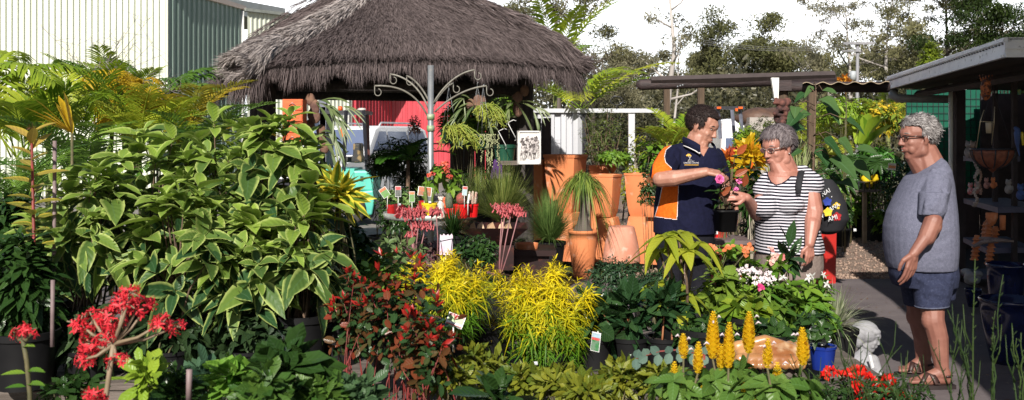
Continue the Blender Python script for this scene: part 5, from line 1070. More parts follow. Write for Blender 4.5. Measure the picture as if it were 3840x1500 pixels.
    q=MB(); q.tube([Wd(3080,866,.1),Wd(3074,890,.08)],.006,5); q.build('strap_end',bk,t2)
    def hib(px,py,col,r,dy):
        m_=mat('hibiscus_'+col[0],col[1],rough=.8); mb=MB(); c=Wd(px,py,dy); 
        for k in range(5):
            a=k*1.2566+.4; leaves(mb,[c],[A(math.cos(a),-.12,math.sin(a))],[A(0,-1,0)],r,r*.8,0,K=4,prof='round',tint=A(.5),fold=.1)
        mb.build('printed_flower',m_,t2)
    hib(3102,756,('blue',(.015,.04,.30)),.035,-.005); hib(3104,795,('yellow',(.75,.48,.03)),.036,-.02); hib(3137,772,('yellow',(.75,.48,.03)),.03,.03); hib(3138,812,('red',(.35,.01,.015)),.036,.02)
    for txt,px,py,s_,tl,dy in (('NAI',3097,722,.048,28,.045),('A',3120,741,.032,20,.05),('VANA',3123,780,.045,24,.0),('VA',3090,806,.05,28,-.01),('AMI',3123,818,.05,14,-.01),('H',3148,795,.035,20,.04)):
        text_mesh(txt,Wd(px,py,dy),s_,mat('white_print',(.75,.75,.78)),t2,tilt=tl,yaw=18)
woman()
# ================================================================ YARD OBJECTS
M_TERRA=mat('terracotta',(.60,.20,.075),(.48,.145,.052),ns=3,amt=(.35,.7),rough=.75,bump=.15,bs=60,c3=(.60,.33,.22),ns3=7,amt3=(.60,.74))
M_TERRAP=mat('pale_terracotta',(.58,.26,.18),(.47,.19,.12),ns=3,rough=.8,c3=(.66,.38,.30),ns3=10)
M_TIMBER=mat('grey_bench_timber',(.14,.115,.10),(.08,.065,.055),ns=7,bump=.5,bs=30,rough=.9,stretch=(.6,6,6))
def bench(x0,x1,y0,y1,z,label,n=8):
    t=thing('plant_bench',label,'bench',((x0+x1)/2,(y0+y1)/2,0)); w_=(y1-y0)/n
    for i in range(n): mb=MB(); mb.box(((x0+x1)/2,y0+w_*(i+.5),z-.015),(x1-x0,w_-.015,.03)); mb.build('slat',M_TIMBER,t,smooth=False)
    mb=MB(); mb.box(((x0+x1)/2,y0+.02,z-.08),(x1-x0-.02,.035,.09)); mb.build('rail',M_TIMBER,t,smooth=False)
    for x in (x0+.08,(x0+x1)/2,x1-.08):
        for y in (y0+.08,y1-.08): mb=MB(); mb.box((x,y,(z-.035)/2),(.07,.07,z-.035)); mb.build('leg',M_TIMBER,t,smooth=False)
bench(-2.75,-.62,3.95,5.4,.60,'left timber plant bench carrying the big variegated shrubs')
bench(-.58,1.62,3.95,5.45,.53,'right timber plant bench carrying the two yellow feathery bushes')
bench(-2.3,.55,2.2,3.78,.30,'low front timber bench under the red leaved and gardenia plants')
bench(-1.5,.45,5.75,6.9,.42,'rear timber bench under the pink flower stalks')

# hook pole with round table --------------------------------------------------
m_armg=mat('dull_beige_metal',(.20,.19,.16),(.13,.12,.10),ns=20,rough=.5)
def hook_pole():
    d=8.6; c=W(1615,0,d); x=c[0]
    t=thing('display_stand','galvanised pole with curved hanging arms above a round silver table','display stand',(x,d,0))
    mb=MB(); mb.tube([(x,d,0),(x,d,2.19)],.026,14); mb.build('pole',m_galv,t)
    for z in (1.62,1.72,.86): mb=MB(); mb.tube([(x,d,z),(x,d,z+.05)],.034,14); mb.build('collar',mat('greenish_collar',(.25,.36,.18),(.4,.4,.36),ns=20,metal=.3),t)
    z0=W(0,808,d)[2]
    mb=MB(); mb.lathe((x,d,z0),[(0.001,-.012),(.385,-.012),(.40,-.02),(.405,.0),(.405,.032),(.398,.034),(.392,.006),(0.001,.004)],64); o=mb.build('round_table_top',mat('worn_silver_metal',(.48,.49,.46),(.30,.33,.30),ns=9,rough=.45,metal=.5,c3=(.62,.62,.6),ns3=30),t)
    arms=[((1405,322),(1500,318),(1560,350),(1602,432),-.12),((1463,278),(1520,285),(1575,325),(1607,408),.05),((1525,284),(1556,296),(1585,330),(1609,380),.3),((1780,262),(1725,270),(1670,310),(1626,385),.0),((1700,312),(1676,322),(1648,350),(1624,400),.3),((1825,322),(1760,328),(1690,360),(1630,420),-.1)]
    for k,(e,b_,c_,a,dy) in enumerate(arms):
        P=np.array([W(*a,d),W(*c_,d+dy*.35),W(*b_,d+dy*.8),W(*e,d+dy)]); s_=np.linspace(0,1,14)[:,None]
        Q=(1-s_)**3*P[0]+3*(1-s_)**2*s_*P[1]+3*(1-s_)*s_**2*P[2]+s_**3*P[3]; Q=np.array([P[0]*(1-u)+P[1]*u if False else q for q,u in zip(Q,s_)])
        mb=MB(); mb.tube(Q,.008,8); arm=mb.build('arm',m_armg,t)
        p=Q[-1]; hk=MB(); a_=np.linspace(0,4.6,12); hk.tube([p,p+A(0,0,-.05)]+[p+A(.028-.028*math.cos(u),0,-.055-.03*math.sin(u)) for u in a_],.0045,6); hk.build('hook',m_armg,arm)
    return d,x,z0+.005
pd,pxx,ptz=hook_pole()
L_SUC=leafmat('succulent_green',(0.079,0.172,0.045),(0.208,0.284,0.091),vein=0,trans=.1)
def colored_pot(px,py_b,d,r,h,m,label,plant,ytop,z0=None,group='potted plants on the round table',wpx=None,lm=L_SUC,name='potted_plant'):
    x=(px-1920)/F*d; z0=ptz if z0 is None else z0; t=thing(name,label,'potted plant',(x,d,z0),group); pot(t,(x,d,z0),r,h,m,rim=.08)
    zt=EYE-(ytop-510)/F*d; c=A(x,d,(z0+h+zt)/2+.01); H=max(.03,(zt-z0-h)/2); mb=MB(); w_=wpx/F*d/2 if wpx else r*1.2
    if plant=='bush': T,Ax=tips(34,c,A(w_,w_*.8,H),.5,.2); whorls(mb,T,Ax,6,.035,.016,.4,.2,K=2)
    if plant=='cactus': mb.ell(c+A(0,0,-H*.2),(r*.7,r*.7,H*1.2)); 
    if plant=='cacti':
        for k in range(9): a=rng.random()*6; mb.cap(c+A(math.cos(a)*r*.5,math.sin(a)*r*.5,-H),.012,c+A(math.cos(a)*r*.7,math.sin(a)*r*.7,H*rng.uniform(-.3,1)),.009,8)
    if plant=='leafy': T,Ax=tips(26,c,A(w_,w_*.8,H),.5,.3); whorls(mb,T,Ax,6,.085,.045,.3,.25,K=3)
    if plant=='spear':
        n=40; a=rng.uniform(0,6.28,n); e=rng.uniform(.8,1.5,n); leaves(mb,np.tile(c-A(0,0,H),(n,1)),np.c_[np.cos(a)*np.cos(e),np.sin(a)*np.cos(e),np.sin(e)],A(0,-1,.2),H*2.2,.006,.1,K=3,prof='blade',flat=True)
    mb.build('foliage',lm,t); return t,c
m_red=mat('glossy_red_plastic',(.62,.012,.014),(.55,.01,.012),rough=.28); m_maroon=mat('maroon_plastic',(.16,.01,.014),rough=.3); m_dred=mat('dark_red_plastic',(.38,.015,.015),rough=.3); m_yel=mat('yellow_plastic',(.72,.52,.02),(.66,.47,.02),rough=.3); m_terr2=mat('orange_plastic_pot',(.62,.13,.05),rough=.5)
m_card=mat('white_card',(.75,.75,.75),(.7,.7,.7),rough=.5)
colored_pot(1468,795,8.42,.043,.10,m_dred,'small red pot with a green seedling, leftmost on the round table','bush',718,wpx=60)
colored_pot(1500,790,8.30,.050,.115,m_maroon,'dark maroon pot with a hanging white tag on the round table','bush',720,wpx=60)
colored_pot(1542,790,8.26,.055,.085,m_dred,'squat red pot with a small succulent, third from the left on the round table','bush',725,wpx=60)
colored_pot(1611,797,8.25,.066,.13,m_yel,'bright yellow pot packed with thin cactus stems','cacti',700,lm=leafmat('cactus_green',(0.099,0.146,0.037),(0.168,0.206,0.069),vein=0,trans=0))
colored_pot(1667,760,8.62,.052,.15,m_terr2,'orange plastic pot of crown of thorns with broad leaves and coral flowers','leafy',622,wpx=150,lm=L_MG)
colored_pot(1683,796,8.25,.046,.085,m_red,'small bright red pot with a round grey cactus','cactus',727,lm=mat('grey_green_cactus',(.14,.17,.10),(.09,.11,.07),ns=60,bump=1))
colored_pot(1730,790,8.28,.064,.115,m_red,'largest glossy red pot with a red grafted cactus','cactus',727,lm=mat('red_cactus',(.45,.05,.07),(.2,.1,.05),ns=40,bump=1))
colored_pot(1772,787,8.38,.052,.11,m_red,'glossy red pot at the right end of the round table','cacti',718,lm=mat('pale_cactus',(.45,.45,.35),(.5,.25,.2),ns=30,bump=1))
colored_pot(1590,770,8.8,.05,.11,m_dred,'dark pot behind the yellow pot with a spiky plant','spear',690,lm=L_MG)
def coral():
    t=thing('flower_sprig','coral red flower clusters on the crown of thorns above the round table','flowers',W(1672,620,8.58)); mb=MB()
    for px,py in ((1660,612),(1676,613),(1668,632),(1674,640),(1622,652),(1685,662),(1612,655)):
        c=W(px,py,8.5); T,Ax=tips(7,c,A(.022,.02,.015),.3); whorls(mb,T,Ax,4,.02,.016,.3,.1,K=2,prof='round')
    mb.build('petals',leafmat('coral_petal',(0.700,0.060,0.040),(0.688,0.187,0.106),vein=0),t)
coral()
def meerkat():
    t=thing('figurine','small white standing animal figurine between the yellow and red pots','figurine',(W(1653,0,8.2)[0],8.2,ptz)); d=8.2; x=W(1653,0,d)[0]; b=MB()
    Z=lambda py: EYE-(py-510)/F*d
    b.loft([((x,d,ptz),A(.035,0,0),A(0,.03,0)),((x,d,ptz+.03),A(.036,0,0),A(0,.03,0)),((x,d,ptz+.09),A(.027,0,0),A(0,.024,0)),((x,d,ptz+.13),A(.022,0,0),A(0,.02,0)),((x,d,ptz+.15),A(.012,0,0),A(0,.012,0))],14)
    b.ell((x,d,ptz+.165),(.021,.022,.02)); b.cap((x,d-.01,ptz+.163),.012,(x+.012,d-.03,ptz+.158),.006)
    for s in (-1,1): b.ell((x+s*.019,d,ptz+.178),(.007,.005,.007)); b.cap((x+s*.022,d,ptz+.12),.008,(x+s*.006,d-.024,ptz+.08),.007); b.ell((x+s*.018,d-.02,ptz+.012),(.014,.022,.01))
    b.build('body',mat('white_ceramic',(.68,.64,.58),(.5,.42,.36),ns=20,rough=.4),t,remesh=.0025,sm_it=1)
meerkat()
def tagcard(px,py,d,w_,h_,label,cols,tilt=0,yaw=0,pitch=0,stick=True,z0=None,name='plant_label',round_=False,sub=None):
    c=W(px,py,d); t=thing(name,label,'plant label',c); Rm=rotz(yaw)@rotx(pitch)@roty(tilt); w_=w_/F*d; h_=h_/F*d
    mb=MB(); mb.box(c,(w_,.002,h_),Rm); mb.build('card',m_card,t,smooth=False)
    zz=h_/2*.94; 
    for i,(fr,col) in enumerate(cols):
        hh=h_*fr*.94; mb=MB(); mb.box(c+Rm@A(0,-.002,zz-hh/2),(w_*.9,.0014,hh*.96),Rm); zz-=hh; mb.build('print_band',mat('print_%d_%d_%d'%tuple(int(v*99) for v in col),col,tuple(min(1,v*.5+.12) for v in col),ns=60,rough=.4),t,smooth=False)
    if stick: mb=MB(); mb.tube([c+Rm@A(0,.003,-h_/2),c+Rm@A(0,.003,-h_/2)+A(0,0,-.10)],.003,5); mb.build('stick',m_white,t)
    return t
tagcard(1442,722,8.38,30,38,'tilted green and orange plant label at the left of the round table',[(.3,(.6,.15,.03)),(.7,(.12,.3,.05))],tilt=-.6)
tagcard(1493,718,8.22,22,40,'narrow upright label with a red head on the maroon pot',[(.35,(.6,.05,.05)),(.65,(.08,.09,.08))])
tagcard(1545,738,8.2,20,40,'upright green seed label with an orange top on the round table',[(.25,(.7,.2,.05)),(.75,(.12,.3,.06))])
tagcard(1593,718,8.24,52,34,'wide rust orange label leaning over the yellow pot',[(.5,(.5,.14,.04)),(.5,(.35,.12,.05))],tilt=.12)
tagcard(1612,758,8.17,10,7,'tiny white price sticker on the yellow pot',[(.9,(.7,.7,.75))],stick=False)
tagcard(1498,766,8.235,10,7,'tiny white price tag on the maroon pot',[(.9,(.55,.55,.65))],stick=False)
tagcard(1743,716,8.2,18,34,'pale blue and red label standing in the big red pot',[(.3,(.6,.06,.04)),(.7,(.4,.55,.6))],tilt=.1)
tagcard(1757,745,8.2,7,34,'thin white label leaning between the two right red pots',[(.9,(.7,.75,.75))],tilt=.15)

# forklift and car -----------------------------------------------------------
def forklift():
    d=17.6; s=F/d; X=lambda px: (px-1920)/s; Z=lambda py: EYE-(py-510)/s
    m_teal=mat('teal_forklift_paint',(.10,.50,.40),(.075,.40,.33),ns=3,rough=.4,c3=(.28,.34,.30),ns3=16,amt3=(.62,.7)); t=thing('forklift','turquoise forklift with a black overhead guard and an orange beacon','forklift',(X(1330),18.2,0))
    mb=MB(); mb.hexa([[X(1322),d,.72*0+Z(715)],[X(1400),d,Z(715)],[X(1400),d+1.0,Z(715)],[X(1322),d+1.0,Z(715)]],[[X(1320),d,Z(640)],[X(1400),d,Z(640)],[X(1400),d+1,Z(640)],[X(1320),d+1,Z(640)]])
    b=mb.build('hood',m_teal,t,smooth=False); bv=b.modifiers.new('b','BEVEL'); bv.width=.03; bv.segments=3
    mb=MB(); prof=[(1330,718),(1402,712),(1404,760),(1396,806),(1352,808),(1334,790)]
    n=len(prof); v=[(X(a),d-.05,Z(c)) for a,c in prof]+[(X(a),d+1.15,Z(c)) for a,c in prof]; cen=[(X(1368),d-.05,Z(760)),(X(1368),d+1.15,Z(760))]
    tr=[[12,(i+1)%n,i] for i in range(n)]+[[13,n+i,n+(i+1)%n] for i in range(n)]; q=[[i,(i+1)%n,n+(i+1)%n,n+i] for i in range(n)]
    mb.add(v+cen,q,tr); b=mb.build('counterweight',m_teal,t,smooth=False); bv=b.modifiers.new('b','BEVEL'); bv.width=.03; bv.segments=3
    mb=MB(); mb.box((X(1270),d+.5,Z(680)),(.55,1.0,.45)); mb.box((X(1270),d+.5,Z(745)),(.5,.95,.22)); mb.build('chassis',m_teal,t,smooth=False)
    mb=MB()
    for k in range(5): mb.box((X(1357),d-.004,Z(662+k*4)),(X(12)-X(0),.012,.010))
    mb.build('grille',m_dark,t,smooth=False)
    for px,yy in ((1310,d-.06),(1310,d+1.1),(1205,d+.0),(1205,d+1.0)):
        q=MB(); r=.30 if px>1250 else .26; xx=X(px); prof=[(r*.55,-.09),(r*.9,-.10),(r,-.07),(r,.07),(r*.9,.10),(r*.55,.09)]
        q.lathe((xx,yy,r),prof,24,R3=rotx(math.pi/2)); wh=q.build('wheel',mat('tyre_rubber',(.03,.03,.03),(.05,.045,.04),rough=.9,ns=20),t); q=MB(); q.lathe((xx,yy,r),[(0.001,-.085),(r*.5,-.085),(r*.56,-.06),(r*.56,.06),(0.001,.08)],20,R3=rotx(math.pi/2)); q.build('rim',mat('grey_rim',(.4,.4,.42),metal=.3),wh)
    mb=MB(); mb.box((X(1407),d+.2,Z(790)),(.16,.3,.36)); mb.build('rear_bumper',m_dark,t,smooth=False)
    def bar(a,b_,r,mm=m_dark,nm='guard_post'): q=MB(); q.tube([a,b_],r,4); return q.build(nm,mm,t,smooth=False)
    zt=Z(413); 
    bar((X(1298),d,zt),(X(1289),d,Z(640)),.035); bar((X(1363),d,zt+.0),(X(1376),d+.0,Z(640)),.03); bar((X(1345),d+1,zt),(X(1350),d+1,Z(630)),.04,mat('rusty_brown_bar',(.16,.06,.05))); bar((X(1215),d+.9,zt),(X(1205),d+.9,Z(640)),.035)
    mb=MB(); mb.hexa([[X(1206),d,Z(427)],[X(1370),d,Z(427)],[X(1370),d+.95,Z(427)],[X(1206),d+.95,Z(427)]],[[X(1206),d,Z(414)],[X(1370),d,Z(414)],[X(1370),d+.95,Z(414)],[X(1206),d+.95,Z(414)]]); mb.build('overhead_guard',m_dark,t,smooth=False)
    q=MB(); q.lathe((X(1262),d+.4,Z(414)),[(.001,0),(.045,0),(.04,.08),(.001,.09)],14); q.build('beacon',mat('orange_lens',(.75,.12,.02),rough=.2),t)
    q=MB(); q.ell((X(1347),d+.3,Z(409)),(.08,.07,.03)); q.build('roof_lamp',mat('dusty_white',(.55,.52,.48)),t)
    q=MB(); q.box((X(1286),d-.03,Z(495)),(.07,.05,.17)); q.build('indicator_lamp',mat('orange_lens',(.75,.12,.02)),t,smooth=False); q=MB(); q.ell((X(1284),d-.03,Z(467)),(.05,.04,.045)); q.build('mirror',m_dark,t)
    q=MB(); q.box((X(1312),d+.45,Z(600)),(.34,.4,.10)); q.box((X(1330),d+.45,Z(575)),(.14,.4,.36)); q.build('seat',mat('torn_tan_black_seat',(.02,.02,.02),(.22,.15,.06),ns=4,amt=(.5,.55)),t,remesh=.03)
    q=MB(); a=np.linspace(0,6.28,16); q.tube([(X(1262)+.13*math.cos(u),d+.45+.13*math.sin(u),Z(580)+.05*math.cos(u)) for u in a],.012,5); q.tube([(X(1262),d+.45,Z(580)),(X(1250),d+.45,Z(640))],.015,5); q.build('steering_wheel',m_dark,t)
    q=MB(); q.box((X(1208),d+.45,Z(560)),(.10,.8,1.5)); q.box((X(1208),d+.1,Z(560)),(.12,.1,1.75)); q.build('mast',mat('grey_blue_mast',(.16,.17,.22)),t,smooth=False)
forklift()
def suv():
    t=thing('parked_car','white four wheel drive car parked behind the forklift, roof rails on top','car',W(1380,1000,22)*A(1,1,0)); mw=mat('white_car_paint',(.80,.81,.83),(.78,.79,.81),rough=.2,coat=.6); gl=mat('car_window_glass',(.10,.13,.22),(.14,.17,.26),ns=2,rough=.08,spec=1)
    # local car frame: u forward (towards camera left), v across
    o=A(-3.45,22,0); u=unit(A(-.35,-.94,0))
    v=A(.94,-.35,0)
    P=lambda a,b,z: o+u*a+v*b+A(0,0,z)
    side=[(-2.2,.5),(-2.25,1.0),(-2.15,1.15),(-1.95,1.72),(-1.6,1.80),(.35,1.80),(.55,1.74),(1.15,1.15),(2.1,1.02),(2.3,.85),(2.32,.45),(1.6,.35),(-1.6,.35)]
    mb=MB(); n=len(side); V=[]
    for b in (-.88,.88):
        for a,z in side: V.append(P(a,b*(1-.13*max(0,(z-1.1)/.7)),z))
    cen=[P(0,-.86,.9),P(0,.86,.9)]; q=[[i,(i+1)%n,n+(i+1)%n,n+i] for i in range(n)]; tr=[[2*n,(i+1)%n,i] for i in range(n)]+[[2*n+1,n+i,n+(i+1)%n] for i in range(n)]
    mb.add(V+cen,q,tr); b=mb.build('body',mw,t,smooth=False); bv=b.modifiers.new('b','BEVEL'); bv.width=.05; bv.segments=3
    def glass(pts,nm): q=MB(); q.add([P(*p) for p in pts],[[0,1,2,3]]); q.build(nm,gl,t,smooth=False)
    for s in (1,-1):
        for (a0,a1,a2,a3) in ((.95,.12,.12,.42),(.05,-.85,-.85,.05),(-.93,-1.9,-1.75,-.93)): glass([(a0,s*.895,1.17),(a1,s*.895,1.17),(a2,s*.805,1.68),(a3,s*.805,1.68)],'side_window')
    glass([(1.135,-.74,1.19),(1.135,.74,1.19),(.60,.66,1.72),(.60,-.66,1.72)],'windscreen'); glass([(-2.17,-.7,1.18),(-2.17,.7,1.18),(-1.99,.64,1.68),(-1.99,-.64,1.68)],'rear_window')
    for s in (1,-1):
        q=MB(); q.tube([P(.2,s*.68,1.80),P(.1,s*.68,1.87),P(-1.5,s*.68,1.87),P(-1.65,s*.68,1.80)],.022,6); q.build('roof_rail',mat('silver_rail',(.55,.57,.6),metal=.5),t)
        q=MB(); q.ell(P(.85,s*1.0,1.2),(.11,.08,.08)); q.build('mirror',mw,t); q=MB(); q.ell(P(2.22,s*.66,.86),(.12,.12,.09)); q.build('headlight',mat('headlight_glass',(.6,.62,.65),rough=.1),t)
        for a in (1.45,-1.4):
            q=MB(); Rr=np.stack([u,A(0,0,1),v],1); q.lathe(P(a,s*.80,.36),[(0.15,-.11),(.33,-.12),(.36,-.08),(.36,.08),(.33,.12),(.15,.11)],24,R3=Rr); wh=q.build('wheel',mat('tyre_rubber',(.03,.03,.03)),t); q=MB(); q.lathe(P(a,s*.80,.36),[(0.001,-.10),(.21,-.10),(.21,.10),(.001,.10)],18,R3=Rr); q.build('rim',mat('silver_rail',(.55,.57,.6)),wh)
    q=MB(); q.box(P(2.33,0,.62),(.05,1.0,.2),rotz(math.atan2(u[1],u[0]))); q.build('grille',m_dark,t,smooth=False)
suv()
# trucks and walls behind the people
def yard_bits():
    d=22; t=thing('loader_cage','dark loader cage with orange lights, seen between the two facing heads','machine',W(2740,1000,d)*A(1,1,0))
    X=lambda px,dd=d:(px-1920)/F*dd; Z=lambda py,dd=d: EYE-(py-510)/F*dd
    mb=MB(); mb.box((X(2735),d,Z(405)),(X(2788)-X(2682),.3,.07)); mb.build('roof_bar',m_dark,t,smooth=False)
    for px in (2692,2775): mb=MB(); mb.tube([(X(px),d,Z(408)),(X(px+10),d,Z(520))],.04,4); mb.tube([(X(px),d+.8,Z(408)),(X(px+10),d+.8,Z(520))],.04,4); mb.build('cage_post',mat('grey_blue_mast',(.16,.17,.22)),t,smooth=False)
    for px in (2690,2770): mb=MB(); mb.box((X(px),d-.17,Z(405)),(.09,.04,.045)); mb.build('lamp',mat('orange_lens',(.75,.12,.02)),t,smooth=False)
    mb=MB(); mb.box((X(2755),d-.17,Z(412)),(.05,.04,.06)); mb.build('lamp',mat('orange_lens',(.75,.12,.02)),t,smooth=False)
    mb=MB(); mb.box((X(2735),d+.5,.6),(1.2,1.6,.8)); mb.build('body',m_dark,t,smooth=False)
    for px in (2700,2752): q=MB(); q.lathe((X(px),d-.35,.42),[(.15,-.12),(.4,-.13),(.43,-.08),(.43,.08),(.4,.13),(.15,.12)],20,R3=rotx(math.pi/2)); q.build('wheel',mat('tyre_rubber',(.03,.03,.03)),t)
    t=thing('parked_van','white van parked far back, behind the crotons','van',(X(2770,27),27,0)); mb=MB(); x0=X(2700,27);x1=X(2840,27)
    mb.hexa([[x0,27,.5],[x1,27,.5],[x1,29,.5],[x0,29,.5]],[[x0+.1,27.1,Z(445,27)],[x1,27.1,Z(445,27)],[x1,28.9,Z(445,27)],[x0+.1,28.9,Z(445,27)]]); b=mb.build('body',mat('white_car_paint',(.8,.8,.8)),t,smooth=False); bv=b.modifiers.new('b','BEVEL'); bv.width=.12; bv.segments=3
    mb=MB(); mb.box(((x0+x1)/2-.1,27.02,1.35),(.5,.03,.35)); mb.build('side_window',mat('car_window_glass',(.1,.13,.22)),t,smooth=False)
    for x in (x0+.2,x1-.2): q=MB(); q.lathe((x,27.05,.34),[(0.001,-.1),(.3,-.1),(.34,-.05),(.34,.05),(.001,.1)],18,R3=rotx(math.pi/2)); q.build('wheel',mat('tyre_rubber',(.03,.03,.03)),t)
    t=thing('block_wall','pale grey concrete block bay with brown soil heaped on it','wall',(X(2870,25),25,0)); mb=MB(); mb.box((X(2870,25),25.3,Z(440,25)/2),(X(2925,25)-X(2808,25),.6,Z(440,25))); mb.build('blocks',mat('pale_concrete_block',(.36,.33,.30),(.28,.25,.23),ns=3,bump=.4),t,smooth=False)
    mb=MB(); 
    for k in range(14): mb.ell((X(2810+k*9,26),26+rng.normal(0,.2),Z(430,26)-.1),(.5,.5,rng.uniform(.15,.3)),None,10,6)
    mb.build('soil_heap',mat('brown_soil',(.11,.06,.04),(.07,.04,.03),ns=6,bump=1),t,remesh=.08)
    d=42; t=thing('power_pole','tall grey timber power pole with a crossarm and a grey transformer drum','power pole',(X(3212,d),d,0)); x=X(3212,d); mb=MB(); mb.tube([(x,d,0),(x+.05,d,Z(158,d))],[.085,.065],10); mb.build('pole',mat('silvered_timber',(.26,.26,.28),(.18,.18,.2),ns=3,stretch=(1,1,.2)),t)
    mb=MB(); mb.box((x+.05,d-.1,Z(163,d)),(1.3,.1,.1)); mb.box((x-.25,d-.1,Z(192,d)),(.8,.08,.06)); mb.build('crossarm',mat('silvered_timber',(.42,.42,.44)),t,smooth=False)
    mb=MB(); mb.lathe((x-.2,d-.15,Z(300,d)),[(.001,0),(.13,0),(.13,.36),(.001,.38)],14); mb.build('transformer',mat('grey_drum',(.4,.43,.46)),t)
    for k,(y0,y1,y2) in enumerate(((150,185,150),(157,192,156),(164,198,163))):
        tw=thing('power_line',('top','middle','lowest')[k]+' of the three sagging wires left of the power pole','wire',(X(2900,d),d,0),'wires on the power pole'); a=W(2640,y0,d); b_=W(3212,y1-25,d); s_=np.linspace(0,1,20)[:,None]; P=a*(1-s_)+b_*s_-A(0,0,.25)*(4*s_*(1-s_)); mb=MB(); mb.tube(P,.007,4); mb.build('wire',mat('pale_wire',(.2,.2,.21)),tw)
yard_bits()

# orange cabinet and hanging plants under the hut -------------------------------------
def cabinet():
    d=9.6; t=thing('drawer_cabinet','bright orange timber cabinet with two small handles hanging at the hut post','cabinet',W(1100,500,d)); mo=mat('orange_stained_timber',(.72,.13,.03),(.58,.09,.02),ns=8,rough=.5,stretch=(1,1,5),c3=(.45,.06,.02),ns3=20); a=W(1060,372,d); b=W(1135,540,d); cx=(a[0]+b[0])/2; w_=b[0]-a[0]
    mb=MB(); mb.box((cx,d+.1,(a[2]+b[2])/2),(w_,.2,a[2]-b[2])); mb.build('carcass',mo,t,smooth=False)
    for k in range(4):
        z=a[2]-(k+.5)*(a[2]-b[2])/4; mb=MB(); mb.box((cx,d-.006,z),(w_-.012,.012,(a[2]-b[2])/4-.01)); dr=mb.build('drawer',mo,t,smooth=False); q=MB(); q.tube([(cx-.035,d-.014,z-.01),(cx,d-.03,z+.02),(cx+.035,d-.014,z-.01)],.004,5); q.build('handle',m_galv,dr)
    mb=MB(); mb.box((cx,d-.014,a[2]-.105),(.05,.002,.02)); mb.build('label_card',m_card,t,smooth=False)
cabinet()
L_STAG=leafmat('staghorn_green',(0.082,0.129,0.046),(0.168,0.206,0.086),vein=0,trans=.2)
def staghorn(px,py,d,label,n,L,side=0,big=1.0):
    c=W(px,py,d); t=thing('staghorn_fern',label,'fern',c,'staghorn ferns under the thatch'); mb=MB()
    for k in range(n):
        a=rng.uniform(-1.2,1.2)+(side if side else rng.choice([0,math.pi])); e=rng.uniform(-.7,.6); D=A(math.cos(a)*math.cos(e),-abs(rng.normal(0,.4)),math.sin(e)); ln=L*rng.uniform(.6,1.1)
        leaves(mb,[c],[D],[A(0,-.4,1)],ln,.05*big,.45,K=6,prof='obov',fold=.3)
        tip=c+unit(D)*ln*.92+A(0,0,-ln*.45*.85)
        for j in range(4): leaves(mb,[tip-unit(D)*ln*.15],[unit(D+A(rng.normal(0,.35),0,-.7+rng.normal(0,.3)))],[A(0,-1,.3)],ln*.55,.016*big,.5,K=4,prof='strap')
    mb.build('fronds',L_STAG,t); b=MB()
    for k in range(5): b.ell(c+A(rng.normal(0,.04),.03,rng.normal(0,.06)),(.05,.025,.065),None,10,6)
    b.build('shield_fronds',mat('brown_shield_frond',(.20,.11,.07),(.10,.05,.04),ns=12,bump=.6,rough=.9),t)
staghorn(1185,385,9.9,'staghorn fern with long drooping forked fronds right of the orange cabinet',5,.42,side=.1)
staghorn(1195,500,10.0,'staghorn fern lower on the same post, pale shield frond curling',4,.26,side=.2)
staghorn(1780,395,10.6,'dark staghorn fern left of the hanging baskets, under the eave',9,.30,big=.8)
staghorn(1935,385,11.0,'staghorn fern mounted on the right hut post beside the plaque',12,.30)
L_RH=leafmat('rhipsalis_green',(0.182,0.258,0.035),(0.386,0.396,0.072),vein=0,trans=.2)
def hanging(px,pyp,d,pyt,label,style,r=.085,m=None,hook=True,ph=.12):
    c=W(px,pyp,d); t=thing('hanging_basket',label,'hanging basket',c,'green hanging baskets under the thatch'); mg=mat('dark_green_plastic',(.006,.035,.022),(.004,.026,.017),rough=.35); pot(t,c-A(0,0,ph/2),r,ph,m or mg,rim=.1,taper=.8); mb=MB(); top=c+A(0,0,ph/2); hz=EYE-(pyt-510)/F*d
    if hook:
        for k in range(3): a=k*2.09+.4; mb.tube([top+A(math.cos(a)*r,math.sin(a)*r,0),(c[0],c[1],hz-.02)],.002,3)
        mb.tube([(c[0],c[1],hz-.03),(c[0],c[1],hz),(c[0]+.012,c[1],hz+.012)],.003,4); mb.build('hanger_wires',m_galv,t)
    mb=MB()
    if style=='rhip':
        for k in range(60):
            a=rng.uniform(-1.0,1.6); L=rng.uniform(.12,.42)*(1.0 if math.cos(a)>0 else .5); p=top.copy(); D=A(math.cos(a)*.9,-abs(math.sin(a))*.5-.1,.5); pts=[p.copy()]
            for j in range(6): p=p+D*L/6; D=unit(D+A(0,0,-.45)+rng.normal(0,.12,3)); pts.append(p.copy())
            mb.tube(pts,.0045,4,tint=rng.random())
            for j in (2,3,4,5,6): 
                for q in range(2): e=pts[j]+rng.normal(0,.02,3)+A(0,0,-.015); mb.tube([pts[j],e],.004,4,tint=rng.random())
    if style=='string':
        for k in range(22):
            a=rng.uniform(-.6,3.6); p=top+A(math.cos(a)*r,-abs(math.sin(a))*r,.01); L=rng.uniform(.06,.14) if k<14 else rng.uniform(.25,.38); x=p+A(rng.normal(.02,.02),-.02,0)
            for j in range(int(L/.012)): z=x[2]-j*.012; mb.ell((x[0]+rng.normal(0,.007)+(.05 if k>=14 else 0),x[1],z),(.007,.006,.007),None,6,4)
        T,Ax=tips(40,top,A(r*1.2,r,.02),.8); whorls(mb,T,Ax,5,.03,.01,.5,.2,K=1,flat=True)
    if mb.n: mb.build('trailing_stems',L_RH if style=='rhip' else leafmat('silver_string_green',(0.237,0.275,0.127),(0.413,0.413,0.244),vein=0,trans=.1),t)
hanging(1683,512,8.9,318,'green hanging pot with yellow green cascading cactus, nearest to the pole','rhip',r=.075)
hanging(1812,533,9.4,320,'green hanging pot with pale bead like strings falling down its right side','string',r=.08)
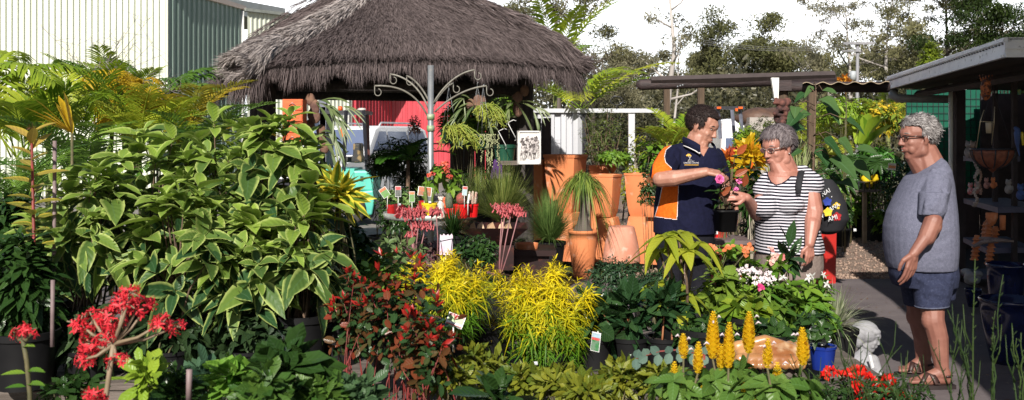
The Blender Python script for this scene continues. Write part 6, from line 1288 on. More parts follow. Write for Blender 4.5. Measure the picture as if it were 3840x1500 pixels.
hanging(1893,575,10.9,400,'large empty green pot standing on a plank at the hut post','none',r=.12,hook=False,ph=.19,m=mat('mid_green_plastic',(.010,.07,.04),rough=.4))
hanging(1790,420,9.8,312,'small basket of yellow green cactus hanging higher, under the eave','rhip',r=.05,ph=.07)
def plank():
    t=thing('shelf_plank','short grey timber plank shelf holding the large green pot','shelf',W(1900,605,10.9)); c=W(1905,610,10.9); mb=MB(); mb.box(c,(.24,.22,.045)); mb.build('plank',M_TIMBER,t,smooth=False); mb=MB(); mb.box(c+A(0,.05,-c[2]/2-.01),(.05,.05,c[2]-.05)); mb.build('post',M_TIMBER,t,smooth=False)
plank()
def wire_hooks():
    for k,(px,py,lab) in enumerate(((1890,510,'bent white wire hook left of the larger one, above the green pot'),(1925,478,'bent white wire hook just above the horse plaque'))):
        t=thing('wire_hook',lab,'hook',W(px,py,10.6),'wire hooks under the hut'); mb=MB(); c=W(px,py,10.6); mb.tube([c+A(-.06,0,.05),c+A(.0,0,.08),c+A(.03,0,.07)],.004,4); mb.tube([c+A(-.06,0,.05),c+A(.02,0,-.1),c+A(.03,0,-.13),c+A(.015,0,-.14)],.004,4); mb.build('wire',m_white,t)
wire_hooks()
def purple():
    t=thing('purple_cloth','folded purple cloth hanging below the string plant','cloth',W(1860,635,10.2)); mb=MB(); c=W(1860,635,10.2); 
    for k in range(9): a=-.6+k*.15; mb.cap(c+A(-.01+k*.008,0,.10-k*.008),.012,c+A(-.05+k*.014,0,-.09),.014,8)
    mb.build('folds',mat('purple_fabric',(.07,.015,.14),(.05,.01,.09),rough=.8),t,remesh=.01,sm_it=1)
purple()
def plaque():
    d=10.75; t=thing('wall_plaque','white square relief plaque of running horses on the hut post','plaque',W(1983,552,d)); c=W(1983,553,d); Rm=rotz(.28)
    mw=mat('white_plaster',(.72,.70,.68),(.62,.60,.58),ns=8,rough=.7); w_,h_=.255,.36; mb=MB(); mb.box(c,(w_,.03,h_),Rm); b=mb.build('panel',mw,t,smooth=False)
    q=MB()
    for (cx,cz,sx,sz) in ((0,h_/2-.008,w_,.016),(0,-h_/2+.008,w_,.016),(-w_/2+.008,0,.016,h_),(w_/2-.008,0,.016,h_)): q.box(c+Rm@A(cx,-.02,cz),(sx,.018,sz),Rm)
    q.build('rim',mw,t,smooth=False)
    hm=mat('patina_plaster_relief',(.52,.48,.47),(.10,.085,.085),ns=26,amt=(.42,.56),bump=1.5,bs=50)  # relief mottled with dark patina
    for k,(x,z) in enumerate(((-.07,.01),(-.015,.03),(.035,.015),(.08,.03))):
        q=MB(); P=lambda a,b,y=0:c+Rm@A(x+a,-.022-y,z+b)
        q.ell(P(0,-.02),(.028,.014,.045)); q.cap(P(-.0,.02),.018,P(-.015,.075),.012); q.cap(P(-.015,.08),.012,P(-.03,.055,.006),.008); q.cap(P(.0,.09),.008,P(.02,.03),.010)
        for s in (-.018,-.006,.008,.02): q.cap(P(s,-.05),.008,P(s*1.6,-.10),.005); q.cap(P(s*1.6,-.10),.005,P(s*1.2-.008,-.145),.004)
        q.build('horse_relief',hm,t,remesh=.0035,sm_it=1)
plaque()

# terracotta planters -----------------------------------------------------------------
def planter(label,px,d,pyt,wt,pyb,wb,rot=.35,m=None,inv=False,rnd=False,group='terracotta planters'):
    """tapered square planter with slightly bowed sides"""
    s=F/d; x=(px-1920)/s; zt=EYE-(pyt-510)/s; zb=EYE-(pyb-510)/s; H=zt-zb; rt=wt/2/s; rb=wb/2/s
    if not rnd: k=1/(abs(math.cos(rot-math.pi/4))*math.sqrt(2)) ; rt*=k; rb*=k
    t=thing('terracotta_planter',label,'planter',(x,d+rt*.8,max(zb,0)),group); mb=MB(); n=10
    f=np.linspace(0,1,n); rr=rb+(rt-rb)*(f**.55 if rt>rb else f**1.6); pr=[(0.001,0)]+[(r,H*q) for r,q in zip(rr,f)]
    if rt>=rb and not inv: pr=pr[:-1]+[(rr[-1]*.99,H*.945),(rr[-1]*1.035,H*.95),(rr[-1]*1.035,H)]+[(rr[-1]*.93,H),(rr[-1]*.86,H*.8),(.001,H*.78)]
    else: pr+=[(rr[-1]*.93,H+.004),(.001,H+.004)]
    if rnd: mb.lathe((x,d+rt*.8,zb),pr,36)
    else: mb.lathe((x,d+rt*.8,zb),pr,32,sq=14,rot=rot)
    o=mb.build('body',m or M_TERRA,t)
    try: o.data.set_sharp_from_angle(angle=R(32))
    except Exception: pass
    return t
planter('tallest square terracotta planter on top of the stack left of the ponytail palm',2124,12.0,580,176,800,110,rot=1.1)
planter('terracotta planter holding up the tallest planter, half hidden by grass plants',2124,11.95,800,120,976,176,rot=1.1,inv=True)
planter('square terracotta planter directly behind the ponytail palm, second in height',2275,11.75,655,134,815,84,rot=1.1)
planter('upturned terracotta planter under the one behind the ponytail palm',2285,11.8,816,80,980,140,rot=1.1,inv=True)
planter('square terracotta planter beside the man in the orange and navy shirt',2402,12.0,650,124,812,74,rot=1.1)
planter('upturned terracotta planter under the right hand planter, behind the pink dome pot',2402,12.0,813,90,985,140,rot=1.1,inv=True)
planter('small terracotta planter at the right end of the stack, by the orange panelled shirt',2450,11.6,740,70,815,50,rot=1.1)
planter('terracotta planter low at the right end of the stack, by the man\'s hip',2458,11.7,816,60,990,95,rot=1.1,inv=True)
planter('rough pinkish upturned round terracotta pot at the foot of the stack',2335,11.2,853,96,985,142,m=M_TERRAP,rnd=True,inv=True)
planter('shadowed square planter left of the tallest one, mostly behind the grass',2020,12.3,600,90,975,80,rot=1.1,m=M_TERRA)
def troughpot():
    t=thing('terracotta_trough','wide rimmed terracotta box pot holding bright seedlings','planter',W(2262,900,12.3)*A(1,1,0),'terracotta planters'); a=W(2208,620,12.3); b=W(2312,655,12.3); w_=b[0]-a[0]; cx=(a[0]+b[0])/2
    mb=MB(); mb.box((cx,12.45,a[2]-.03),(w_,.3,.06)); mb.box((cx,12.45,a[2]-.085),(w_*.93,.28,.05)); mb.box((cx,12.45,a[2]-.26),(w_*.9,.26,.3),taper=1.0); mb.build('box',M_TERRA,t,smooth=False)
    mb=MB(); mb.box((cx,12.45,(a[2]-.41)/2),(w_*.8,.25,a[2]-.41)); mb.build('plinth',M_TERRA,t,smooth=False)
troughpot()
def ponytail():
    d=11.0; s=F/d; x=(2186-1920)/s; zr=EYE-(862-510)/s; t=thing('ponytail_palm','ponytail palm with long arching strap leaves in a round terracotta pot','potted plant',(x,d,0)); r=54/s
    mb=MB(); f=np.linspace(0,1,9); mb.lathe((x,d,0),[(.001,0)]+[(r*(.62+.36*math.sin(q*1.5)),zr*.93*q) for q in f]+[(r*1.04,zr*.93),(r*1.06,zr),(r*.95,zr),(r*.9,zr*.92),(.001,zr*.9)],36); mb.build('pot',M_TERRA,t)
    top=EYE-(690-510)/s; mb=MB(); mb.lathe((x,d,zr*.9),[(.001,0),(.10,0),(.11,.05),(.07,.12),(.035,.25),(.03,top-zr*.9)],14); mb.build('trunk',mat('grey_brown_bark',(.2,.17,.14)),t)
    n=520; a=rng.uniform(0,6.28,n); e=rng.uniform(.35,1.5,n); D=np.c_[np.cos(a)*np.cos(e),np.sin(a)*np.cos(e),np.sin(e)]; mb=MB(); L=rng.uniform(.45,.95,n)
    leaves(mb,np.tile([x,d,top],(n,1))+rng.normal(0,.02,(n,3)),D,np.c_[-np.cos(a)*np.sin(e),-np.sin(a)*np.sin(e),np.cos(e)],L*.62,.014,(1.35-.5*np.sin(e))*L/.6,K=7,prof='blade',fold=.4); mb.build('leaves',leafmat('strap_green',(0.064,0.129,0.021),(0.235,0.292,0.058),vein=.1),t)
ponytail()
L_XG=leafmat('grass_tree_green',(.09,.16,.03),(.33,.36,.10),vein=0)
tuft('grass_tree','grass tree with fine stiff upright needles above the iron bowl','1885' and 1880,9.6,830,1300,.64,.006,L_XG,el=(.5,1.5),droop=.25,r0=.05,z0=.4)
tuft('grass_tree','second fine grass tree, lower, left of the ponytail palm pot',2060,9.9,905,1300,.58,.006,leafmat('blue_grass_green',(.07,.14,.035),(.20,.29,.08),vein=0),el=(.4,1.5),droop=.35,r0=.05,potr=.16)
tuft('grass_tree','fine grass clump left of the purple cloth',1800,10.2,800,600,.5,.005,L_XG,el=(.6,1.5),droop=.3,r0=.04,potr=.15)
tuft('grass_plant','dark low spiky tuft below the round table',1700,8.0,880,300,.32,.008,L_DG,el=(.2,1.4),droop=.4,potr=.12)
def bowl():
    d=8.4; s=F/d; t=thing('iron_fire_bowl','dark rusty square iron bowl holding broken terracotta pieces','bowl',W(1856,1000,8.7)*A(1,1,0)); X=lambda p:(p-1920)/s; Z=lambda p:EYE-(p-510)/s; mi=mat('rusted_dark_iron',(.035,.009,.008),(.016,.006,.006),ns=5,rough=.5,metal=.3,c3=(.08,.02,.012),ns3=14)
    mb=MB(); R_=lambda x0,x1,y0,y1,z:[[x0,y0,z],[x1,y0,z],[x1,y1,z],[x0,y1,z]]
    o0=R_(X(1725),X(1982),d,d+.6,Z(857)); o1=R_(X(1795),X(1905),d+.15,d+.42,Z(925)); i0=R_(X(1731),X(1976),d+.015,d+.585,Z(857)); i1=R_(X(1800),X(1900),d+.16,d+.41,Z(918)); V=o0+o1+i0+i1; q=[]
    for i in range(4): j=(i+1)%4; q+=[[4+i,4+j,j,i],[8+i,8+j,12+j,12+i],[i,j,8+j,8+i]]
    q+=[[7,6,5,4],[12,13,14,15]]; mb.add(V,q); mb.build('bowl',mi,t,smooth=False)
    mb=MB(); mb.box((X(1860),d+.3,Z(975)+.0),(.3,.3,Z(925)-Z(1020))); mb.build('stem',mi,t,smooth=False)
    mb=MB(); mb.box((X(1860),d+.3,.36),(.42,.42,.03)); mb.box((X(1860),d+.3,.17),(.3,.3,.34)); mb.build('base',mi,t,smooth=False)
    for k,(px,w_,tl) in enumerate(((1800,.07,.4),(1840,.08,-.3),(1880,.06,.2),(1905,.07,-.4),(1770,.06,-.2))):
        tt=thing('terracotta_shard',['pale shard nearest the left rim','grey topped shard beside the grass stem','small upright shard right of centre','last shard at the right rim','low shard in the left corner'][k]+' of the iron bowl','shard',(X(px),d+.2,Z(852)),'shards in the iron bowl'); mb=MB(); mb.hexa([[X(px)-w_/2,d+.15,Z(866)],[X(px)+w_/2,d+.15,Z(866)],[X(px)+w_/2,d+.17,Z(866)],[X(px)-w_/2,d+.17,Z(866)]],[[X(px)-w_/2+.01,d+.15+tl*.05,Z(850)],[X(px)+w_*.2,d+.15+tl*.05,Z(838)],[X(px)+w_*.2,d+.17+tl*.05,Z(838)],[X(px)-w_/2+.01,d+.17+tl*.05,Z(850)]]); mb.build('shard',mat('pale_shard',(.62,.42,.28),(.5,.33,.2)),tt,smooth=False)
    t=thing('iron_plinth','low rust brown square slab plinth right of the iron bowl','plinth',(X(1960),8.9,0)); mb=MB(); a=W(1885,935,8.9); b=W(2085,1000,8.9); mb.box(((a[0]+b[0])/2,9.1,a[2]-.03),(b[0]-a[0],.5,.05)); mb.box(((a[0]+b[0])/2,9.1,(a[2]-.055)/2),(b[0]-a[0]-.12,.4,a[2]-.055)); mb.build('slab',mi,t,smooth=False)
    t=thing('terracotta_saucer','shallow terracotta ring saucer on the rust brown plinth','saucer',W(1975,930,8.95)); mb=MB(); c=W(1975,932,9.0); mb.lathe(c,[(.10,0),(.105,.05),(.095,.05),(.085,.01),(.001,.01)],28); mb.build('saucer',M_TERRA,t)
bowl()
# dark potted shrubs in front of the car
shrub('tree_fern','feathery dark tree fern in front of the white car',1520,12.5,495,650,250,L_DG,.20,.03,40,9,cat='fern',prof='lance',elev=.1,droop=.5,potr=.2,stemn=4)
palm('fern_palm','bright layered fern fronds left of the pole, in front of the white car','fern',1530,11.5,600,.5,16,leafmat('fern_green',(0.022,0.095,0.010),(0.078,0.189,0.028),vein=0),el=(.1,1.0),droop=.6,nl=26,ll=.12,lw=.022,trunk=M_WOODSTEM,th=.03)
shrub('leafy_shrub','dark small leaved bush in a black pot, in front of the white car',1440,11.8,540,690,150,leafmat('dark_box_leaf',(0.009,0.024,0.006),(0.032,0.060,0.013),vein=0,trans=.1),.04,.022,500,6,K=1,flat=True,prof='diam',potr=.2,poth=.4,z0=0,group='dark bushes by the car')
shrub('leafy_shrub','second dark small leaved bush, just left of the pole',1545,12.2,600,760,170,leafmat('dark_box_leaf',(0.009,0.024,0.006),(0.032,0.060,0.013),vein=0),.04,.022,420,6,K=1,flat=True,prof='diam',potr=.2,group='dark bushes by the car')
shrub('leafy_shrub','reddish tipped narrow plant rising above the white car',1555,14,425,520,60,leafmat('bronze_tip',(0.189,0.052,0.028),(0.292,0.126,0.050),vein=0),.06,.02,40,6,stemn=6)
shrub('leafy_shrub','dark mass of leaves under the thatch, right of the pole',1750,11.6,350,560,220,L_DP,.16,.03,120,7,prof='lance',group='dark bushes by the car')
shrub('leafy_shrub','bright leafy tree seen through the hut, left of the right post',1870,14.5,318,430,200,L_MG,.16,.05,70,7,prof='lance')
shrub('leafy_shrub','bushy plants low in the dark below the hanging baskets',1780,11.8,620,820,260,leafmat('dark_box_leaf',(0.009,0.024,0.006),(0.032,0.060,0.013),vein=0),.06,.025,300,6,potr=.2,group='dark bushes by the car')
shrub('leafy_shrub','dark bushes low behind the round table, left of the pole',1500,9.8,690,900,200,L_DG,.06,.03,200,6,potr=.16)

# trolley, red planter, held pot -------------------------------------------------------
def trolley():
    d=8.4; s=F/d; X=lambda p:(p-1920)/s; Z=lambda p:EYE-(p-510)/s; mr=mat('red_tube_paint',(.42,.03,.02),(.3,.02,.015),rough=.4)
    t=thing('garden_trolley','red tube framed trolley with a grey brown board top between the two facing people','trolley',(X(2740),8.6,0))
    mb=MB(); mb.box((X(2745),d+.25,Z(910)),(X(2845)-X(2658),.5,.035)); mb.build('board',mat('grey_brown_board',(.15,.11,.11),(.11,.08,.08),ns=6),t,smooth=False)
    for px,dy in ((2664,0),(2707,.0),(2838,0),(2664,.5),(2838,.5)): mb=MB(); mb.tube([(X(px),d+dy,Z(918)),(X(px-10),d+dy,.02)],.016,8); mb.build('leg',mr,t)
    mb=MB(); mb.tube([(X(2655),d+.5,Z(868)),(X(2850),d+.5,Z(860))],.008,6); mb.build('rail',m_galv,t)
    a=np.linspace(0,6.28,24); mb=MB(); mb.tube([(X(2832)+.055*math.cos(u),d+.45,Z(878)+.06*math.sin(u)) for u in a],.006,6); mb.build('wire_ring',mat('tan_wire',(.35,.3,.25)),t)
    for x0,x1,y0,y1 in ((2676,2745,905,1000),(2655,2690,850,890)): pass
    t=thing('red_crate','bright red plastic crate on the trolley, behind the hanging pot','crate',(X(2700),8.75,Z(905)),'red containers by the trolley'); mb=MB(); mb.box((X(2700),8.75,Z(885)),(.22,.2,.10)); mb.build('crate',m_red,t,smooth=False); mb=MB(); mb.box((X(2697),8.645,Z(880)),(.08,.004,.04)); mb.build('printed_panel',m_card,t,smooth=False)
    t=thing('red_tub','large red tub on the ground under the trolley board','tub',(X(2720),8.7,0),'red containers by the trolley'); mb=MB(); mb.lathe((X(2720),8.7,0),[(.001,0),(.15,0),(.19,.42),(.18,.42),(.15,.1),(.001,.1)],24); mb.build('tub',mr,t)
trolley()
def red_planter():
    t=thing('red_planter','tall square glazed red planter on the pavement right of the woman','planter',W(3090,1040,10.8)*A(1,1,0)); d=10.6; x=(3080-1920)/F*d; mb=MB(); H=EYE-(872-510)/F*d; w_=.33
    V=[];
    for z,ww in ((.004,w_*.94),(H,w_)): V+= [[x-ww/2,d,z],[x+ww/2,d,z],[x+ww/2,d+ww,z],[x-ww/2,d+ww,z]]
    i_=w_-.05; V+=[[x-i_/2,d+.025,H],[x+i_/2,d+.025,H],[x+i_/2,d+.025+i_,H],[x-i_/2,d+.025+i_,H]]+[[x-i_/2,d+.025,H-.2],[x+i_/2,d+.025,H-.2],[x+i_/2,d+.025+i_,H-.2],[x-i_/2,d+.025+i_,H-.2]]
    q=[[3,2,1,0],[12,13,14,15]]
    for k in range(4): j=(k+1)%4; q+=[[k,j,4+j,4+k],[4+k,4+j,8+j,8+k],[8+k,8+j,12+j,12+k]]
    mb.add(V,q); b=mb.build('body',mat('glazed_red',(.42,.025,.02),(.36,.02,.018),rough=.25,coat=.3),t,smooth=False); bv=b.modifiers.new('b','BEVEL'); bv.width=.006; bv.segments=2
red_planter()
def camellia():
    d=7.0; c=W(2722,868,d); t=thing('potted_camellia','black square pot held by the man, with a pink camellia bloom','potted plant',c); mb=MB(); s=F/d
    zt=EYE-(786-510)/s; H=zt-c[2]; r=38/s; mb.lathe(c,[(.001,0),(r*.80,0),(r*1.0,H*.9),(r*1.06,H*.9),(r*1.06,H),(r*.98,H),(r*.95,H*.9),(.001,H*.9)],28,sq=9,rot=.2); o=mb.build('pot',M_POT,t)
    sb=MB(); top=A(c[0],c[1],zt); mb=MB()
    lv=[]
    for (a,b_,dy) in ((2698,640,-.06),(2745,620,.03),(2720,690,.0),(2765,680,.04),(2690,720,-.05),(2740,730,.05),(2780,640,.05),(2712,655,-.02),(2755,590,.05),(2735,770,0),(2700,760,-.04)):
        p=W(a,b_,d+dy); sb.tube([top,(top+p)/2+A(.01,0,.02),p],[.006,.004,.003],5); lv.append(p)
    T=np.array(lv); Ax=unit(T-top+A(0,0,.15)); whorls(mb,T,Ax,7,.075,.036,.35,.2,K=4); mb.build('leaves',L_DG,t); sb.build('stems',M_WOODSTEM,t)
    mb=MB()
    for (a,b_) in ((2765,580),(2790,700),(2700,735),(2755,660)): p=W(a,b_,d-.03); leaves(mb,[p],[A(rng.normal(0,.6),-.2,.6)],[A(0,-1,.2)],.11,.05,.1,K=4)
    mb.build('bronze_leaf',leafmat('bronze_leaf',(0.258,0.067,0.027),(0.387,0.088,0.026),vein=.2),t)
    fc=W(2698,672,d-.30); mb=MB()
    for ring,(n,L,el) in enumerate(((7,.034,.15),(7,.030,.5),(6,.026,.85),(5,.02,1.15),(4,.014,1.4))):
        a=np.arange(n)*6.283/n+ring*.5; ax=unit(A(.15,-1,.25)); X,Y=perp(ax[None]); rad=np.cos(a)[:,None]*X+np.sin(a)[:,None]*Y; D=math.cos(el)*rad+math.sin(el)*ax; leaves(mb,np.tile(fc-ax*.0,(n,1)),D,math.cos(el)*ax-math.sin(el)*rad,L,L*1.15,0,K=4,prof='round',fold=.35,wave=.12)
    mb.build('bloom',leafmat('pink_petal',(0.800,0.120,0.400),(0.850,0.280,0.550),vein=0,trans=.25),t)
    sb=MB(); sb.tube([fc,W(2702,690,d-.2),lv[0]],[.004,.004,.003],5); sb.build('flower_stem',M_STEM,t)
    for px,py in ((2772,678),(2760,712)):
        mb=MB(); p=W(px,py,d-.05); T,Ax=tips(6,p,A(.012,.012,.012),.3); whorls(mb,T,Ax,4,.02,.018,.5,0,K=2,prof='round'); mb.build('bud',leafmat('pink_petal',(0.800,0.120,0.400),(0.850,0.280,0.550)),t)
camellia()

# child statue -----------------------------------------------------------------
def statue():
    d=6.0; s=F/d; P=lambda px,py,dy=0: W(px,py,d+dy); ms=mat('white_weathered_stone',(.30,.30,.32),(.22,.22,.24),ns=9,rough=.8,bump=.3,bs=50,c3=(.14,.14,.15),ns3=18,amt3=(.60,.74))
    t=thing('child_statue','white stone statue of a seated child looking down, with short bobbed hair','statue',(W(3235,0,d)[0],d,0)); b=MB(); h=.155; hc=P(3258,1265); M=frame3((.88,-.42,-.30),(.12,0,1))
    head_mass(b,hc,M,h*1.1,jowl=1.15,nose=.85)
    b.ell(P(3243,1245),(.085,.075,.070)); b.ell(P(3215,1270,-.02),(.035,.05,.055)); b.ell(P(3222,1250,-.03),(.05,.05,.05)); b.ell(P(3275,1245,-.04),(.045,.03,.025)); b.ell(P(3288,1258,-.04),(.018,.025,.014))
    b.cap(P(3238,1310),.032,P(3235,1335),.04)
    b.loft([(P(3235,1318),A(.03,0,0),A(0,.03,0)),(P(3232,1335),A(.075,0,0),A(0,.055,0)),(P(3228,1360),A(.105,0,0),A(0,.075,0)),(P(3228,1400),A(.10,0,0),A(0,.08,0)),(P(3232,1460),A(.115,0,0),A(0,.10,0))],20)
    b.cap(P(3180,1350,-.02),.035,P(3185,1420,-.06),.03); b.cap(P(3185,1420,-.06),.03,P(3250,1445,-.1),.022); b.cap(P(3275,1350,-.03),.033,P(3296,1410,-.05),.028); b.cap(P(3296,1410,-.05),.027,P(3315,1440,-.09),.02)
    b.cap(P(3225,1455,-.02),.055,P(3300,1450,-.1),.045); b.cap(P(3300,1450,-.1),.04,P(3335,1475,-.12),.03); b.cap(P(3210,1462,.03),.06,P(3290,1470,.08),.045)
    b.build('figure',ms,t,remesh=.004,sm_it=1)
    q=MB(); q.ell((P(3235,1470)[0],d,.025),(.17,.13,.03)); q.build('base',ms,t)
    t2=thing('stone_ball','small white stone football at the statue child\'s feet','ball',P(3330,1428,-.12)); c=P(3330,1428,-.12); q=MB(); q.ell(c,(.033,.033,.033),None,20,14); q.build('ball',ms,t2); q=MB()
    for k in range(4): a=np.linspace(0,6.28,18); Rk=rotz(k*.8)@rotx(k*.7+.4); q.tube([c+Rk@(A(math.cos(u),math.sin(u),0)*.0335) for u in a],.0012,4)
    q.build('seam',mat('dark_seam',(.08,.08,.08)),t2)
    tagcard(3268,1355,5.85,9,48,'thin white price strip hanging on the statue',[(.9,(.7,.7,.72))],tilt=-.25,stick=False)
statue()

# ---------------------------------------------------------------- shop interior goods
M_CER=mat('grey_ceramic',(.35,.33,.33),(.2,.18,.18),ns=20,rough=.7); m_rope=mat('pale_shell',(.42,.36,.33),(.2,.16,.15),ns=20)
def shop_goods():
    t=thing('display_shelving','dark open shelving with blue grey board edges in the shop','shelving',(4.9,9.6,0))
    for py,px0,d0_,px1,d1_ in ((585,3612,10.4,3662,10.0),(744,3614,10.3,3742,9.0),(890,3612,10.2,3700,9.2),(1010,3600,10.5,3640,10.1)):
        a=W(px0,py,d0_); z=a[2]; b=W(px1,py,d1_); b[2]=z; n=A(.98,.2,0); mb=MB(); mb.hexa([a-A(0,0,.05),b-A(0,0,.05),b-A(0,0,.05)+n*.5,a-A(0,0,.05)+n*.5],[a,b,b+n*.5,a+n*.5]); mb.build('shelf',m_shelf,t,smooth=False)
    for px,dd in ((3672,9.6),(3742,9.0)): x=(px-1920)/F*dd; mb=MB(); mb.box((x+.25,dd+.2,1.05),(.04,.04,2.1)); mb.build('upright',m_shopdark,t,smooth=False)
    def fig(px,py,dd,lab,m,h=.13):
        c=W(px,py,dd); q=thing('figurine',lab,'figurine',c-A(0,0,h/2),'figurines on the shop shelves'); b=MB(); b.ell(c-A(0,0,h*.2),(h*.28,h*.25,h*.32)); b.ell(c+A(-h*.05,-h*.05,h*.28),(h*.2,h*.2,h*.2)); b.ell(c+A(h*.12,0,h*.45),(h*.07,h*.05,h*.1)); b.ell(c+A(-h*.15,0,h*.45),(h*.07,h*.05,h*.1)); b.cap(c+A(h*.2,-.01,0),h*.08,c+A(h*.1,-.04,-h*.2),h*.07); b.cap(c+A(-h*.2,-.01,0),h*.08,c+A(-h*.1,-.04,-h*.2),h*.07); b.build('figure',m,q,remesh=.005,sm_it=1)
    mk=mat('skin_pink_ceramic',(.5,.25,.22),(.3,.15,.12)); mredc=mat('red_white_ceramic',(.5,.04,.05),(.6,.5,.5),ns=30)
    fig(3634,560,10.1,'grey stone bear cub, left one on the top shop shelf',M_CER,.17); fig(3652,562,10.0,'grey stone bear cub hugging a post, right one on the top shop shelf',mat('brown_grey_ceramic',(.3,.22,.18)),.17)
    fig(3640,708,9.9,'red and white toadstool gnome on the middle shop shelf',mredc,.12); fig(3662,706,9.7,'small pink faced gnome beside the toadstool gnome',mk,.11)
    fig(3783,700,8.9,'pale fairy figurine at the right on the middle shop shelf',M_CER,.13); fig(3828,720,8.7,'small blue figurine at the right picture edge on the shelf',mat('blue_ceramic',(.05,.1,.3)),.14)
    fig(3700,687,9.2,'left of the two terracotta birds on the shelf beam',mk,.10); fig(3725,686,9.1,'right of the two terracotta birds on the shelf beam',mat('terracotta',(.5,.2,.1)),.10)
    # hanging double cup holder
    c=W(3715,470,8.3); t=thing('hanging_cup_holder','gold wire frame holding a cream cup, hanging above the coir basket','hanging ornament',c); mb=MB(); P=lambda a,b_:W(a,b_,8.3); g=mat('brass_wire',(.6,.48,.32),metal=.4,rough=.3)
    mb.tube([P(3690,412),P(3676,455),P(3660,566),P(3700,568)],.004,4); mb.tube([P(3730,400),P(3728,458),P(3718,545)],.004,4); mb.tube([P(3676,455),P(3728,458)],.004,4); mb.build('frame',g,t)
    for px,py in ((3709,480),(3692,590)): q=MB(); q.lathe(W(px,py+20,8.3),[(.001,0),(.022,0),(.028,.09),(.025,.09),(.02,.01),(.001,.01)],18); q.build('cup',mat('cream_cup',(.55,.45,.32),(.48,.38,.26)),t)
    # coir basket
    c=W(3722,575,8.2); t=thing('coir_basket','hanging terracotta coloured coir basket in a black wire frame','hanging basket',c); mb=MB(); pr=[(.001,-.16)]+[(.165*math.sin(u),-.16*math.cos(u)+.03) for u in np.linspace(.25,1.5,8)]+[(.155,.03),(.13,-.04),(.001,-.09)]; mb.lathe(c,pr,28); mb.build('liner',mat('terracotta_coir',(.28,.09,.05),(.16,.05,.03),ns=30,bump=.8),t)
    mb=MB(); a=np.linspace(0,6.283,26); mb.tube([c+A(.17*math.cos(u),.17*math.sin(u),.035) for u in a],.006,5)
    for k in range(10): u=k*.628; mb.tube([c+A(.172*math.sin(v_)*math.cos(u),.172*math.sin(v_)*math.sin(u),-.16*math.cos(v_)+.03) for v_ in np.linspace(.2,1.55,7)],.006,4)
    mb.build('wire_frame',m_dark,t); mb=MB()
    for u in (0,2.1,4.2): mb.tube([c+A(.17*math.cos(u),.17*math.sin(u),.03),W(3722,330,8.2)],.002,3)
    mb.build('chain',m_dark,t)
    # shell string, carved mask, terracotta strings
    t=thing('shell_string','pale shells strung on a cord below the cup holder','hanging ornament',W(3664,600,8.6)); q=MB()
    for k in range(22): p=W(3662+6*math.sin(k*1.1)-(k>14)*3,572+k*9.5,8.6); q.ell(p,(.018+.006*math.sin(k),.014,.013),rotx(.3)@roty(rng.normal(0,.5)),9,6)
    q.build('shells',m_rope,t)
    t=thing('shell_string','shorter brownish shell string just right of the longer pale one','hanging ornament',W(3676,680,8.6)); q=MB()
    for k in range(10): q.ell(W(3676+3*math.sin(k),645+k*9,8.6),(.013,.012,.013),None,8,5)
    q.build('shells',mat('brown_shell',(.35,.22,.17),(.2,.12,.1)),t)
    c=W(3697,335,8.0); t=thing('carved_mask','carved orange brown wooden tiki mask hanging high in the shop','mask',c); b=MB(); b.ell(c,(.045,.025,.09)); b.cap(c+A(0,-.02,.03),.01,c+A(0,-.035,-.02),.014); b.ell(c+A(-.018,-.022,.03),(.012,.01,.01)); b.ell(c+A(.018,-.022,.03),(.012,.01,.01)); b.ell(c+A(0,-.022,-.05),(.02,.01,.012))
    for k in range(5): b.cap(c+A((k-2)*.018,0,.07),.006,c+A((k-2)*.026,0,.115),.004)
    b.build('mask',mat('orange_carved_wood',(.40,.11,.03),(.06,.02,.015),ns=30,amt=(.45,.55),bump=1),t,remesh=.004,sm_it=0)
    def potstring(px,py,n,dd,lab,lean=0):
        t=thing('terracotta_pot_string',lab,'hanging ornament',W(px,py,dd),'strings of small terracotta pots'); 
        for k in range(n): q=MB(); c=W(px+lean*k,py+k*15,dd); q.lathe(c,[(.001,.03),(.018,.03),(.028,0),(.034,0),(.034,-.008),(.028,-.008),(.001,0)],14); q.build('small_pot',M_TERRA,t)
    potstring(3712,812,6,8.2,'upright string of small terracotta pots, topmost one cup shaped',-1.5); potstring(3664,896,6,8.2,'string of small terracotta pots at the left, over the blue bucket',-2); potstring(3717,925,5,8.1,'lowest string of small terracotta pots, above the big blue pot',-2.5); potstring(3698,845,4,8.5,'short string of terracotta pots behind the driftwood',-2); potstring(3733,862,4,8.3,'short string of terracotta pots leaning right',-2)
    q=thing('terracotta_cup','single round terracotta cup hanging above the pot strings','hanging ornament',W(3718,815,8.0)); mb=MB(); mb.lathe(W(3719,840,8.0),[(.001,-.01),(.025,0),(.045,.05),(.045,.09),(.04,.09),(.001,.03)],18); mb.build('cup',M_TERRA,q)
    q=thing('terracotta_cup','red brown tube shaped cup hanging right of the round one','hanging ornament',W(3760,845,8.2)); mb=MB(); mb.lathe(W(3760,862,8.2),[(.001,0),(.022,0),(.024,.12),(.02,.12),(.001,.02)],18); mb.build('cup',M_TERRA,q)
    t=thing('driftwood_branch','bleached driftwood branch resting above the blue pot','driftwood',W(3700,900,8.1)); mb=MB(); mb.tube([W(3650,925,8.1),W(3690,905,8.1),W(3740,900,8.0),W(3800,905,8.0)],[.012,.022,.02,.01],8); mb.tube([W(3672,893,8.1),W(3710,895,8.1),W(3770,903,8.0)],[.01,.016,.01],7); mb.build('branch',mat('bleached_wood',(.25,.20,.19),(.14,.1,.1),ns=9,bump=.6,stretch=(1,6,6)),t)
    mg=mat('cobalt_glaze',(.006,.011,.06),(.004,.008,.04),rough=.2,coat=.5)
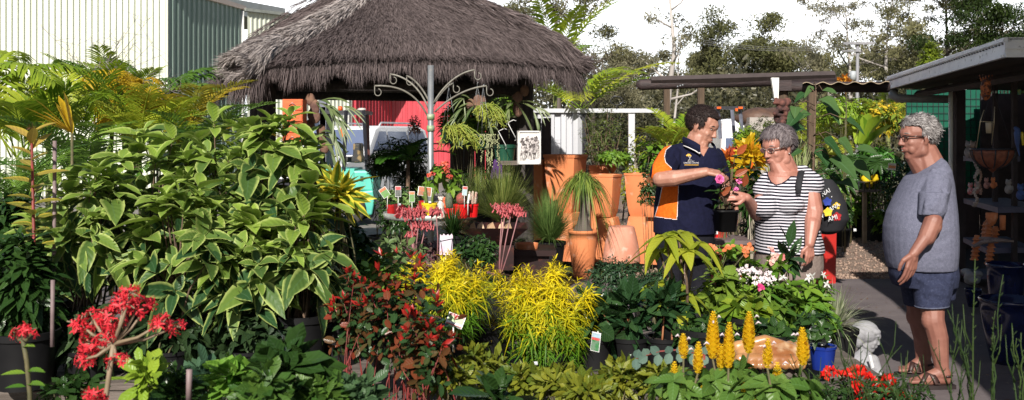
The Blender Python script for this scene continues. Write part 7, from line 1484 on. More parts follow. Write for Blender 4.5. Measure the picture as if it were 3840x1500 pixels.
    def bluepot(px,dd,zb,r,H,lab):
        x=(px-1920)/F*dd; t=thing('glazed_pot',lab,'pot',(x,dd,zb),'cobalt blue glazed pots'); mb=MB(); f=np.linspace(0,1,8); mb.lathe((x,dd,zb),[(.001,0)]+[(r*(.62+.36*math.sin(q*1.45)),H*.94*q) for q in f]+[(r*1.03,H*.95),(r*1.04,H),(r*.96,H),(r*.9,H*.8),(.001,H*.5)],40); mb.build('pot',mg,t)
    bluepot(3790,6.9,.004,.20,.45,'largest cobalt blue glazed pot, on the pavement before the shop'); bluepot(3770,7.9,.05,.14,.52,'taller dark blue pot standing behind the largest one'); bluepot(3650,8.9,.055,.07,.16,'small bright blue pot at the left of the big blue pot')
    t=thing('stone_shell','grey white rough stone lump on the shop step','stone',W(3642,1035,8.3)); b=MB(); c=W(3645,1038,8.3)
    for k in range(9): b.ell(c+rng.normal(0,.025,3),(.05,.045,.03),rotz(k),9,6)
    b.build('stone',mat('grey_rough_stone',(.3,.3,.31)),t,remesh=.007,sm_it=1)
    for k,(px,py) in enumerate(((3722,345),(3735,345),(3752,345),(3767,345),(3778,345))):
        q=thing('glass_bauble',['leftmost','second from the left','middle','second from the right','rightmost'][k]+' of the five tiny glinting glass drops on the shop beam','ornament',W(px,py,9.2),'glass drops in the shop'); mb=MB(); mb.ell(W(px,py,9.2),(.010,.010,.014),None,8,6); mb.build('drop',mat('pale_glass',(.5,.55,.5),rough=.1),q)
    t=thing('patterned_panel','small yellow and green patterned panel high in the shop','ornament',W(3810,345,9.5)); mb=MB(); mb.box(W(3810,345,9.5),(.09,.01,.05)); mb.build('panel',mat('yellow_green_print',(.35,.35,.06),(.05,.3,.2),ns=20,amt=(.45,.55)),t,smooth=False)
    t=thing('macaw_ornament','blue and yellow parrot ornament perched at the right edge of the shop','ornament',W(3820,510,8.8)); b=MB(); c=W(3815,500,8.8); b.cap(c,.03,c+A(0,0,-.09),.02); b.cap(c+A(0,0,.03),.024,c+A(-.015,0,.045),.018); b.cap(c+A(0,0,-.1),.015,c+A(.02,0,-.2),.006); b.build('body',mat('blue_ceramic',(.05,.1,.3)),t,remesh=.006)
    b=MB(); b.cap(c+A(.035,-.01,-.0),.014,c+A(.045,-.01,-.1),.008); b.build('wing',mat('yellow_plastic',(.7,.5,.02)),t)
shop_goods()
def stand_cups():
    d=14.6; t=thing('stake_stand','square timber stake with a small shelf on the gravel','stand',W(3242,1000,d)*A(1,1,0)); x=(3242-1920)/F*d; z=EYE-(718-510)/F*d; mb=MB(); mb.box((x,d,z/2),(.05,.05,z)); mb.build('stake',mat('pale_stake',(.30,.23,.15),(.2,.15,.1),ns=9),t,smooth=False); mb=MB(); mb.box((x+.04,d,z+.01),(.42,.2,.03)); mb.build('shelf',M_TIMBER,t,smooth=False); mb=MB()
    for k in range(5): mb.box((x-.12+k*.08,d-.1,z+.08),(.012,.012,.13))
    mb.box((x+.04,d-.1,z+.145),(.36,.012,.014)); mb.build('basket_bars',m_dark,t,smooth=False)
    for k,(px,py) in enumerate(((3248,675),(3283,672),(3260,690),(3240,672))):
        q=thing('yellow_cup',['yellow cup standing upright at the back left','yellow cup tipped to the right, the rightmost','yellow cup lying open towards the front','small yellow cup at the left'][k]+' in the stake basket','cup',W(px,py,d-.03+.02*k),'yellow cups in the basket'); c=W(px,py,d-.03+.02*k); m2=MB(); m2.lathe(c,[(.001,-.05),(.04,-.05),(.06,.045),(.064,.045),(.055,.045),(.03,-.03),(.001,-.03)],18,R3=rotx(-.9+.3*k)); m2.build('cup',m_yel,q)
    mb=MB(); mb.box((x+.01,d-.03,z+.06),(.09,.09,.1)); 
stand_cups()
tagcard(3345,625,13.0,30,26,'white price card with orange print in the dark bush behind the older man',[(.3,(.75,.75,.7)),(.45,(.75,.25,.04)),(.25,(.72,.72,.7))],tilt=.08)
tagcard(3206,862,14.0,10,10,'tiny white label on the black pot standing on the gravel',[(.9,(.7,.72,.75))],stick=False)
# ================================================================ BENCH PLANTS
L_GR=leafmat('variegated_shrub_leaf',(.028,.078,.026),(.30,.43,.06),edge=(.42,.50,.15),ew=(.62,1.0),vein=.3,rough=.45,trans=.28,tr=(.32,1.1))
G='variegated shrubs on the left bench'
def big(px,d,yt,yb,w_,n,label,L=.148,**k):
    n=int(n*1.12)
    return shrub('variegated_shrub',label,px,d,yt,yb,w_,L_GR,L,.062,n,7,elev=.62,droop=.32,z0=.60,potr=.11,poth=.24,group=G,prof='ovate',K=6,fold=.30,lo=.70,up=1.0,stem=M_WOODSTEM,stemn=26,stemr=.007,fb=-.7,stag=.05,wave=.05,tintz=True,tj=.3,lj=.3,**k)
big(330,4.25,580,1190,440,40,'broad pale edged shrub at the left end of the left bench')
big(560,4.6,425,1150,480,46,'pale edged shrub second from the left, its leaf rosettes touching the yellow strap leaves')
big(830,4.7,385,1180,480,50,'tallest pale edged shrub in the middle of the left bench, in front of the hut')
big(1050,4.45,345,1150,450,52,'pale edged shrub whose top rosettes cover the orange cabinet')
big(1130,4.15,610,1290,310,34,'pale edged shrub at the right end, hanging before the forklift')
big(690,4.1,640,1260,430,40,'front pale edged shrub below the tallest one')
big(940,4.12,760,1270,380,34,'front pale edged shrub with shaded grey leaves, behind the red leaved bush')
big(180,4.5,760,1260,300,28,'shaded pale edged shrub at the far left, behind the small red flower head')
shrub('croton','yellow edged croton with broad upright leaves, right of the big shrubs, before the forklift',1272,4.3,650,800,130,leafmat('yellow_edge_croton',(0.055,0.129,0.014),(0.234,0.310,0.026),edge=(.72,.60,.06),ew=(.35,.7),vein=.5),.14,.045,12,7,elev=.7,droop=.15,z0=.60,potr=.10,group=None)
def mustard():
    d=4.0; t=thing('croton','yellow leaved croton at the far left, long mustard leaves stacked on one red stem','shrub',W(128,1400,d)*A(1,1,0)+A(0,0,.60)); sb=MB(); mb=MB(); b=W(132,1100,d); tp=W(118,500,d); sb.tube([A(b[0],d,.7),b,tp],[.009,.008,.005],7)
    for k in range(22):
        f=1-k/22*.75; p=b*(1-f)+tp*f; a=k*2.4+.3; L=.115+.03*math.sin(k) ; leaves(mb,[p],[A(math.cos(a),math.sin(a)*.6-.1,.55 if k<6 else .25)],[A(-math.cos(a)*.3,-math.sin(a)*.3-.3,1)],L,.042,.12,K=6,prof='ovate',fold=.35,tint=A(min(1,.2+k/22+rng.uniform(-.1,.1))))
    mb.build('leaves',leafmat('mustard_croton',(0.396,0.282,0.064),(0.153,0.172,0.024),edge=(.42,.33,.05),ew=(.6,.9),vein=.4,tr=(.2,.9)),t); sb.build('stem',M_RED_STEM,t); q=MB(); T,Ax=tips(10,tp+A(0,0,.02),A(.015,.015,.012),.5); whorls(q,T,Ax,5,.02,.004,.6,0,K=1,flat=True); q.build('flower_bud',leafmat('dull_red_bud',(0.250,0.030,0.030),(0.300,0.080,0.060),vein=0),t); pot(t,(b[0],d,.60),.10,.18)
mustard()
def cane(px,y0,y1,d,label):
    t=thing('garden_stake',label,'stake',W(px,y1,d)); mb=MB(); mb.tube([W(px,y1,d),W(px+2,y0,d)],.008,8); mb.build('cane',mat('purple_grey_cane',(.22,.16,.16),(.14,.10,.10),ns=20),t)
cane(203,528,1240,4.05,'purple grey cane standing upright in the shrub at the left')
cane(196,1050,1300,3.7,'short brown cane by the blue tag, lower left')
cane(708,1385,1500,2.6,'pale cane tip above the gardenias in the lower left')
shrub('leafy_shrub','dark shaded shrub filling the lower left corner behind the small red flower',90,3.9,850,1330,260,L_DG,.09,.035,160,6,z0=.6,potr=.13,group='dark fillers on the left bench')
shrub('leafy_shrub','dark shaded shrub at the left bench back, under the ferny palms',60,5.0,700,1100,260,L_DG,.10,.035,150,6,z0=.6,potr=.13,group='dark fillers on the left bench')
for px,w_,lab in ((330,330,'added dark leaves standing for the shade under the left pale edged shrubs'),(640,330,'added dark leaves standing for the shade under the middle pale edged shrubs'),(930,330,'added dark leaves standing for the shade under the right pale edged shrubs')):
    shrub('leafy_shrub',lab,px,4.03,1130,1400,w_,leafmat('shadow_green_leaf',(.014,.035,.014),(.05,.09,.03),vein=.2,rough=.5),.085,.036,110,6,z0=.6,potr=.09,poth=.12,group='dark fillers on the left bench',depth=.10,lo=.1,fb=-.95)  # low foliage added as a dark mass where the shrubs' shade falls
def blue_tag():
    t=thing('blue_tag','small bright blue plastic tag in the shade at the lower left','tag',W(205,1188,3.95)); mb=MB(); mb.box(W(205,1188,3.95),(.035,.003,.03),roty(.3)); mb.build('tag',mat('bright_blue_plastic',(.02,.10,.62)),t,smooth=False)
blue_tag()
# red flower heads ------------------------------------------------------------
L_REDF=leafmat('scarlet_petal',(0.620,0.018,0.035),(0.800,0.060,0.080),vein=0,trans=.3,rough=.5)
def starflowers(mb,c,rad,n,L=.012,petals=5):
    T,Ax=tips(n,c,rad,.3,.55,-.9); whorls(mb,T,Ax,petals,L,L*.5,.15,.05,K=1,flat=True,prof='diam',lj=.15)
def red_head(label,stem,heads,d,lm=L_REDF,name='red_flower_plant',leafs=(),dens=1.0,stm=M_STEM,L=.013):
    base=W(*stem[0],d); t=thing(name,label,'flowering plant',(base[0],d,.30),'scarlet flowering stalks'); sb=MB(); sb.tube([A(base[0],d,.33)]+[W(*p,d) for p in stem],[.0065]*(len(stem)+1),7); top=W(*stem[-1],d); mb=MB()
    for px,py,rx,ry in heads:
        c=W(px,py,d+rng.normal(0,.02)); s=F/d; n=int(rx*ry/55*dens); starflowers(mb,c,A(rx/s,rx/s*.8,ry/s),n,L); sb.tube([top,(top+c)/2+A(0,0,-.01),c],[.006,.004,.003],5)
        for k in range(7): e=c+rng.normal(0,1,3)*A(rx,rx,ry)/s*.45; sb.tube([c,e],[.002,.0015],4)
    mb.build('petals',lm,t); sb.build('stem',stm,t)
    if leafs:
        lb=MB()
        for px,py,L_,ax in leafs: leaves(lb,[W(px,py,d)],[A(ax,-.3,.2)],[A(0,-.3,1)],L_,L_*.4,.2,K=5)
        lb.build('leaves',L_MG,t)
    pot(t,(base[0],d,.30),.07,.12)
red_head('largest scarlet flower head on a thick pale stalk, lower left foreground',[(395,1500),(410,1400),(425,1290)],[(470,1130,55,45),(420,1190,60,50),(350,1200,50,45),(340,1290,50,50),(400,1260,45,40),(520,1150,50,42),(560,1140,30,30),(610,1210,48,38),(660,1225,35,28),(440,1350,45,25),(320,1345,35,35),(490,1095,45,28),(300,1215,38,35),(300,1350,22,24)],2.45,stm=mat('pale_stalk',(.26,.19,.13),(.18,.14,.08),ns=20))
red_head('small scarlet flower head on a thin leafy stalk at the far left',[(112,1480),(100,1350),(85,1270)],[(85,1240,50,26),(60,1255,25,18),(115,1255,22,18)],2.6,leafs=[(95,1400,.06,-1),(100,1390,.06,1),(100,1440,.06,1),(95,1450,.05,-1),(85,1300,.05,.6)])
red_head('third scarlet flower head cut by the bottom edge of the picture',[(360,1560),(350,1500)],[(350,1478,45,22),(385,1490,25,16)],2.3)
# bottom front greens on the low bench
G='glossy green plants along the front edge'
def gard(px,d,yt,yb,w_,lm,L,Wd,n,label,**k):
    k.setdefault('elev',.55); return shrub('gardenia_plant',label,px,d,yt,yb,w_,lm,L,Wd,n,6,z0=.30,potr=.09,droop=.15,group=G,K=4,prof='obov',**k)
gard(555,2.9,1320,1540,190,L_LG,.085,.03,16,'light green upright leaf plant left of centre in the front row')
gard(660,2.8,1370,1560,170,L_DG,.07,.028,22,'mid green low plant by the pale cane in the front row')
gard(880,2.9,1325,1540,190,leafmat('glossy_lime',(0.061,0.189,0.020),(0.211,0.361,0.056),vein=.4,rough=.25),.085,.05,18,'glossy round leaved plant with shiny lime leaves in the front row')
gard(1075,2.8,1240,1540,240,L_DG,.13,.05,18,'large dark glossy leaved plant, tallest of the front row',stemn=8)
gard(980,2.6,1360,1600,230,leafmat('deep_mid_green',(.03,.085,.015),(.10,.18,.03),vein=.3),.075,.028,34,'mid green bushy plant in front of the dark glossy one')
gard(1200,2.75,1380,1600,220,leafmat('deep_mid_green',(.03,.085,.015),(.10,.18,.03),vein=.3),.07,.026,34,'mid green bushy plant at the foot of the red leaved bush, left side')
gard(1350,2.8,1400,1600,230,leafmat('grey_green_leaf',(0.040,0.086,0.040),(0.097,0.172,0.070),vein=.3),.07,.028,34,'grey green low plant at the foot of the red leaved bush')
gard(1860,2.9,1410,1600,110,L_DG,.11,.045,10,'dark glossy leaf whorl poking up at the bottom centre')
gard(760,3.4,1330,1540,180,leafmat('blue_green_leaf',(0.023,0.069,0.041),(0.080,0.155,0.080),vein=.3),.10,.03,20,'blue green long leaved plant behind the glossy lime one')
gard(250,3.3,1390,1600,300,L_DG,.07,.03,30,'dark low plant under the scarlet flower stalks')
# red leaved bush (lilly pilly)
L_LP=leafmat('lilly_pilly_leaf',(0.031,0.073,0.023),(0.224,0.027,0.016),vein=.2,rough=.26,trans=.25,tr=(.50,.95))
L_LPR=leafmat('new_red_leaf',(0.500,0.020,0.020),(0.300,0.030,0.020),vein=0,rough=.3,trans=.35)
def lilly(px,d,yt,yb,w_,n,label,seed=0):
    t,T,Ax=shrub('red_leaved_bush',label,px,d,yt,yb,w_,L_LP,.044,.026,n,8,z0=.30,potr=.12,group='red leaved bushes',K=4,prof='round',elev=.3,droop=.1,lo=.15,up=.8,stem=M_RED_STEM,stemn=16,stemr=.0035,stag=.12,tj=.35)
    mb=MB(); k=T[:,2]>np.median(T[:,2])-.0; TT=T[k][:26]; whorls(mb,TT+A(0,0,.015),Ax[k][:26],6,.035,.013,1.1,0,K=2); mb.build('new_growth',L_LPR,t)
lilly(1500,3.6,930,1430,400,92,'large bush of red and dark green round leaves, centre left foreground')
lilly(1590,3.3,1110,1500,300,60,'lower red tipped bush right of the large red leaved one')
lilly(1330,3.75,1010,1400,230,50,'red tipped bush between the pale edged shrubs and the large red leaved one')
# small yellow green crotons at the bottom
L_YC=leafmat('speckled_croton',(.06,.11,.015),(.25,.25,.025),vein=.4,trans=.3)
G='small yellow green crotons on the right bench'
for px,yt,w_,lab,d in ((1800,1290,230,'speckled yellow green croton below the pictured plant label',3.75),(1960,1350,130,'small croton left of the bare bench planks',3.7),(2110,1370,230,'small croton right of the bare bench planks, left of two',3.6),(2330,1345,230,'small croton right of the bare bench planks, before the dark magnolia',3.6),(2480,1350,200,'small croton left of the yellow candle flowers',3.5),(1690,1330,200,'small croton at the right foot of the red leaved bush',3.4),(2200,1430,200,'lowest small croton, cut by the bottom edge',3.3)):
    shrub('small_croton',lab,px,d,yt,1500,w_,L_YC,.07,.022,40,7,z0=.30,potr=.10,group=G,K=3,prof='obov',elev=.55,droop=.1)
# yellow feathery bushes
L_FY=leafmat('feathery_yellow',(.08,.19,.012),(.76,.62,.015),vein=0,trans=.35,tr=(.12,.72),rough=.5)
G='yellow feathery bushes'
def feather(px,d,yt,yb,w_,n,label):
    s_=F/d; x=(px-1920)/s_; zt=EYE-(yt-510)/s_; zb=EYE-(yb-510)/s_; t=thing('yellow_bush',label,'shrub',(x,d,.53),G); H=zt-zb
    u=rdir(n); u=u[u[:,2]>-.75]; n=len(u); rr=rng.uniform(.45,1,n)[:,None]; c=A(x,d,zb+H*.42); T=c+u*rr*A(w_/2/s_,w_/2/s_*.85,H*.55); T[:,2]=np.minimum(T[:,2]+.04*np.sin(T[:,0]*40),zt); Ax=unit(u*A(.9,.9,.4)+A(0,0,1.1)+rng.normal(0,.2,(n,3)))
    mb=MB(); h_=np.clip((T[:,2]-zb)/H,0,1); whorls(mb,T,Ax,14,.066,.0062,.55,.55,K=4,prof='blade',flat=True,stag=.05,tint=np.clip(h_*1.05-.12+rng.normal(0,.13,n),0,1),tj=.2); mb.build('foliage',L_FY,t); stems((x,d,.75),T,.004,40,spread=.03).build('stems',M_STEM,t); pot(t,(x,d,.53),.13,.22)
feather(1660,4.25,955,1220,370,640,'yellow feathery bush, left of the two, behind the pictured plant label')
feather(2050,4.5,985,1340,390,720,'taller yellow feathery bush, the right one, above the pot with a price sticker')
feather(1885,5.2,1000,1200,130,70,'small yellow feathery tuft between the two large yellow bushes')
shrub('croton','orange and olive small leaved croton between the two yellow bushes',1820,4.5,1180,1330,180,leafmat('orange_olive',(0.119,0.129,0.021),(0.473,0.267,0.040),vein=0,tr=(.2,.9)),.045,.014,130,7,z0=.53,potr=.12,K=2)
tagcard(2008,1362,4.30,16,12,'tiny white price sticker on the black pot under the right yellow bush',[(.9,(.6,.62,.7))],stick=False)
tagcard(1708,1202,3.95,66,46,'pictured plant label tilted back, white rim with a red base, before the left yellow bush',[(.18,(.6,.08,.1)),(.5,(.25,.42,.12)),(.18,(.7,.7,.75)),(.14,(.6,.05,.06))],tilt=.35,pitch=-.3)
def castle_card():
    d=5.6; t=thing('plant_label','pale pink and blue card label with a wavy cut top, behind the left yellow bush','plant label',W(1672,915,d)); c=W(1672,918,d); s=F/d; out=[(-24,38),(-22,-40),(-14,-34),(-8,-42),(0,-34),(8,-40),(14,-34),(22,-42),(26,-34),(24,38)]; V=[(c[0]+a/s,d,c[2]-b/s) for a,b in out]+[(c[0]+a/s,d+.003,c[2]-b/s) for a,b in out]; n=len(out); me=MB(); cc=[tuple(c),(c[0],d+.003,c[2])]
    me.add(V+cc,[[i,(i+1)%n,n+(i+1)%n,n+i] for i in range(n)],[[2*n,i,(i+1)%n] for i in range(n)]+[[2*n+1,n+(i+1)%n,n+i] for i in range(n)]); me.build('card',mat('pale_lilac_card',(.62,.62,.72),(.66,.45,.55),ns=16),t,smooth=False)
    q=MB(); q.tube([W(1650,905,d-.003),W(1697,895,d-.003)],.002,4); q.tube([W(1652,900,d-.003),W(1660,955,d-.003)],.002,4); q.tube([W(1696,895,d-.003),W(1690,955,d-.003)],.002,4); q.build('printed_lines',m_dark,t)
    q=MB(); q.tube([c,c+A(0,0.004,-.16)],.003,5); q.build('stick',m_white,t)
castle_card()
tagcard(2234,1282,4.1,36,72,'narrow hanging picture label of green leaves with a red stripe, on the dark magnolia',[(.26,(.35,.5,.6)),(.14,(.62,.04,.04)),(.6,(.03,.18,.05))],tilt=.12,yaw=-.5,stick=False)
# pink kalanchoe stalks
L_PK=leafmat('pink_bell',(.52,.07,.10),(.74,.22,.22),vein=0,rough=.45)
def kalan(px,d,heads,yb,label):
    t=thing('pink_flower_stalk',label,'flowering plant',W(px,1100,d)*A(1,1,0)+A(0,0,.42),'pink flowering stalks'); sb=MB(); mb=MB(); b=W(px,yb,d)
    for hx,hy,w_ in heads:
        c=W(hx,hy,d+rng.normal(0,.02)); sb.tube([b,(b+c)/2+A(rng.normal(0,.01),0,0),c],[.0045,.004,.003],6)
        for k in range(int(w_*1.5)):
            p=c+rng.normal(0,1,3)*A(w_,w_*.8,w_*.45)/F*d*.36; sb.tube([c-A(0,0,.03),p],[.002,.0015],3); D=unit(A(rng.normal(0,.35),rng.normal(0,.35),-1)); mb.cap(p,.0025,p+D*.026,.0048,7)
            T=(p+A(0,0,.004))[None]; whorls(mb,T,A([0,0,1.]).reshape(1,3),5,.014,.007,.2,.1,K=1,flat=True,prof='diam')
    mb.build('bells',L_PK,t); sb.build('stalks',mat('pinkish_stalk',(.33,.14,.15),(.2,.1,.1),ns=20),t); pot(t,(b[0],d,.42),.09,.16)
    lb=MB(); T,Ax=tips(10,b+A(0,0,.02),A(.06,.06,.05),.5); whorls(lb,T,Ax,5,.06,.035,.4,.1,K=3); lb.build('leaves',leafmat('purple_green_leaf',(0.069,0.069,0.041),(0.200,0.080,0.100),vein=0),t)
kalan(1555,6.3,[(1535,795,52),(1575,790,50),(1560,835,34),(1598,840,30),(1545,870,22)],1050,'thick clump of pink bell flowers in front of the round table')
kalan(1640,6.0,[(1635,787,34)],1000,'single pink bell flower stalk just right of the thick clump')
kalan(1870,6.1,[(1885,775,44),(1920,780,40),(1895,790,34),(1948,790,26)],1060,'tall pink bell flower stalks in front of the iron bowl')
shrub('sage_bush','soft grey green upright sage like plant left of the pink flower clump',1440,5.6,860,1010,330,leafmat('sage_leaf',(0.098,0.163,0.053),(0.207,0.292,0.108),vein=.2),.085,.03,26,6,z0=.42,potr=.12,stem=mat('pale_stems',(.4,.36,.28)),stemn=14)
shrub('leafy_shrub','mid green bushy plant behind the red leaved bush',1430,4.8,940,1150,300,L_MG,.07,.025,110,6,z0=.53,potr=.12)
shrub('leafy_shrub','dark leafy plant right of the big shrubs, before the forklift wheel',1300,4.9,800,1100,220,L_DG,.08,.04,90,6,z0=.6,potr=.12)
shrub('leafy_shrub','dark flowering plant with tiny red blooms, right of the card label',1790,6.3,870,1010,190,L_DG,.05,.02,120,6,z0=.42,potr=.12)
shrub('leafy_shrub','purple and green mixed small plants under the round table',1600,6.6,880,1020,260,leafmat('purple_green_leaf',(0.069,0.069,0.041),(0.200,0.080,0.100),vein=0),.05,.02,120,6,z0=.42,potr=.12)
shrub('leafy_shrub','low bush left of the right yellow bush, below the iron bowl',1830,5.6,1010,1150,160,L_DG,.045,.02,120,6,z0=.53,potr=.11)
shrub('leafy_shrub','dark feathery nandina below the pink dome pot',2310,6.9,950,1120,250,leafmat('dark_nandina',(0.015,0.043,0.020),(0.048,0.095,0.039),vein=0),.04,.014,260,6,z0=.0,potr=.15,K=2)
shrub('leafy_shrub','dark nandina behind the lime leaved plant stems',2460,6.6,1000,1140,170,leafmat('dark_nandina',(0.015,0.043,0.020),(0.048,0.095,0.039),vein=0),.04,.014,200,6,z0=.0,potr=.15,K=2)
for px,yt,lab in ((2230,1080,'dark magnolia with the hanging picture label, left of three'),(2360,1060,'dark magnolia with a bronze centre, middle of three'),(2490,1040,'dark magnolia behind the blue green gum sprig, right of three')):
    shrub('dark_magnolia',lab,px,4.5,yt,1300,170,leafmat('magnolia_leaf',(0.011,0.039,0.016),(0.040,0.086,0.027),vein=.4,rough=.22,trans=.12),.13,.05,18,6,z0=.53,potr=.085,group='dark magnolias on the right bench',elev=.8,droop=.1,K=4,stem=mat('orange_stem',(.30,.12,.05)),stemn=8)
# tall lime plant
L_LIME=leafmat('lime_drooping_leaf',(0.217,0.292,0.019),(0.428,0.447,0.040),vein=.35,trans=.45,rough=.5)
def lime():
    d=4.55; t=thing('lime_leaved_plant','tall plant with large drooping lime green leaves in front of the standing man','plant',W(2560,1300,d)*A(1,1,0)+A(0,0,.53)); mb=MB(); sb=MB(); b=W(2570,1290,d)
    nodes=[(2545,875),(2500,885),(2570,940),(2490,1060),(2530,1070),(2560,1110),(2470,935),(2610,910),(2450,1110),(2550,1180)]
    for k,(a,b_) in enumerate(nodes):
        p=W(a,b_,d+rng.normal(0,.06)); sb.tube([b,(b*.5+p*.5)+A(.01*(-1)**k,0,0),p],[.009,.007,.004],6); n=7 if k<4 else 5; az=np.arange(n)*6.283/n+rng.random(); D=np.c_[np.cos(az),np.sin(az)*.9,np.full(n,rng.uniform(-.1,.35))]
        leaves(mb,np.tile(p,(n,1)),D,A(0,0,1),rng.uniform(.10,.165,n),rng.uniform(.05,.07,n),rng.uniform(.5,.95,n),K=7,prof='heart',fold=.3,wave=.04)
    mb.build('leaves',L_LIME,t); sb.build('stems',M_WOODSTEM,t); pot(t,(b[0],d,.53),.13,.22)
lime()
# mid right leafy mass
G='leafy pots in front of the woman'
shrub('leafy_shrub','broad leaved bush with orange tinted young leaves, right of the lime plant',2700,4.9,980,1260,240,leafmat('broad_mid_leaf',(0.080,0.163,0.021),(0.234,0.310,0.042),vein=.4),.11,.05,44,6,z0=.53,potr=.10,group=G,droop=.4)
shrub('leafy_shrub','dense green bush directly below the woman\'s trousers',2880,5.0,1045,1290,300,leafmat('mid_leaf_b',(0.031,0.086,0.014),(0.147,0.241,0.027),vein=.4),.09,.038,100,6,z0=.53,potr=.10,group=G,droop=.3)
shrub('leafy_shrub','dense dark bush left of the white star flowers, at the bench end',3040,5.05,1060,1290,230,L_MG,.075,.034,100,6,z0=.53,potr=.10,group=G,droop=.3)
shrub('leafy_shrub','low dark bush under the lime plant',2640,4.4,1180,1330,230,L_DG,.08,.035,70,6,z0=.53,potr=.12,group=G)
shrub('leafy_shrub','shaded low bush behind the ceramic clam shell',2880,4.3,1200,1340,300,L_DG,.07,.03,90,6,z0=.53,potr=.12,group=G)
shrub('leafy_shrub','round leaved bright bush before the woman, centre',2800,4.7,1090,1300,220,leafmat('round_bright',(0.079,0.172,0.013),(0.268,0.344,0.034),vein=.4),.10,.07,30,5,z0=.53,potr=.12,group=G,prof='round')
def blooms(name,label,pts,d,lm,L,pet=5,wr=.6,prof='round',leaf=True,group=None,n_per=1,spread=.0,z=.53,dj=.04):
    c0=W(pts[0][0],pts[0][1],d); t=thing(name,label,'flowering plant',(c0[0],d,z),group); mb=MB(); sb=MB()
    for px,py in pts:
        c=W(px,py,d+rng.normal(0,dj)); base=A(c0[0]+(c[0]-c0[0])*.4,d+.02,c[2]-.16); sb.tube([base,c],[.003,.002],4)
        for k in range(n_per):
            q=c+rng.normal(0,1,3)*spread; Ax=unit(A(rng.normal(0,.35),-.8,.6+rng.normal(0,.3)))[None]; whorls(mb,q[None],Ax,pet,L,L*wr,.25,.05,K=3,prof=prof,lj=.1)
    mb.build('petals',lm,t); sb.build('stems',M_STEM,t)
    if leaf: lb=MB(); T=np.array([W(a,b+30,d) for a,b in pts for _ in range(2)])+rng.normal(0,.02,(len(pts)*2,3)); whorls(lb,T,unit(rng.normal(size=T.shape)*.4+A(0,0,1)),5,.07,.03,.3,.3,K=4); lb.build('leaves',L_MG,t)
    return t
blooms('orange_flower_plant','plant with orange tissue like flowers left of the woman\'s trousers',[(2672,930),(2690,945),(2725,935),(2738,925),(2785,930),(2800,940),(2810,925),(2800,965)],5.1,leafmat('orange_petal',(0.688,0.146,0.031),(0.731,0.271,0.128),vein=0,trans=.35),.032,4,.75)
blooms('white_flower_plant','cluster of small white pink star flowers at the woman\'s knees, left bunch',[(2790,1005),(2800,1020),(2815,1030),(2785,1040),(2825,1012),(2770,1010),(2790,1060)],5.0,leafmat('white_petal',(0.780,0.740,0.760),(0.800,0.620,0.680),vein=0),.014,5,.6,n_per=5,spread=.016,group='white star flowers')
blooms('white_flower_plant','cluster of small white pink star flowers, right bunch at the woman\'s knees',[(2845,1030),(2860,1045),(2880,1035),(2870,1055),(2845,1060),(2890,1050)],4.9,leafmat('white_petal',(0.780,0.740,0.760),(0.800,0.620,0.680)),.014,5,.6,n_per=5,spread=.016,group='white star flowers')
blooms('white_flower_plant','single white star shaped blooms scattered on dark leaves by the bench end',[(3088,1030),(3030,1040),(2955,1060),(3012,1170),(2935,1040),(3045,1035),(3100,1065)],5.0,leafmat('pure_white_petal',(0.705,0.705,0.686),(0.688,0.688,0.669),vein=0),.028,5,.4,group='white star flowers',prof='lance')
blooms('camellia_plant','dark leaved plant with pink and white buds rising before the striped top',[(2890,935),(2905,960),(2925,985),(2930,965),(2895,975)],5.3,leafmat('pink_white_petal',(0.780,0.600,0.500),(0.620,0.060,0.100),vein=0),.03,5,.8)
blooms('magenta_flower','single magenta bloom below the white star flowers',[(2852,1075)],4.8,leafmat('magenta_petal',(0.500,0.020,0.160),(0.600,0.050,0.200),vein=0),.025,7,.8,leaf=False)
shrub('dark_magnolia','dark upright glossy leaves standing before the striped top',2960,5.4,880,1040,90,leafmat('magnolia_leaf',(0.011,0.039,0.016),(0.040,0.086,0.027)),.13,.05,5,5,z0=.53,potr=.1,elev=1.2,droop=.0,group='dark magnolias on the right bench')
def petunia():
    d=4.2; t=thing('white_petunia','white ruffled blooms in a cobalt blue pot left of the statue','potted plant',W(3075,1300,d)*A(1,1,0)+A(0,0,.30)); c=W(3085,1330,d); pot(t,c-A(0,0,.06),.055,.10,mat('blue_glazed',(.01,.03,.22),(.008,.02,.16),rough=.25)); mb=MB()
    for px,py in ((3060,1235),(3075,1245),(3090,1255),(3080,1268),(3095,1270)):
        p=W(px,py,d-.02); Ax=unit(A(rng.normal(0,.4),-.8,.4))[None]; whorls(mb,p[None],Ax,6,.03,.028,.5,.1,K=4,prof='round',wave=.15,lj=.1)
    mb.build('petals',leafmat('pure_white_petal',(0.705,0.705,0.686),(0.688,0.688,0.669)),t); lb=MB(); T,Ax=tips(40,c+A(-.02,0,.11),A(.10,.08,.07),.5); whorls(lb,T,Ax,5,.045,.022,.4,.2,K=3); lb.build('leaves',L_DG,t)
petunia()
tuft('grass_plant','white striped mondo grass spilling towards the statue',3130,5.3,1230,260,.30,.006,leafmat('white_striped_grass',(0.116,0.163,0.062),(0.514,0.533,0.372),vein=0),el=(.15,1.4),droop=.45,potr=.12,z0=None,cat='grass plant',K=6)
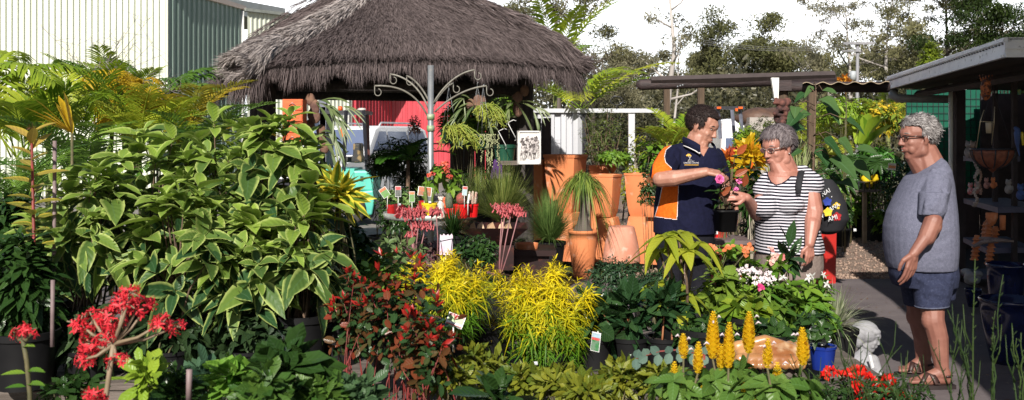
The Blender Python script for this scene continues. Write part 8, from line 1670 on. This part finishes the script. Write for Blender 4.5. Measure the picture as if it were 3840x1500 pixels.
def clam():
    d=3.7; t=thing('clam_shell','large tan and cream ribbed ceramic clam shell behind the yellow candle flowers','ornament',W(2880,1320,d)); b=MB()
    P=lambda px,py,dy=0: W(px,py,d+dy)
    b.ell(P(2890,1330),(.125,.09,.055)); b.ell(P(2800,1330,-.02),(.055,.06,.045))
    for k in range(9): x=2765+k*30; b.cap(P(x,1370,-.10),.017,P(x+16,1298-8*math.sin(k*.4),-.01),.016)
    b.cap(P(2765,1300,-.02),.022,P(2870,1275,-.03),.02); b.cap(P(2870,1275,-.03),.02,P(2985,1315,-.03),.022); b.cap(P(2775,1345,-.08),.02,P(2990,1350,-.08),.02)
    b.build('shell',mat('tan_cream_glaze',(.42,.22,.09),(.24,.09,.03),ns=7,amt=(.4,.6),rough=.35,coat=.3,c3=(.50,.36,.22),ns3=14),t,remesh=.0045,sm_it=2); 
    q=MB(); q.box(P(2880,1400),(.2,.14,.05)); q.lathe(P(2880,1415)-A(0,0,.35),[(.001,0),(.08,0),(.07,.35),(.001,.36)],16); q.build('stand',M_TIMBER,t)
clam()
# yellow candle flowers
L_CAN=leafmat('golden_bract',(0.705,0.387,0.011),(0.757,0.511,0.024),vein=0,trans=.25,rough=.45)
L_CAN=leafmat('golden_bract_speckled',(.45,.20,.01),(.88,.60,.02),vein=0,trans=.3,rough=.5,tr=(.0,.14))
def candle_plant(label,d,cands,leafbox,z0=.30):
    t=thing('candle_flower_plant',label,'flowering plant',W(cands[0][0],1500,d)*A(1,1,0)+A(0,0,z0),'yellow candle flower plants'); sb=MB(); lb=MB(); wb=MB(); base=W(leafbox[0],1620,d); s=F/d
    for (px,yt,yb,w_) in cands:
        mb=MB(); top=W(px,yt,d+rng.normal(0,.04)); bot=W(px+rng.uniform(-4,4),yb,top[1]); h_=top[2]-bot[2]; n=max(6,int(h_/.0075)); sb.tube([base*A(1,1,0)+A(rng.normal(0,.03),0,z0+.1),(base+bot)/2,bot],[.004,.004,.003],5)
        for k in range(n):
            f=k/n; p=bot*(1-f)+top*f; r=w_/2/s*min(1,.55+f*3)*(1-f**2.2*.78); a=np.arange(6)*1.047+k*.5; D=np.c_[np.cos(a)*.75,np.sin(a)*.75,np.full(6,.9)]
            leaves(mb,np.tile(p,(6,1))+np.c_[np.cos(a),np.sin(a),a*0]*r*.35,D,np.c_[np.cos(a),np.sin(a),np.full(6,.3)],r*1.25,r*1.1,0,K=2,prof='ovate',tint=np.clip(rng.random(6),0,1))
        mb.build('flower_spike',L_CAN,t)
        if h_>.05:
            for k in range(2): p=top*(.75)+bot*.25; a=rng.uniform(0,6.28); P0=p+A(math.cos(a)*w_/2/s,-abs(math.sin(a))*.01,rng.uniform(-.01,.02)); wb.tube([P0,P0+A(math.cos(a)*.008,-.004,.008),P0+A(math.cos(a)*.016,-.006,.003)],[.002,.0032,.0015],5)
    if wb.n: wb.build('white_petals',leafmat('white_petal',(0.780,0.740,0.760),(0.800,0.620,0.680)),t)
    cx,yt,yb,w_=leafbox; T,Ax=tips(int(w_/9),W(cx,(yt+yb)/2,d),A(w_/2/s,.10,(yb-yt)/2/s),.6,.2,-.9); whorls(lb,T,Ax,5,.075,.036,.4,.35,K=5,prof='ovate'); lb.build('leaves',leafmat('candle_leaf',(0.047,0.120,0.021),(0.138,0.232,0.043),vein=.45),t); sb.build('stems',M_STEM,t); pot(t,(base[0],d,z0),.10,.15)
candle_plant('yellow candle flower plant at the left, with one lone candle standing apart',2.95,[(2562,1248,1345,38),(2620,1278,1400,40),(2530,1352,1410,26),(2505,1455,1480,24),(2555,1440,1470,26)],(2560,1390,1540,240))
candle_plant('tallest yellow candle flower plant with the two highest candles',3.0,[(2675,1165,1345,50),(2735,1205,1380,44),(2810,1165,1325,48),(2705,1285,1390,34),(2755,1355,1400,24),(2700,1370,1415,24)],(2730,1370,1540,300))
candle_plant('yellow candle flower plant at the right, its thick candle beside the clam shell',2.9,[(3008,1225,1370,48),(2880,1265,1380,38),(2915,1355,1470,40),(2795,1430,1480,26),(2830,1485,1510,26),(2640,1440,1480,26)],(2920,1400,1560,330))
def gum_sprig():
    d=3.5; t=thing('silver_gum_sprig','blue grey sprig of round paired leaves left of the yellow candles','plant',W(2560,1480,d)*A(1,1,0)+A(0,0,.30)); mb=MB(); sb=MB(); P=[W(2640,1330,d),W(2540,1312,d),W(2470,1318,d),W(2385,1345,d)]; sb.tube([A(P[0][0],d,.32),P[0]],.006,6); sb.tube(P,[.004,.003,.003,.002],5)
    for f in np.linspace(0,1,7):
        p=P[0]*(1-f)+P[3]*f+A(0,0,.012*math.sin(f*3)); 
        for sg in (-1,1): leaves(mb,[p],[A(-.3+rng.normal(0,.3),-.25,sg+rng.normal(0,.25))],[A(0,-1,.1)],rng.uniform(.030,.044),.032,0,K=4,prof='round')
    mb.build('leaves',leafmat('silver_blue_leaf',(0.081,0.146,0.118),(0.140,0.215,0.167),vein=.3,rough=.6),t); sb.build('stem',M_RED_STEM,t)
gum_sprig()
# red impatiens on the right and rushes
def red_mass(px,d,pts,label):
    t=thing('red_geranium',label,'flowering plant',W(px,1600,d)*A(1,1,0),'red flowering pots in the right corner'); mb=MB(); lb=MB(); c=W(px,1500,d); s=F/d
    for a,b in pts:
        p=W(a,b,d+rng.normal(0,.05)); T,Ax=tips(5,p,A(.018,.018,.012),.5); whorls(mb,T,Ax,5,.019,.016,.3,.05,K=2,prof='round')
    mb.build('petals',leafmat('bright_red_petal',(0.750,0.012,0.012),(0.705,0.031,0.017),vein=0,trans=.3),t); T,Ax=tips(150,W(px,1500,d),A(150/s,.14,95/s),.7,.2,-.9); whorls(lb,T,Ax,5,.035,.012,.5,.2,K=2); lb.build('leaves',L_DG,t); pot(t,(c[0],d,0),.16,.45)
red_mass(3330,3.3,[(3215,1450),(3285,1440),(3290,1480),(3345,1445),(3350,1480),(3380,1490),(3310,1460),(3365,1495),(3230,1490),(3330,1420),(3400,1500),(3260,1500),(3270,1415)],'bright red flowers in front of the statue\'s base')
red_mass(3150,3.5,[(3110,1390),(3150,1400),(3180,1400),(3205,1395),(3200,1420),(3175,1390),(3240,1405),(3090,1400),(3220,1385)],'deep pink red flowers left of the statue\'s base')
def rush(px,d,n,label,h=(.5,1.0),spread=130,yb=1600):
    t=thing('rush_plant',label,'reed plant',W(px,1600,d)*A(1,1,0),'green leafless rush stems'); mb=MB(); s=F/d; zb=EYE-(yb-510)/s
    for k in range(n):
        b=A(W(px,0,d)[0]+rng.normal(0,.03),d+rng.normal(0,.03),max(zb,.1)); H=rng.uniform(*h); lx=rng.normal(0,spread/s*.5); pts=[b+A(lx*f**1.5,rng.normal(0,.005),H*f) for f in np.linspace(0,1,8)]; tn=rng.random(); mb.tube(pts,np.linspace(.0026,.0011,8),4,tint=tn)
        m_=int(H/.03)
        for j in range(m_): f=(j+1)/(m_+1); p=b+A(lx*f**1.5,0,H*f); mb.tube([p,p+A(rng.choice([-1,1])*.007,-.002,.010)],[.0016,.0008],3,tint=tn)
        if rng.random()<.8: 
            f=rng.uniform(.35,.7); p=b+A(lx*f**1.5,0,H*f); sd_=rng.choice([-1,1]); mb.tube([p,p+A(sd_*.02,0,.05),p+A(sd_*.025,0,.12)],[.002,.0015,.0008],4,tint=tn)
    mb.build('stems',leafmat('rush_green',(.025,.055,.015),(.06,.10,.025),vein=0,rough=.5),t); pot(t,(W(px,0,d)[0],d,0 if zb>0 else -.0),.11,max(.12,zb) if zb>.1 else .12)
rush(3690,2.6,9,'rush clump right of the older man\'s sandals, tallest stems reaching the blue pot',(.12,.46),150,1560)
rush(3590,2.9,6,'sparse rush stems just right of the older man\'s feet',(.1,.30),110,1560)
rush(3400,2.9,6,'sparse rush stems between the statue and the sandals',(.08,.24),140,1560)
rush(3810,2.5,3,'rush stems at the right picture edge',(.12,.34),150,1560)
rush(3240,3.0,11,'thin rush stems standing in front of the statue',(.06,.27),190,1560)
rush(3090,3.1,8,'short rush stems left of the statue, by the blue potted petunia',(.04,.2),130,1560)
